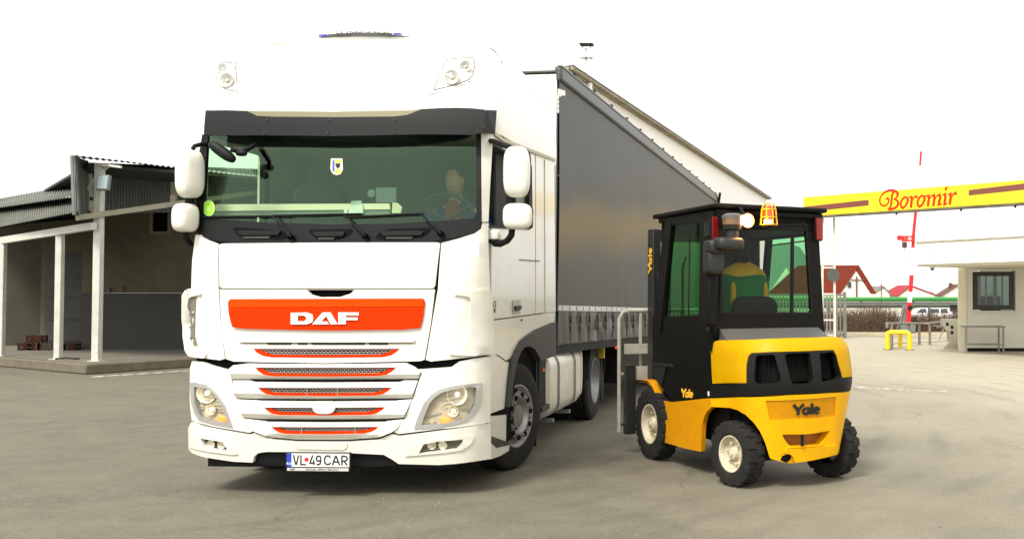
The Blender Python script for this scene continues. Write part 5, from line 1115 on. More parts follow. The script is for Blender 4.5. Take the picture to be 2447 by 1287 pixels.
ip('toll_box', [(836, 490), (866, 489), (867, 509), (832, 509)], .32, mat('toll_box_white', (.8, .82, .75), .5), .03); ip('toll_box_cover', [(839, 480), (862, 479), (864, 489), (837, 490)], .33, mat('toll_box_grey', (.5, .55, .5), .5), .02)
ip('small_tag', [(822, 501), (830, 501), (830, 509), (822, 509)], .32, mat('toll_box_white', (.8,) * 3), .004)
ip('paper_stack', [(938, 484), (950, 485), (960, 495), (957, 509), (936, 509)], .33, mat('paper_cream', (.68, .62, .42), .7), .02)
ip('navigation_screen', [(898, 448), (946, 448), (946, 484), (898, 484)], .55, mat('screen_grey', (.20, .25, .25), .3), .02)
c = tl(888, 462, .6); MB().lathe([(-.01, .001), (-.01, .034), (0, .034)], 'Y', c, 20, True).build('suction_cup', mat('cup_grey', (.28, .32, .31), .4), tk)
c = tl(1072, 524, .66); Mw = Matrix.Translation(c) @ Matrix.Rotation(rad(-62), 4, 'X')
b = MB(); b.rings([[Mw @ Vector(((.235 + .018 * math.cos(q * math.pi / 4)) * math.cos(t), (.235 + .018 * math.cos(q * math.pi / 4)) * math.sin(t), .018 * math.sin(q * math.pi / 4))) for q in range(8)] for t in [i * 2 * math.pi / 32 for i in range(33)]], False); b.build('steering_wheel', INTD, tk)
b = MB(); 
for a in (0, 120, 240): b.beam(Mw @ Vector((0, 0, -.02)), Mw @ Vector((.23 * math.cos(rad(a + 90)), .23 * math.sin(rad(a + 90)), 0)), .04, .015)
b.build('steering_spokes', INTD, tk, kind='stuff')
for x in (.62, -.62):
    s_ = MB(); s_.rbox((x, 1.25, 2.35), (.5, .16, .62), 4); s_ = s_.build('seat', mat('seat_fabric', (.05, .055, .06), .9), tk); MB().rbox((x, 1.28, 2.74), (.28, .11, .2), 3).build('headrest', MATS['seat_fabric'], s_)
    MB().rbox((x, 1.0, 2.02), (.5, .5, .16), 4).build('seat_cushion', MATS['seat_fabric'], s_)
# --- wheels
def truck_wheel(x, y, r, steer, dish):
    M_ = Matrix.Translation((x, y, r)) @ Matrix.Rotation(steer, 4, 'Z'); s_ = 1 if x > 0 else -1
    o = bpy.data.objects.new('wheel', None); C.objects.link(o); o.parent = tk; o.matrix_local = M_
    w_ = .15; b = MB(); b.lathe([(-w_, r * .56), (-w_ * 1.02, r * .8), (-w_ * .9, r * .95), (-w_ * .72, r), (w_ * .72, r), (w_ * .9, r * .95), (w_ * 1.02, r * .8), (w_, r * .56)], 'X', n=64); b.build('tyre', RUBBER, o, ang=25)
    g_ = MB()
    for q in (-.5, -.17, .17, .5): g_.lathe([(w_ * q - .006, r + .0015), (w_ * q + .006, r + .0015)], 'X', n=64)
    g_.build('tread_groove', VOID, o, kind='stuff')
    e = w_ * s_
    if dish:      # deep rear rim
        b = MB(); b.lathe([(e, r * .60), (e * 1.01, r * .57), (e * .9, r * .55), (e * .2, r * .5), (-e * .1, r * .42), (-e * .1, .12), (e * .5, .11), (e * .55, .001)], 'X', n=48); b.build('rim', STEELW, o)
        for k in range(10): t = k * math.pi / 5; MB().lathe([(-e * .1, .014), (e * .12, .014), (e * .14, .001)], 'X', (0, .17 * math.cos(t), .17 * math.sin(t)), 8).build('wheel_nut', STEELW, o)
    else:
        b = MB(); b.lathe([(e, r * .60), (e * 1.02, r * .57), (e * .95, r * .54), (e * .80, r * .50), (e * .85, r * .46), (e * 1.12, r * .43), (e * 1.18, r * .36), (e * 1.16, .155), (e * .95, .135), (e * .85, .12), (e * 1.02, .10), (e * 1.08, .06), (e * 1.08, .001)], 'X', n=48); b.build('rim', STEELW, o)
        for k in range(10):
            t = k * math.pi / 5 + .15; q = (e * 1.155, r * .395 * math.cos(t), r * .395 * math.sin(t)); MB().lathe([(0, .001), (0, .026), (s_ * .012, .024), (s_ * .013, .001)], 'X', q, 14).build('hand_hole', VOID, o)
            t += math.pi / 10; q = (e * 1.15, .178 * math.cos(t), .178 * math.sin(t)); MB().lathe([(0, .014), (s_ * .025, .013), (s_ * .03, .001)], 'X', q, 8).build('wheel_nut', STEELW, o)
    return o
truck_wheel(1.07, 1.42, .49, -.24, False); truck_wheel(-1.07, 1.42, .49, -.24, False)
for x in (1.08, .74, -.74, -1.08): truck_wheel(x, 5.2, .5, 0, abs(x) > 1)
def bx(name, lo, hi, m, bevel=0): return MB().box(lo, hi).build(name, m, tk, bevel=bevel)
for sx in (-1, 1): bx('chassis_rail', (.38 * sx - .04, .5, .68), (.38 * sx + .04, 6.1, .94), DPLAST)
bx('front_axle', (-1.0, 1.36, .40), (1.0, 1.48, .5), DPLAST); bx('rear_axle', (-.9, 5.1, .42), (.9, 5.3, .58), DPLAST)
bx('underbody', (-.85, .6, .32), (.85, 2.2, .95), VOID); bx('gearbox', (-.3, 2.2, .4), (.3, 4.2, .9), VOID)
b = MB(); b.lathe([(-.07, .45), (.03, .45), (.05, .40), (.03, .001)], 'Z', (0, 4.62, 1.12), 28, True); b.build('fifth_wheel', DPLAST, tk)
# mud flap behind front wheel
b = MB(); P = s2([(1268, 868), (1293, 876), (1294, 1070), (1268, 1074)], 1.12)
bx('mud_flap', (.78, 2.04, .12), (1.225, 2.07, .98), DPLAST)
# fuel tank
tkp = [(z, x) for z, x in ()]
ty0, ty1 = 2.66, 4.28; X1, X0, Z0, Z1 = 1.225, .62, .29, 1.0
def tsec(y, g=0):
    q = []; R = .17
    for cx_, cz_, a0_ in ((X1 - R, Z1 - R, 0), (X0 + R, Z1 - R, 90), (X0 + R, Z0 + R, 180), (X1 - R, Z0 + R, 270)):
        for k in range(7): a = rad(a0_ + 15 * k); q.append((cx_ + (R - g) * math.cos(a), y, cz_ + (R - g) * math.sin(a)))
    return q
ft = MB(); ft.rings([tsec(ty0, .03), tsec(ty0 + .015, .005), tsec(ty0 + .03), tsec(ty1 - .03), tsec(ty1 - .015, .005), tsec(ty1, .03)]); ft = ft.build('fuel_tank', ALU, tk, ang=40)
for y in (ty0 + .34, ty1 - .42):
    s_ = MB(); s_.rings([tsec(y, -.012), tsec(y + .05, -.012)], False); s_.build('strap', DPLAST, ft)
    MB().box((X1 - .3, y - .01, Z0 - .06), (X1 - .05, y + .06, Z0 - .02)).build('strap_bracket', STEELW, ft)
bx('tank_step', (.78, ty0 - .16, 1.01), (1.2, ty0 + .28, 1.035), mat('step_alu', (.55, .53, .44), .45, metal=.5), bevel=.006)
bx('battery_box', (.7, ty0 - .32, .44), (1.18, ty0 - .02, .98), DPLAST, bevel=.01); bx('battery_step', (1.0, ty0 - .34, .42), (1.22, ty0 - .01, .47), GPLAST)
bx('side_marker', (1.19, ty0 - .185, .82), (1.20, ty0 - .165, .85), REDGLOW); 
b = MB(); b.rbox((X1 - .02, ty1 + .02, .68), (.07, .05, .56), 3); b.build('tank_end_pipe', mat('pale_pipe', (.65, .60, .46), .4), tk)
bx('rear_bracket', (.8, ty1 + .06, .50), (1.2, ty1 + .2, .98), DPLAST, bevel=.02); bx('side_marker', (1.19, ty1 + .1, .76), (1.215, ty1 + .14, .86), REDGLOW)
# rear wheel wing
wgm = MB()
for sx in (1,):
    r0 = []; r1 = []
    for k in range(19): a = rad(8 + 164 * k / 18); r0.append((.62, 5.2 - .60 * math.cos(a), .50 + .60 * math.sin(a))); r1.append((1.26, 5.2 - .60 * math.cos(a), .50 + .60 * math.sin(a)))
    wgm.rings([r0, r1, [(x, y, z - .03) for x, y, z in r1], [(x, y, z - .03) for x, y, z in r0]], False, False)
wgm.build('rear_wing', FGREY, tk)

# --- driver of the truck
def fat(r, k=1.14): return tuple(q * k for q in r) if isinstance(r, tuple) else r * k
SKIN = mat('skin', (.42, .22, .15), .6); SHIRT = mat('navy_shirt', (.02, .028, .11), .9, noise=.4, nscale=20); TEE = mat('dark_red_tee', (.16, .03, .03), .9); HAIR = mat('dark_hair', (.02, .014, .010), .8)
def skinmesh(name, joints, bones, m, parent, sub=2):
    me = bpy.data.meshes.new(name); me.from_pydata([j[0] for j in joints], bones, []); o = bpy.data.objects.new(name, me); C.objects.link(o); o.parent = parent
    sk = o.modifiers.new('skin', 'SKIN'); sk.use_smooth_shade = True
    for i, j in enumerate(joints): r = j[1] if isinstance(j[1], tuple) else (j[1], j[1]); me.skin_vertices[0].data[i].radius = r
    me.skin_vertices[0].data[0].use_root = True
    ss = o.modifiers.new('sub', 'SUBSURF'); ss.levels = sub; ss.render_levels = sub
    me.materials.append(m); return o
def head(c, yaw, parent, s=1.0, glasses=False, hair=HAIR, back=False):
    Mh = Matrix.Translation(c) @ Matrix.Rotation(yaw, 4, 'Z') @ Matrix.Scale(s, 4)
    R = []; prof_ = [(-.125, .035, .030), (-.115, .055, .045), (-.09, .063, .07), (-.05, .070, .088), (0, .076, .096), (.04, .078, .10), (.08, .070, .090), (.11, .045, .06), (.122, .012, .015)]
    for z, rx, ry in prof_:
        ring = []
        for k in range(24):
            t = 2 * math.pi * k / 24; x, y = rx * math.cos(t), ry * math.sin(t) + (.01 if z > 0 else -.008)
            f_ = max(0, -math.sin(t)) ** 8
            if abs(z + .05) < .01: y -= f_ * .006
            if abs(z) < .01: y -= max(0, -math.sin(t)) ** 30 * .014
            ring.append(Mh @ Vector((x, y, z)))
        R.append(ring)
    o = MB(); o.rings(R); o = o.build('head', SKIN, parent, ang=80)
    for x in (-.03, .03): MB().rbox(Mh @ Vector((x, -.088, .015)), (.024, .012, .013), 2).build('eye', LETTERW, o); MB().rbox(Mh @ Vector((x, -.094, .015)), (.010, .006, .011), 2).build('iris', HAIR, o)
    MB().rbox(Mh @ Vector((0, -.106, -.012)), (.022, .03, .045), 2.3).build('nose', SKIN, o); MB().rbox(Mh @ Vector((0, -.088, -.062)), (.048, .016, .014), 2.3).build('mouth', mat('lips', (.28, .10, .08), .6), o)
    for x in (-.077, .077): MB().rbox(Mh @ Vector((x, .0, -.005)), (.016, .034, .06), 2.4).build('ear', SKIN, o)
    h = MB(); rr = []
    for z, k1 in ((.0, 1.05), (.04, 1.07), (.08, 1.09), (.11, 1.16), (.128, .6)):
        rx, ry = {0: (.076, .096), .04: (.078, .10), .08: (.070, .09), .11: (.045, .06), .128: (.03, .04)}[z]
        rr.append([Mh @ Vector((rx * k1 * math.cos(t), max(ry * k1 * math.sin(t), -.075 if z < .07 else -.1) + .014, z + (.0 if math.sin(t) > 0 else .03))) for t in [2 * math.pi * k / 24 for k in range(24)]])
    h.rings(rr); h.build('hair', hair, o, ang=80)
    return o
def torso(o, c, z0, zs_, m, w=.2, yoke=None, shy=.0):
    secs = [(z0, w * .92, .13), (z0 + .12, w * .95, .135), (zs_ - .22, w * 1.02, .14), (zs_ - .10, w * 1.1, .135), (zs_ - .03, w * 1.12, .115), (zs_ + .02, w * 1.03, .10), (zs_ + .06, w * .74, .08), (zs_ + .09, w * .34, .06)]
    def ring(z, rx, ry):
        return [(c.x + rx * math.copysign(abs(math.cos(t)) ** .75, math.cos(t)) * (1 + .02 * math.sin(5 * t + z * 30)), c.y + ry * math.copysign(abs(math.sin(t)) ** .8, math.sin(t)) * (1 + .05 * math.sin(3 * t + z * 41)) + .02 * (z - z0), z + .01 * math.sin(4 * t)) for t in [2 * math.pi * k / 36 for k in range(36)]]
    if yoke:
        MB().rings([ring(*q) for q in secs[:5]]).build('jacket', m, o, ang=80); MB().rings([ring(*q) for q in secs[4:]]).build('jacket_yoke', yoke, o, ang=80)
    else: MB().rings([ring(*q) for q in secs]).build('jacket', m, o, ang=80)
dr_ = thing('person', 'truck driver in a navy jacket behind the windscreen, hands on the wheel', 'person', M_TR)
hc = tl(1088, 432, .92); sh = hc + Vector((0, .06, -.26))
J = [((sh.x, sh.y + .1, sh.z - .46), (.17, .12)), ((sh.x, sh.y + .05, sh.z - .2), (.17, .12)), ((sh.x, sh.y, sh.z), (.13, .085)), ((sh.x, sh.y - .01, sh.z + .11), .055), ((hc.x, hc.y, hc.z - .06), .05),
     ((sh.x - .2, sh.y, sh.z - .03), .065), ((sh.x - .27, sh.y - .1, sh.z - .28), .05), ((sh.x - .2, sh.y - .35, sh.z - .24), .035), ((sh.x - .17, sh.y - .42, sh.z - .22), .03),
     ((sh.x + .2, sh.y, sh.z - .03), .065), ((sh.x + .36, sh.y + .02, sh.z - .26), .05), ((sh.x + .24, sh.y - .3, sh.z - .24), .035), ((sh.x + .19, sh.y - .40, sh.z - .20), .03),
     ((sh.x - .1, sh.y - .35, sh.z - .5), .085), ((sh.x + .1, sh.y - .35, sh.z - .5), .085)]
Bn = [(0, 1), (1, 2), (2, 3), (3, 4), (2, 5), (5, 6), (6, 7), (7, 8), (2, 9), (9, 10), (10, 11), (11, 12), (0, 13), (0, 14)]
J = [(p, (fat(r, .8) if k < 3 or k > 12 else r)) for k, (p, r) in enumerate(J)]
skinmesh('body', J, Bn, SKIN, dr_)
JJ = [(p, fat(r, 1.16)) for p, r in J]; keepj = [0, 1, 2, 5, 6, 7, 9, 10, 11, 13, 14]; mp_ = {k: i for i, k in enumerate(keepj)}
for t_ in ((5, 6, 7), (9, 10, 11)): MB().tube([J[k][0] for k in t_], [.085, .066, .05], 14).build('sleeve', SHIRT, dr_)

b = MB(); b.rbox((sh.x, sh.y - .115, sh.z - .06), (.15, .06, .3), 2.5); b.build('shirt_front', TEE, dr_)
torso(dr_, Vector((sh.x, sh.y + .02, 0)), sh.z - .5, sh.z + .02, SHIRT, .2)
head(hc, rad(-8), dr_)
def fingers(c, dirs, parent, s=1.0):
    for k in range(4):
        o_ = Vector((-.03 + .02 * k, 0, 0)) * s; L = (.075, .085, .08, .06)[k] * s
        b = MB(); b.tube([c + o_, c + o_ + Vector((0, -.025, .02)) * s, c + o_ + Vector((0, -.03 - L * .3, -.01)) * s, c + o_ + Vector((0, -.02 - L * .1, -.035)) * s], [.010 * s, .009 * s, .008 * s, .006 * s], 8); b.build('finger', SKIN, parent)
    b = MB(); b.tube([c + Vector((.03 * dirs, 0, 0)) * s, c + Vector((.045 * dirs, -.025, .01)) * s, c + Vector((.03 * dirs, -.05, .005)) * s], [.012 * s, .010 * s, .007 * s], 8); b.build('thumb', SKIN, parent)
for k, q in ((8, 1), (12, -1)): c = Vector(J[k][0]); MB().rbox(c, (.085, .06, .05), 2.6).build('palm', SKIN, dr_); fingers(c + Vector((0, -.02, .01)), q, dr_)

# ================================================================== SEMI-TRAILER
tr_ = thing('semi_trailer', 'grey curtain-sided semi-trailer coupled behind the white tractor unit', 'trailer', M_TL @ Matrix.Rotation(rad(-1.05), 4, 'X'))
M_T2 = M_TL @ Matrix.Rotation(rad(-1.05), 4, 'X')
def curtain_mat():
    m = mat('grey_curtain', (.058, .059, .055), .5, noise=.3, nscale=1.2, col2=(.046, .046, .042), spec=.3); n = m.node_tree; L = n.links.new; b = n.nodes['Principled BSDF']
    tc = n.nodes.new('ShaderNodeTexCoord'); sp = n.nodes.new('ShaderNodeSeparateXYZ'); L(tc.outputs['Object'], sp.inputs[0])
    # golden sheen put into the colour as an uneven ochre band half way up
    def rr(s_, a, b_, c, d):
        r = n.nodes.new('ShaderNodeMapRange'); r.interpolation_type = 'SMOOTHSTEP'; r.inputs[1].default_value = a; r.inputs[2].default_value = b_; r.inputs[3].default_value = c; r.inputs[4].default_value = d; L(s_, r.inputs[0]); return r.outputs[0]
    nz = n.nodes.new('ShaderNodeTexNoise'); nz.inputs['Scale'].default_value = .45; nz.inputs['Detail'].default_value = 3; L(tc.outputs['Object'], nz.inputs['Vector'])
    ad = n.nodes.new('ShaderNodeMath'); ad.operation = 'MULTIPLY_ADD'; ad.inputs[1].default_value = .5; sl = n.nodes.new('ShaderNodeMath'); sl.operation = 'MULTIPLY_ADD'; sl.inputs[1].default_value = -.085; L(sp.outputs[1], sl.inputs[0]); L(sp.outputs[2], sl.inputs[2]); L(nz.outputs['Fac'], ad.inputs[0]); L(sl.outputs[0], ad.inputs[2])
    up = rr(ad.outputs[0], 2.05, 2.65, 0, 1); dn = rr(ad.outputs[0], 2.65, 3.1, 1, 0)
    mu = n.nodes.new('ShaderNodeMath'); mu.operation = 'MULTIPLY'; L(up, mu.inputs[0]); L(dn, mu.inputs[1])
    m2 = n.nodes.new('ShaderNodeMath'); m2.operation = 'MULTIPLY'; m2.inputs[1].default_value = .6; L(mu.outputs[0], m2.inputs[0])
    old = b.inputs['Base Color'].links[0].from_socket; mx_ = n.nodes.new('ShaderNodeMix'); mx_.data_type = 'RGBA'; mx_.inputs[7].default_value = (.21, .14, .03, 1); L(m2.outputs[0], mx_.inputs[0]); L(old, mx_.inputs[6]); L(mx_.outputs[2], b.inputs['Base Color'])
    wv = n.nodes.new('ShaderNodeTexNoise'); wv.inputs['Scale'].default_value = 1.0; wv.inputs['Detail'].default_value = 2; mp2 = n.nodes.new('ShaderNodeMapping'); mp2.inputs['Scale'].default_value = (1, 2.4, .25); L(tc.outputs['Object'], mp2.inputs[0]); L(mp2.outputs[0], wv.inputs['Vector'])
    bp_ = n.nodes.new('ShaderNodeBump'); bp_.inputs['Distance'].default_value = .04; bp_.inputs['Strength'].default_value = .18; L(wv.outputs['Fac'], bp_.inputs['Height']); L(bp_.outputs[0], b.inputs['Normal'])
    return m
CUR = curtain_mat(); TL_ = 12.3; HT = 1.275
zc_b, zc_t = 1.50, 3.98
MB().box((-HT + .03, .02, 1.12), (HT - .03, .08, 4.06)).build('front_wall', mat('trailer_white', (.78, .78, .74), .5), tr_)
b = MB(); NY, NZ = 80, 16; vs_ = []
for j in range(NZ + 1):
    for i in range(NY + 1):
        y = .02 + (TL_ - .04) * i / NY; z = zc_b + (zc_t - zc_b) * j / NZ; t = j / NZ
        vs_.append((HT + .012 * math.sin(math.pi * t) + .006 * math.sin(y * 2.1 + z) * math.sin(math.pi * t), y, z))
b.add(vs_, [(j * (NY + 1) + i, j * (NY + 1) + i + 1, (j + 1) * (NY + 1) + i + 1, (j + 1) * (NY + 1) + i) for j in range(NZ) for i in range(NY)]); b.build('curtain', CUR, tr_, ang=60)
MB().box((HT - .04, 0, 3.98), (HT + .035, TL_, 4.14)).build('roof_rail', mat('roof_rail_dark', (.055, .058, .055), .4), tr_, bevel=.03, seg=3)
MB().box((HT - .02, 0, 4.142), (HT + .03, TL_, 4.16)).build('roof_edge', mat('roof_edge_grey', (.20, .21, .20), .5), tr_)
for k in range(14): MB().box((HT + .0, .5 + k * .88, 4.162), (HT + .04, .54 + k * .88, 4.185)).build('roller_clip', DPLAST, tr_)
MB().box((-HT, 0, 4.10), (HT - .045, TL_, 4.14)).build('roof', mat('trailer_roof_white', (.6, .6, .58), .6), tr_)
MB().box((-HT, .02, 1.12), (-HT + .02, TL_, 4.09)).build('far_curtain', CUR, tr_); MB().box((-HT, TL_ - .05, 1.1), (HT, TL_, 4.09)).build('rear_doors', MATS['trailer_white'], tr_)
b = MB(); b.tube([(HT + .03, TL_ - .02, 1.2), (HT + .05, TL_ - .02, 4.0), (HT + .09, TL_ - .1, 4.2)], .03, 8); b.build('rear_corner_rod', DPLAST, tr_)
# white reinforcing strip, scalloped above the skirt
MB().box((HT + .012, .0, zc_b - .06), (HT + .026, TL_, zc_b)).build('white_strip', CURT_T, tr_)
for k in range(30): MB().box((HT + .0265, .12 + k * .28, zc_b - .052), (HT + .029, .14 + k * .28, zc_b - .008)).build('strip_stitch', GPLAST, tr_)
SKM = mat('skirt_vinyl', (.024, .0255, .023), .32, noise=.4, nscale=5, col2=(.05, .048, .042))
step_ = .40; ns = 24; b = MB(); vs_ = []; NY = ns * 8; NZ = 8; zs0, zs1 = 1.06, 1.435
rs_ = [random.uniform(-1, 1) for _ in range(ns + 2)]
for j in range(NZ + 1):
    for i in range(NY + 1):
        y = .05 + i * step_ / 8; t = j / NZ; ph = (i % 8) / 8; k = i // 8
        fold = .035 * math.sin(math.pi * ph) ** .7 * (1 - .6 * t) + .022 * rs_[k] * math.sin(math.pi * ph) * math.sin(2.2 * math.pi * (ph + t * rs_[k + 1])) 
        vs_.append((HT + .005 + fold + .02 * (1 - t) * (0 if ph else -.4), y, zs0 + (zs1 - zs0) * t + .012 * math.sin(math.pi * ph) * (1 - t)))
b.add(vs_, [(j * (NY + 1) + i, j * (NY + 1) + i + 1, (j + 1) * (NY + 1) + i + 1, (j + 1) * (NY + 1) + i) for j in range(NZ) for i in range(NY)]); b.build('skirt', SKM, tr_, ang=70)
STR = mat('strap_black', (.012, .012, .012), .6); BKL = mat('buckle_steel', (.09, .09, .08), .4, metal=.5)
for k in range(22):
    y = .05 + (k + 1) * step_
    s_ = MB().box((HT + .022, y - .018, 1.10), (HT + .027, y + .018, 1.43)).build('strap', STR, tr_)
    MB().box((HT + .028, y - .028, 1.30), (HT + .05, y + .028, 1.40)).build('buckle', BKL, s_, bevel=.008)
    MB().box((HT + .028, y - .02, 1.21), (HT + .045, y + .02, 1.27)).build('buckle_tongue', BKL, s_, bevel=.006)
    MB().lathe([(.0, .014), (.014, .010), (.016, .001)], 'X', (HT + .027, y, 1.085), 10).build('eyelet', BKL, s_)
MB().box((HT - .06, .03, .97), (HT + .0, TL_, 1.075)).build('side_rave', DPLAST, tr_)
for sx in (-.5, .5): MB().box((sx - .06, 1.2, .82), (sx + .06, TL_, 1.12)).build('chassis_beam', DPLAST, tr_)
MB().box((-1.2, .05, 1.02), (HT - .07, TL_, 1.10)).build('floor', DPLAST, tr_)
MB().box((1.08, 2.35, .82), (1.2, 2.4, .97)).build('yellow_bracket', mat('bracket_yellow', (.45, .30, .02), .6), tr_)
MB().box((HT - .03, 2.78, .93), (HT + .005, 2.86, .99)).build('side_marker', REDGLOW, tr_)
for y in (7.4, 8.7, 10.0):
    for x in (-1.05, 1.05):
        zz = .5 + .0183 * y; w_ = MB().lathe([(-.18, .28), (-.19, .42), (-.13, .5), (.13, .5), (.19, .42), (.18, .28)], 'X', (x, y, zz), 40).build('wheel', RUBBER, tr_); MB().lathe([(.18, .29), (.1, .26), (.0, .2), (.05, .001)], 'X', (x, y, zz), 30).build('rim', STEELW, w_)
MB().box((-1.1, 3.4, .42), (1.15, 6.6, 1.0)).build('underside_filler', DPLAST, tr_)  # added dark box that blocks the light under the trailer
MB().box((-1.0, 2.6, .25), (1.1, 2.75, .98)).build('landing_gear', DPLAST, tr_)
# corner label at the top front of the curtain
lb_ = MB(); 
def CT(u, v, d=0): return (HT + .02 + d, u, v)
def c2(pts): return [unp(lambda u, v: CT(u, v), M_T2, px, py, (.4, 3.5)) for px, py in pts]
b = MB(); patch(b, CT, c2([(1333, 212), (1350, 217), (1350, 229), (1343, 228), (1338, 232), (1333, 226)]), (), .004, .004, .2); b.build('curtain_label', LETTERW, tr_)
for a, b_ in ((226, 238), (239, 248), (249, 259), (260, 270)): b = MB(); patch(b, CT, c2([(1331.5, a), (1335, a + .5), (1335, b_), (1331.5, b_)]), (), .004, .004, .2); b.build('curtain_label', LETTERW, tr_)

# ================================================================== FORKLIFT
# local frame: x across (negative = side towards the camera's left), y forwards, z up; origin under the rear axle
fk = thing('forklift', 'yellow and black diesel forklift with enclosed cab, seen from behind', 'forklift', M_FK)
HX, YR, RC = .55, -.45, .36
A1 = 1.9 - (YR + RC); A2 = A1 + RC * math.pi / 2; A3 = A2 + 2 * (HX - RC); A4 = A3 + RC * math.pi / 2
def KS(s_, z, d=0):
    t_ = max(0, .86 - z) * .19 + max(0, z - .95) * .13 + max(0, z - 1.12) ** 2 * 3.5
    if s_ < A1: x, y, nx, ny = -HX, 1.9 - s_, -1, 0; t_ *= max(0, min(1, (s_ - A1 + .5) / .5))
    elif s_ < A2: a = (s_ - A1) / RC; nx, ny = -math.cos(a), -math.sin(a); x, y = -HX + RC + RC * nx, YR + RC + RC * ny
    elif s_ < A3: x, y, nx, ny = -HX + RC + (s_ - A2), YR, 0, -1; y -= .02 * math.sin(math.pi * (s_ - A2) / (A3 - A2))
    elif s_ < A4: a = (s_ - A3) / RC; nx, ny = math.sin(a), -math.cos(a); x, y = HX - RC + RC * nx, YR + RC + RC * ny
    else: x, y, nx, ny = HX, YR + RC + (s_ - A4), 1, 0; t_ *= max(0, min(1, 1 - (s_ - A4) / .5))
    d -= t_
    return (x + nx * d, y + ny * d, z)
def kpx(pts, d=0):
    r = []
    for px, py in pts:
        g = (A1 - .5 + (px - 1701) / 330 * (A4 - A1 + .5), 1.6 - (py - 706) / 290)
        if px > 1900: g = (A3 - (1985 - min(px, 2003)) / 330 * 1.3, g[1])
        if px < 1701: g = (A1 - .5 - (1701 - px) / 100 * .9, g[1])
        q = unp(lambda u, v: KS(u, v, d), M_FK, px, py, g); e = project(M_FK @ Vector(KS(q[0], q[1], d)))
        if px > 1900 and (abs(e[0] - px) + abs(e[1] - py) > 1 or q[0] > A4):      # beyond the outline: carry the panel round the far corner
            z = .9
            for _ in range(20): z += (project(M_FK @ Vector(KS(A3 + RC, z, d)))[1] - py) / 290
            q = (A4 + .16, z)
        r.append(q)
    return r
def kpatch(name, pts, m, parent=fk, holes=(), off=0, th=.02, step=.05, r=0, ang=40, d=0):
    q = rnd(pts, r) if r else pts; b = MB(); patch(b, KS, kpx(q, d), [kpx(rnd(h, r) if r else h, d) for h in holes], off, th, step); return b.build(name, m, parent, ang=ang)
def zx(x, y): return (1660 + x / 3.217, 780 + y / 3.217)
panel_hole = [zx(*p) for p in ((408, 432), (408, 290), (420, 230), (442, 203), (600, 194), (1060, 178), (1082, 215), (1100, 290), (1127, 391))]
YEL_LIT = mat('hood_yellow_lit', (.88, .54, .0), .42, noise=.3, nscale=4, col2=(.72, .40, .002), bump=.05, bscale=40, spec=.25)  # same yellow brightened: light on the hood is put into the colour
kpatch('counterweight_hood', [zx(*p) for p in ((146, 437), (133, 170), (140, 135), (165, 112), (200, 104), (600, 92), (1060, 78), (1120, 82), (1200, 100), (1230, 190), (1260, 382), (1129, 390), (1102, 290), (1084, 214), (1060, 176), (600, 192), (440, 201), (418, 228), (405, 290), (405, 431), (250, 432))], YEL_LIT, off=.012, th=.05, step=.04)
bh = [[zx(*p) for p in ((430, 300), (445, 228), (600, 211), (622, 224), (664, 398), (650, 426), (490, 438), (448, 418))],
      [zx(*p) for p in ((684, 222), (697, 208), (880, 201), (896, 216), (904, 400), (884, 434), (765, 441), (736, 414))],
      [zx(*p) for p in ((946, 210), (957, 199), (1052, 192), (1070, 226), (1093, 330), (1104, 383), (1078, 405), (976, 426), (962, 400))]]
YEL_LIT = mat('hood_yellow_lit', (.88, .54, .0), .42, noise=.3, nscale=4, col2=(.72, .40, .002), bump=.05, bscale=40, spec=.25)
kpatch('counterweight_hood', [zx(*p) for p in ((146, 437), (133, 170), (140, 135), (165, 112), (200, 104), (600, 92), (1060, 78), (1120, 82), (1200, 100), (1230, 190), (1260, 382), (1129, 390), (1102, 290), (1084, 214), (1060, 176), (600, 192), (440, 201), (418, 228), (405, 290), (405, 431), (250, 432))], YEL_LIT, off=.012, th=.05, step=.04)
bh = [[zx(*p) for p in ((472, 235), (490, 218), (600, 212), (616, 225), (662, 395), (655, 420), (632, 432), (492, 440), (468, 428), (462, 395))],
      [zx(*p) for p in ((688, 222), (700, 207), (870, 200), (882, 212), (903, 395), (898, 420), (878, 436), (765, 440), (740, 428), (730, 400))],
      [zx(*p) for p in ((952, 205), (1050, 192), (1068, 205), (1090, 280), (1112, 380), (1100, 398), (985, 425), (970, 415), (966, 380))]]
kpatch('radiator_panel', [zx(*p) for p in ((133, 446), (250, 439), (407, 434), (410, 290), (422, 232), (444, 206), (600, 197), (1058, 181), (1079, 217), (1098, 292), (1125, 394), (1260, 387), (1266, 430), (1266, 486), (980, 505), (700, 518), (500, 528), (350, 534), (133, 545))], mat('grille_black', (.007, .007, .0065), .5, noise=.3, nscale=8, col2=(.014, .013, .011), spec=.2), holes=bh, off=.014, th=.05, step=.035, r=0)
MB().box((-.40, -.30, .86), (.44, .2, 1.16)).build('radiator_core', VOID, fk)
kpatch('radiator_cavity', [zx(*p) for p in ((430, 215), (1060, 190), (1110, 400), (440, 445))], VOID, off=-.09, th=.01)
for t in range(7):
    q = [zx(470 + t * 88, 225 - t * 3), zx(474 + t * 88, 225 - t * 3), zx(480 + t * 88, 430), zx(476 + t * 88, 430)]; kpatch('radiator_fin', q, DPLAST, off=-.07, th=.015)
badge = [zx(*p) for p in ((545, 567), (1083, 536), (1078, 685), (578, 714))]
tow = [zx(*p) for p in ((668, 826), (860, 824), (1035, 797), (1000, 860), (960, 905), (728, 918), (690, 870))]
low = [zx(*p) for p in ((133, 551), (350, 541), (700, 526), (980, 512), (1265, 494), (1267, 560), (1260, 620), (1230, 740), (1200, 860), (1180, 930), (1150, 962), (1000, 1000), (870, 1030), (750, 1047), (700, 1045), (585, 1012), (572, 985), (545, 890), (505, 800), (460, 735), (400, 675), (340, 640), (280, 622), (133, 614))]
kpatch('counterweight', low, YEL, holes=[badge, tow], off=.012, th=.10, step=.04)
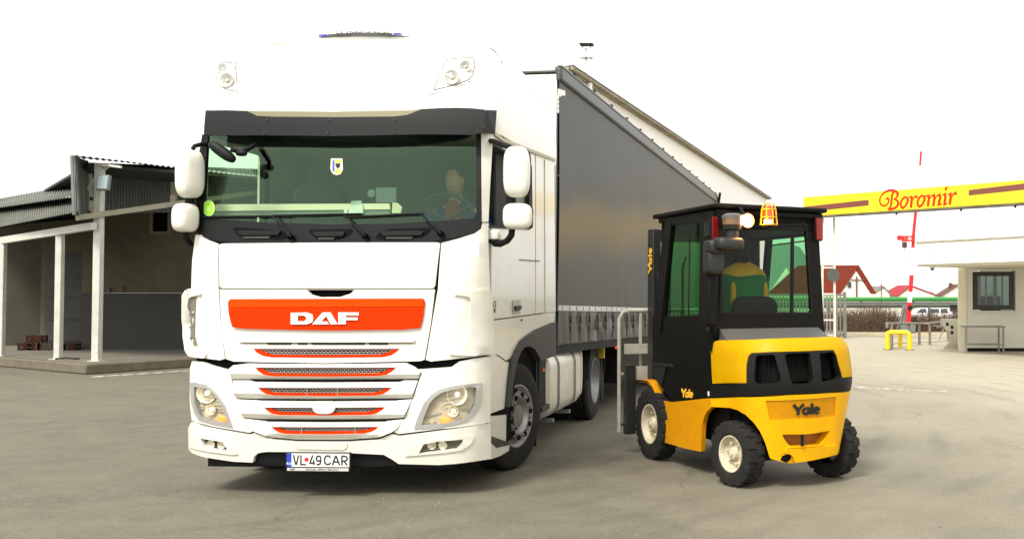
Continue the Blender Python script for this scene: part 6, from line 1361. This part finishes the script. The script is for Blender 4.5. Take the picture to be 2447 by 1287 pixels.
kpatch('badge_panel', shr(badge, 1.02), YEL_SHADE, off=.004, th=.03)
kpatch('tow_recess', shr(tow, 1.12), mat('recess_yellow_shaded', (.30, .11, .006), .6), off=-.085, th=.02)  # darker yellow paints the shade inside the recess

kpatch('exhaust_hole', [zx(*p) for p in ((655, 1022), (670, 990), (705, 978), (738, 985), (725, 1020), (700, 1042))], VOID, off=.016, th=.01)
kpatch('bumper_lip', [zx(*p) for p in ((690, 935), (1080, 905), (1062, 968), (1000, 996), (870, 1024), (752, 1040), (742, 1000), (720, 975), (680, 970))], YEL, off=.04, th=.03, r=3)
kpatch('tow_ledge', [zx(*p) for p in ((722, 914), (962, 900), (985, 912), (700, 930))], YEL, off=.03, th=.03)
def kl(px, py, y):
    M_ = M_FK.inverted(); o = M_ @ CAM; e = (M_ @ (CAM + ray(px, py))) - o; return o + e * ((y - o.y) / e.y)
MB().tube([kl(1917, 1038, YR + .03), kl(1917, 1064, YR + .03)], .014, 12).build('tow_pin', DPLAST, fk)
# raised lettering
def yale(fnm, pts_of, wd, m, parent, off):
    Y = [([(0, 0), (.17, .50)], 1.5), ([(.40, 0), (.19, .50), (.17, 1.0)], 1.4), ([(.60, .40), (.46, .42), (.38, .62), (.40, .88), (.50, .96), (.60, .82)], 1.15), ([(.62, .34), (.60, .62), (.60, 1.0)], 1.3), ([(.73, -.02), (.72, 1.0)], 1.4), ([(.83, .72), (1.0, .60), (.96, .42), (.88, .40), (.82, .58), (.82, .82), (.90, .97), (.99, .86)], 1.1)]
    return strokes(MB(), [([pts_of(x, y) for x, y in P], wd * k) for P, k in Y], fnm, off, .006, .0006)
yale(KS, lambda x, y: kpx([zx(755 + 195 * x, 598 - 14 * x + 82 * y - 0)])[0], .017, FBLK, fk, .014).build('brand_lettering', LETTERB, fk)
# engine hood top and slope between cab and counterweight
b = MB(); b.rings([[KS(A1 - .45 + (A4 - A1 + .9) * k / 40, z, -.03 - q) for k in range(41)] for z, q in ((1.19, 0), (1.205, .03))], False, False)
top_ = [KS(A1 - .45 + (A4 - A1 + .9) * k / 40, 1.20, -.01) for k in range(41)]; b.add(top_, [tuple(range(41))]); b.build('hood_top', YEL_LIT, fk)
MB().add([(-.50, .30, 1.33), (.52, .30, 1.33), (.54, .08, 1.215), (-.52, .08, 1.215), (-.50, .32, 1.2), (.52, .32, 1.2)], [(0, 1, 2, 3), (0, 4, 5, 1), (0, 3, 4), (1, 5, 2)]).build('hood_slope', mat('slope_grey', (.07, .072, .07), .5), fk)
# side bodywork
def KX(y, z, d=0): return (-HX - d, y, z)
def kx2(pts, x=-HX): return [unp(lambda u, v: (x, u, v), M_FK, px, py, (1.0, .9)) for px, py in pts]
def xpatch(name, pts, m, parent=fk, holes=(), off=0, th=.02, step=.12, r=0, x=-HX):
    fn = lambda y, z, d=0: (x - d, y, z)
    q = rnd(pts, r) if r else pts; b = MB(); patch(b, fn, kx2(q, x), [kx2(h, x) for h in holes], off, th, step); return b.build(name, m, parent)
def z4(x, y): return (1440 + x / 3.066, 700 + y / 3.066)
xpatch('side_panel', [z4(*p) for p in ((505, 797), (800, 766), (800, 836), (770, 858), (748, 895), (733, 950), (727, 1010), (722, 1160), (600, 1135), (430, 1085), (430, 930), (495, 924))], YEL_SHADE, off=.0, th=.04, r=2)
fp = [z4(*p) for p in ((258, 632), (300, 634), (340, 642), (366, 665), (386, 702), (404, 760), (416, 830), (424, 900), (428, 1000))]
q = kx2(fp); b = MB(); b.rings([[(-HX - .015, y, z) for y, z in q], [(-.34, y, z) for y, z in q], [(-.34, y - .012, z - .02) for y, z in q], [(-HX - .015, y - .012, z - .02) for y, z in q]], False, False); b.build('front_fender', YEL_SHADE, fk)
b = MB(); b.rings([[(.34, y, z) for y, z in q], [(HX, y, z) for y, z in q]], False, False); b.build('front_fender', YEL_SHADE, fk)
xpatch('fender_side', [z4(*p) for p in ((428, 790), (503, 800), (496, 922), (432, 928), (424, 860), (414, 790))], YEL_SHADE, off=-.02, th=.03)
for x in (-.44, .36): MB().box((x, .2, .34), (x + .08, 1.85, 1.0)).build('chassis_side', DPLAST, fk)
MB().box((-.40, -.05, .30), (.40, 1.5, .98)).build('chassis', VOID, fk)
xpatch('rear_arch', [z4(*p) for p in ((800, 838), (860, 846), (900, 880), (900, 1000), (730, 1010), (748, 900), (770, 860))], VOID, off=-.14, th=.01)
# --- cab
CXW = .545; CYR, CYF = .27, 1.38; CZB, CZT = 1.24, 2.33
xpatch('door_lower', [(1560, 754), (1600, 760), (1693, 757), (1700, 800), (1701, 948), (1604, 958), (1602, 950), (1566, 905), (1560, 870)], FBLK, off=.002, th=.03)
win_ = [(1606, 538), (1655, 531), (1672, 533), (1673, 600), (1670, 752), (1588, 757), (1592, 700), (1600, 590)]
xpatch('door_frame', [(1592, 520), (1690, 515), (1697, 760), (1640, 761), (1566, 762), (1574, 660), (1584, 560)], FBLK, holes=[win_], off=.004, th=.035, r=2)
xpatch('door_glass', win_, GLASS_F, off=-.012, th=.004)
xpatch('window_bar', [(1640, 533), (1641.5, 533), (1638, 756), (1636.5, 756)], FBLK, off=-.03, th=.01)
xpatch('rear_pillar', [(1690, 505), (1708, 503), (1707, 760), (1701, 948), (1698, 948), (1696, 760)], FBLK, off=.008, th=.05)
xpatch('hinge', [(1690, 530), (1701, 528), (1701, 562), (1690, 566)], FGREY, off=.03, th=.02, r=2)
for v in (534, 543, 552): 
    y, z = kx2([(1696, v)])[0]; MB().lathe([(0, .008), (-.006, .006)], 'X', (-HX - .031, y, z), 8, True).build('hinge_bolt', DPLAST, fk)
xpatch('hinge', [(1694, 768), (1701, 766), (1701, 790), (1694, 792)], FGREY, off=.02, th=.02)
xpatch('door_pocket', [z4(*p) for p in ((382, 535), (475, 535), (455, 600), (440, 690), (415, 660), (380, 590))], FGREY, off=.012, th=.012, r=3)
xpatch('door_step_rail', [z4(*p) for p in ((384, 505), (530, 520), (530, 540), (384, 530))], FGREY, off=.02, th=.015)
# cab rear: frame round a big window
def KY(x, z, d=0): return (x, CYR - d, z)
def ky2(pts, y=CYR): return [unp(lambda u, v: (u, y, v), M_FK, px, py, (0, 1.6)) for px, py in pts]
def ypatch(name, pts, m, parent=fk, holes=(), off=0, th=.02, step=.15, r=0, y=CYR):
    fn = lambda a, z, d=0: (a, y - d, z)
    q = rnd(pts, r) if r else pts; b = MB(); patch(b, fn, ky2(q, y), [ky2(rnd(h, r) if r else h, y) for h in holes], off, th, step); return b.build(name, m, parent)
rw = [(1727, 548), (1845, 539), (1921, 536), (1926, 545), (1939, 742), (1934, 747), (1728, 748), (1722, 742)]
ypatch('cab_rear_frame', [(1708, 500), (1953, 500), (1957, 560), (1968, 760), (1972, 806), (1708, 806), (1700, 760)], FBLK, holes=[rw], off=.0, th=.04, r=4)
ypatch('rear_seal', shr(rw, 1.035), DPLAST, holes=[shr(rw, .985)], off=.008, th=.02, r=4)
ypatch('rear_glass', rw, GLASS_R, off=-.012, th=.004, r=4)
MB().box((-CXW, CYR + .04, 1.0), (-CXW + .02, CYF, 1.26)).build('cab_side_base', DPLAST, fk)
MB().box((-CXW, CYR + .03, 1.0), (CXW, CYF, 1.20)).build('cab_floor', VOID, fk)
# right side: pillars and window
MB().box((CXW - .03, CYR + .04, 1.2), (CXW, CYF, 1.36)).build('cab_side_base', FBLK, fk)
MB().box((CXW - .03, CYR + .04, 2.16), (CXW, CYF, CZT)).build('cab_side_top', FBLK, fk)
MB().beam((CXW - .02, 1.16, 2.2), (CXW - .02, 1.30, 1.3), .05, .07).build('front_pillar', FBLK, fk)
MB().box((CXW - .012, CYR + .04, 1.36), (CXW - .008, 1.22, 2.16)).build('side_glass', GLASS_F, fk)
MB().beam((CXW - .02, .72, 2.2), (CXW - .02, .74, 1.3), .025, .03).build('window_bar', FBLK, fk)
MB().beam((CXW - .03, .35, 2.12), (CXW - .03, 1.2, 2.10), .012, .012).build('window_bar', FBLK, fk)
# front wall: glass on the left, blind on the right
for lo, hi, nm in (((-CXW, CYF, 1.2), (CXW, CYF + .02, 1.34), 'front_panel'), ((.02, CYF, 1.34), (CXW, CYF + .02, 2.33), 'front_panel'), ((-CXW, CYF, 2.2), (.02, CYF + .02, 2.33), 'front_panel'), ((-CXW, CYF, 1.34), (-CXW + .05, CYF + .02, 2.2), 'front_panel')): MB().box(lo, hi).build(nm, FBLK, fk)
MB().box((-CXW + .05, CYF + .006, 1.34), (.02, CYF + .01, 2.2)).build('front_glass', GLASS_F, fk)
MB().beam((-HX + .01, 1.18, 2.3), (-HX + .01, 1.42, 1.25), .05, .08).build('front_pillar', FBLK, fk)
# roof
b = MB(); b.rings([[(-CXW - .0, CYR - .02, z), (CXW + .02, CYR - .02, z), (CXW + .02, CYF + .1, z), (-CXW, CYF + .1, z)] for z in (2.31, 2.36)])
b.build('roof_frame', FBLK, fk, bevel=.01)
ry = ky2([(1737, 491)], .24)[0]; rz = ky2([(1850, 491)], .22)[0][1]
b = MB(); b.rings([[(-CXW - .04, CYR - .06, z), (CXW + .05, CYR - .06, z), (CXW + .05, CYF + .16, z - .01), (-CXW - .04, CYF + .16, z - .01)] for z in (rz - .045, rz)]); b.build('roof', FBLK, fk, bevel=.02, seg=3)
MB().box((-CXW + .02, CYR - .0, rz - .22), (CXW - .0, CYF, rz - .05)).build('roof_lining', DPLAST, fk)
for u, r_ in (((1697, 1709), (518, 573)), ((1944, 1959), (521, 573))):
    pts = [(u[0], r_[0]), (u[1], r_[0] + 1), (u[1] + .5, r_[1]), (u[0] + 1.5, r_[1])]
    o = ypatch('tail_lamp_housing', shr(pts, 1.12), DPLAST, off=.03, th=.05); ypatch('tail_lamp', pts, REDL, o, off=.05, th=.03, r=2)
ypatch('lamp_bracket', [(1709, 505), (1722, 505), (1722, 600), (1709, 600)], FBLK, off=.02, th=.04)
# snorkel and pre-cleaner
def kl(px, py, y):
    M_ = M_FK.inverted(); o = M_ @ CAM; e = (M_ @ (CAM + ray(px, py))) - o; return o + e * ((y - o.y) / e.y)
SN = mat('snorkel_grey', (.012, .0125, .0115), .5, noise=.3, nscale=8)
c = kl(1712, 590, .16); b = MB(); b.rbox(c, (.20, .17, .12), 5); b.build('snorkel_elbow', SN, fk)
a_, z_ = kl(1748, 585, .10), 0; b = MB(); b.rbox(kl(1740, 583, .08), (.26, .2, .12), 4); b.build('snorkel_duct', SN, fk)
b = MB(); b.rbox(kl(1705, 625, .18), (.16, .14, .22), 5); b.build('snorkel_body', SN, fk)
MB().box(tuple(kl(1693, 640, .2) - Vector((0, 0, .5))), tuple(kl(1716, 640, .2) + Vector((0, .09, 0)))).build('snorkel_pipe', FBLK, fk, bevel=.02)
ca_ = kl(1750, 548, .06); b = MB(); b.lathe([(-.12, .055), (-.01, .055), (.0, .075), (.035, .082)], 'Z', ca_, 24); b.build('cleaner_neck', SN, fk)
b = MB(); b.lathe([(.035, .082), (.04, .086), (.09, .086)], 'Z', ca_, 28); bw = b.build('cleaner_bowl', mat('bowl_amber_sheen', (.16, .07, .02), .15, coat=.8), fk)  # amber reflections are put into the bowl's colour
b = MB(); b.lathe([(.09, .09), (.12, .09), (.135, .06), (.14, .001)], 'Z', ca_, 28); b.build('cleaner_cap', mat('cap_grey', (.10, .095, .085), .5), bw)
# lit rear work lamp
wl_ = kl(1785, 527, .08); b = MB(); b.rbox(wl_ + Vector((0, .05, 0)), (.10, .09, .09), 3); wo_ = b.build('work_lamp', DPLAST, fk)
b = MB(); b.lathe([(-.012, .001), (-.008, .046), (.01, .052)], 'Y', wl_, 24); b.build('lamp_lens', mat('lit_lamp', (1, .8, .5), .3, emit=(1, .66, .28), es=16), wo_)
b = MB(); b.lathe([(-.0, .050), (-.02, .060), (.02, .062), (.03, .052)], 'Y', wl_, 24); b.build('lamp_bezel', mat('hot_bezel', (.45, .13, .02), .3), wo_)
MB().beam(wl_ + Vector((0, .05, .03)), wl_ + Vector((0, .12, .12)), .03, .02).build('lamp_bracket', DPLAST, wo_)
lp_ = bpy.data.lights.new('lamp_glow', 'POINT'); lp_.energy = 6; lp_.color = (1, .5, .15); lp_.shadow_soft_size = .04
lo_ = bpy.data.objects.new('lamp_glow', lp_); C.objects.link(lo_); lo_.parent = wo_; lo_.location = wl_ + Vector((0, -.07, 0))
# beacon in its wire cage
bc = kl(1837, 533, .10); CG = mat('cage_yellow', (.60, .30, .005), .4)
be = MB(); be.lathe([(.0, .04), (.05, .042), (.06, .05), (.13, .045), (.155, .02), (.158, .001)], 'Z', bc, 24); be = be.build('beacon', mat('beacon_orange', (.65, .06, .005), .25, coat=.6, emit=(1, .12, .01), es=.08), fk)
MB().lathe([(-.01, .045), (.03, .045)], 'Z', bc, 20, True).build('beacon_base', LETTERW, be)
for k in range(8):
    t = k * math.pi / 4; c_, s_ = math.cos(t), math.sin(t)
    MB().tube([bc + Vector((.078 * c_, .078 * s_, -.015)), bc + Vector((.065 * c_, .065 * s_, .12)), bc + Vector((.05 * c_, .05 * s_, .165)), bc + Vector((.004 * c_, .004 * s_, .18))], .0042, 6).build('cage_wire', CG, be)
for z, r in ((-.015, .078), (.05, .072), (.12, .065)):
    MB().tube([bc + Vector((r * math.cos(t * math.pi / 12), r * math.sin(t * math.pi / 12), z)) for t in range(25)], .0045, 6).build('cage_ring', CG, be)
MB().box(tuple(bc + Vector((-.06, -.02, -.035))), tuple(bc + Vector((.06, .16, -.02)))).build('beacon_bracket', DPLAST, fk)
# stickers and side lettering
def xtext(t, px, py, size, m, vertical=False, off=.012, x=-HX):
    y, z = kx2([(px, py)], x)[0]; M_ = Matrix.Translation((x - off, y, z)) @ Matrix.Rotation(-math.pi / 2, 4, 'Z') @ RX
    if vertical: M_ = M_ @ Matrix.Rotation(math.pi / 2, 4, 'Z')
    return text(t, size, M_, m, fk)
xtext('20MX', 1696, 703, .062, FYL, True)
xpatch('warning_sticker', [(1691, 667), (1699, 666), (1699, 679), (1691, 680)], mat('sticker_white', (.7, .7, .66), .5), off=.012, th=.003); xpatch('warning_sticker_top', [(1691, 667), (1699, 666), (1699, 670), (1691, 671)], mat('sticker_orange', (.7, .15, .03), .5), off=.014, th=.002)
xpatch('warning_mark', [(1693, 673), (1697, 672.5), (1695, 678)], LETTERB, off=.014, th=.002)
xpatch('side_tag', [(1694.5, 934), (1698, 934), (1698, 945), (1694.5, 945)], MATS['sticker_white'], off=.014, th=.003)
yale(lambda u, v, d=0: (-HX - .003 - d, u, v), lambda x, y: kx2([(1630 + 26 * x, 929 + y * 19 + x * 1)])[0], .014, FYL, fk, .004).build('brand_lettering', FYL, fk)
# mast, carriage, backrest and forks
MSTL = mat('mast_black', (.014, .014, .013), .4, noise=.3, nscale=6, col2=(.03, .028, .025)); 
my = 1.86; mz = kl(1562, 547, my).z
for x in (-.43, .345):
    o = MB().box((x, my, .12), (x + .085, my + .14, mz)).build('mast_channel', MSTL, fk, bevel=.006)
MB().box((-.34, my + .02, mz - .12), (.34, my + .12, mz - .005)).build('mast_crosshead', MSTL, fk); MB().box((-.34, my + .02, .5), (.34, my + .1, .62)).build('mast_crossmember', MSTL, fk)
for x in (-.25, .2): MB().tube([(x, my + .02, .2), (x, my + .02, mz - .3)], .03, 12).build('lift_cylinder', MSTL, fk)
b = MB(); b.tube([(-.12, my - .05, .3), (-.12, my - .05, 1.9), (-.06, my, 2.0)], .014, 8); b.build('hydraulic_hose', DPLAST, fk)
b = MB(); b.tube([(-.40, my - .04, .5), (-.40, my - .06, 1.7), (-.38, my, 1.85)], .014, 8); b.build('hydraulic_hose', DPLAST, fk)
# vertical lettering on the mast
def mtx(px, py): return unp(lambda u, v: (-.435, u, v), M_FK, px, py, (1.75, 1.8))
yale(lambda u, v, d=0: (-.432 - d, u, v), lambda x, y: (my + .115 - .085 * (y), mtx(1560, 652)[1] + (mtx(1560, 594)[1] - mtx(1560, 652)[1]) * x), .014, FYL, fk, .002).build('mast_lettering', FYL, fk)
by = my + .16
def kb(px, py, y=by): return kl(px, py, y)
zt = kb(1490, 742).z; zl_ = kb(1490, 1033).z; xl = kb(1487, 800).x
for z0, z1 in ((kb(1510, 845).z - .0, kb(1510, 845).z + .10), (kb(1510, 890).z - .07, kb(1510, 890).z + .06), (.30, .42)): MB().box((xl + .04, by + .0, z0), (-xl - .04, by + .05, z1)).build('carriage_bar', RACK, fk)
b = MB(); b.tube([(xl, by + .08, zl_), (xl, by + .08, zt - .08), (xl + .04, by + .08, zt - .015), (xl + .12, by + .08, zt), (-xl - .12, by + .08, zt), (-xl - .04, by + .08, zt - .015), (-xl, by + .08, zt - .08), (-xl, by + .08, zl_)], .021, 8); b.build('backrest_frame', RACK, fk)
for k in range(5): x = xl + (-2 * xl) * (k + 1) / 6; MB().box((x - .012, by + .07, kb(1510, 893).z), (x + .012, by + .09, zt)).build('backrest_bar', RACK, fk)
MB().box((xl, by + .065, kb(1510, 893).z - .01), (-xl, by + .095, kb(1510, 893).z + .012)).build('backrest_bar', RACK, fk)
MB().box((xl + .04, by - .02, .2), (xl + .14, by + .06, .9)).build('side_plate', MSTL, fk); MB().box((-xl - .14, by - .02, .2), (-xl - .04, by + .06, .9)).build('side_plate', MSTL, fk)
for x in (-.30, .20):
    MB().add([(x, by + .07, .16), (x + .1, by + .07, .16), (x + .1, by + .07, .78), (x, by + .07, .78), (x, by + .11, .20), (x + .1, by + .11, .20), (x + .1, by + .11, .78), (x, by + .11, .78), (x, by + 1.1, .17), (x + .1, by + 1.1, .17), (x + .1, by + 1.1, .155), (x, by + 1.1, .155)],
       [(0, 3, 2, 1), (4, 5, 6, 7), (0, 4, 7, 3), (1, 2, 6, 5), (3, 7, 6, 2), (4, 8, 9, 5), (8, 11, 10, 9), (11, 0, 1, 10), (0, 11, 8, 4), (1, 5, 9, 10)]).build('fork', MSTL, fk)
# interior
st_ = MB(); st_.rbox((-.02, .50, 1.39), (.46, .14, .42), 4.5); st_ = st_.build('seat', mat('seat_vinyl', (.005, .005, .005), .6, spec=.2), fk); MB().rbox((-.02, .72, 1.26), (.46, .45, .14), 4.5).build('seat_cushion', MATS['seat_vinyl'], st_)
b = MB(); c = Vector((-.08, 1.12, 1.62)); Mw = Matrix.Translation(c) @ Matrix.Rotation(rad(35), 4, 'X')
b.rings([[Mw @ Vector(((.15 + .013 * math.cos(q * math.pi / 4)) * math.cos(t), (.15 + .013 * math.cos(q * math.pi / 4)) * math.sin(t), .013 * math.sin(q * math.pi / 4))) for q in range(8)] for t in [i * 2 * math.pi / 28 for i in range(29)]], False); b.build('steering_wheel', DPLAST, fk); MB().tube([c, c + Vector((.0, .2, -.35))], .025, 10).build('steering_column', DPLAST, fk)
# --- forklift wheels
def fk_wheel(x, y, r, w_, steer, nl):
    o = bpy.data.objects.new('wheel', None); C.objects.link(o); o.parent = fk; o.matrix_local = Matrix.Translation((x, y, r)) @ Matrix.Rotation(steer, 4, 'Z'); s_ = 1 if x > 0 else -1; h = w_ / 2
    b = MB(); b.lathe([(-h * .8, r * .55), (-h * .98, r * .62), (-h * 1.0, r * .8), (-h * .92, r * .93), (-h * .75, r * .962), (h * .75, r * .962), (h * .92, r * .93), (h, r * .8), (h * .98, r * .62), (h * .8, r * .55)], 'X', n=48); ty = b.build('tyre', RUBBER, o, ang=30)
    for k in range(nl):
        for sd_ in (-1, 1):
            t0 = 2 * math.pi * (k + (.5 if sd_ > 0 else 0)) / nl; wd = math.pi / nl * 1.45; V = []
            for rr_, tt in ((r * .95, 1.0), (r * 1.0, .86)):
                for xx, da in ((0.03 * sd_ * h, wd * .10), (h * .55 * sd_, -.0), (h * (1.0 if rr_ < r * .95 else .93) * sd_, .0)):
                    for sg_ in (-.5, .5): a = t0 + sg_ * wd * tt * (.8 if abs(xx) < h * .2 else 1) + da * 2; V.append((xx, rr_ * math.cos(a), rr_ * math.sin(a)))
            # side face of the lug runs down the shoulder
            for sg_ in (-.5, .5): a = t0 + sg_ * wd; V.append((h * 1.01 * sd_, r * .84 * math.cos(a), r * .84 * math.sin(a)))
            b = MB(); b.add(V, [(6, 7, 9, 8), (8, 9, 11, 10), (0, 2, 8, 6), (2, 4, 10, 8), (1, 7, 9, 3), (3, 9, 11, 5), (0, 6, 7, 1), (10, 11, 13, 12), (4, 12, 10), (5, 11, 13)]); b.build('tread_block', RUBBER, ty)
    e = h * s_; rr = r * .55
    b = MB(); b.lathe([(e * .80, rr * 1.03), (e * .92, rr * 1.02), (e * .90, rr * .95), (e * .78, rr * .90), (e * .35, rr * .84), (e * .20, rr * .74), (e * .18, rr * .42), (e * .35, rr * .36), (e * .60, rr * .34), (e * .72, rr * .30), (e * .74, .001)], 'X', n=40); b.build('rim', CREAMRIM, o)
    for k in range(6):
        t = k * math.pi / 3 + .2; MB().lathe([(0, .014), (s_ * .03, .012), (s_ * .035, .001)], 'X', (e * .18, rr * .58 * math.cos(t), rr * .58 * math.sin(t)), 8).build('wheel_nut', CREAMRIM, o)
    b = MB(); b.lathe([(e * .74, rr * .16), (e * .86, rr * .15), (e * .88, .001)], 'X', n=6); b.build('hub_cap', CREAMRIM, o)
fk_wheel(-.475, 0, .275, .17, rad(10), 16); fk_wheel(.475, .0, .275, .17, rad(14), 16)
fk_wheel(-.49, 1.62, .345, .19, 0, 18); fk_wheel(.49, 1.62, .345, .19, 0, 18)
MB().box((-.4, -.06, .2), (.4, .06, .32)).build('steer_axle', DPLAST, fk)
# --- forklift driver, seen from behind
fd = thing('person', 'forklift driver seen from behind in a green and yellow work jacket', 'person', M_FK)
GRN = mat('jacket_green', (.0, .13, .03), .9, noise=.4, nscale=9, col2=(.0, .08, .02)); YJK = mat('jacket_yellow', (.55, .32, .01), .9, noise=.3, nscale=12)
c = Vector((-.02, .70, 0)); zs = 1.80
J = [((c.x, c.y, 1.34), (.17, .12)), ((c.x, c.y, 1.55), (.175, .125)), ((c.x, c.y + .02, zs), (.14, .095)), ((c.x, c.y + .04, zs + .10), .055), ((c.x, c.y + .07, zs + .22), .05),
     ((c.x - .19, c.y + .02, zs - .04), .07), ((c.x - .25, c.y + .10, zs - .27), .052), ((c.x - .16, c.y + .34, zs - .20), .038), ((c.x - .12, c.y + .40, zs - .16), .03),
     ((c.x + .19, c.y + .02, zs - .04), .07), ((c.x + .25, c.y + .10, zs - .27), .052), ((c.x + .17, c.y + .34, zs - .22), .038), ((c.x + .13, c.y + .42, zs - .2), .03),
     ((c.x - .1, c.y + .35, 1.36), .085), ((c.x + .1, c.y + .35, 1.36), .085)]
J = [(p, (fat(r, .78) if k < 3 or k > 12 else r)) for k, (p, r) in enumerate(J)]
skinmesh('body', J, Bn, SKIN, fd); torso(fd, c, 1.3, zs + .02, GRN, .205, YJK); MB().rbox((c.x, c.y + .03, zs + .12), (.15, .15, .12), 2.6).build('collar', FBLK, fd)
for t_ in ((5, 6, 7), (9, 10, 11)): MB().tube([J[k][0] for k in t_], [.085, .068, .05], 14).build('sleeve', GRN, fd)
for x in (-.165, .175): MB().rbox((c.x + x, c.y - .095, 1.60), (.05, .05, .26), 3).build('side_stripe', YJK, fd)
hd_ = head(Vector((c.x - .01, c.y + .09, zs + .27)), math.pi, fd, hair=HAIR)
MB().rbox((c.x - .01, c.y + .065, zs + .27), (.19, .235, .27), 2.4).build('cap', mat('cap_black', (.01, .01, .01), .9), hd_)
for k, q in ((8, 1), (12, -1)): p = Vector(J[k][0]); MB().rbox(p, (.085, .06, .05), 2.6).build('palm', SKIN, fd); fingers(p + Vector((0, .02, .01)), q, fd)
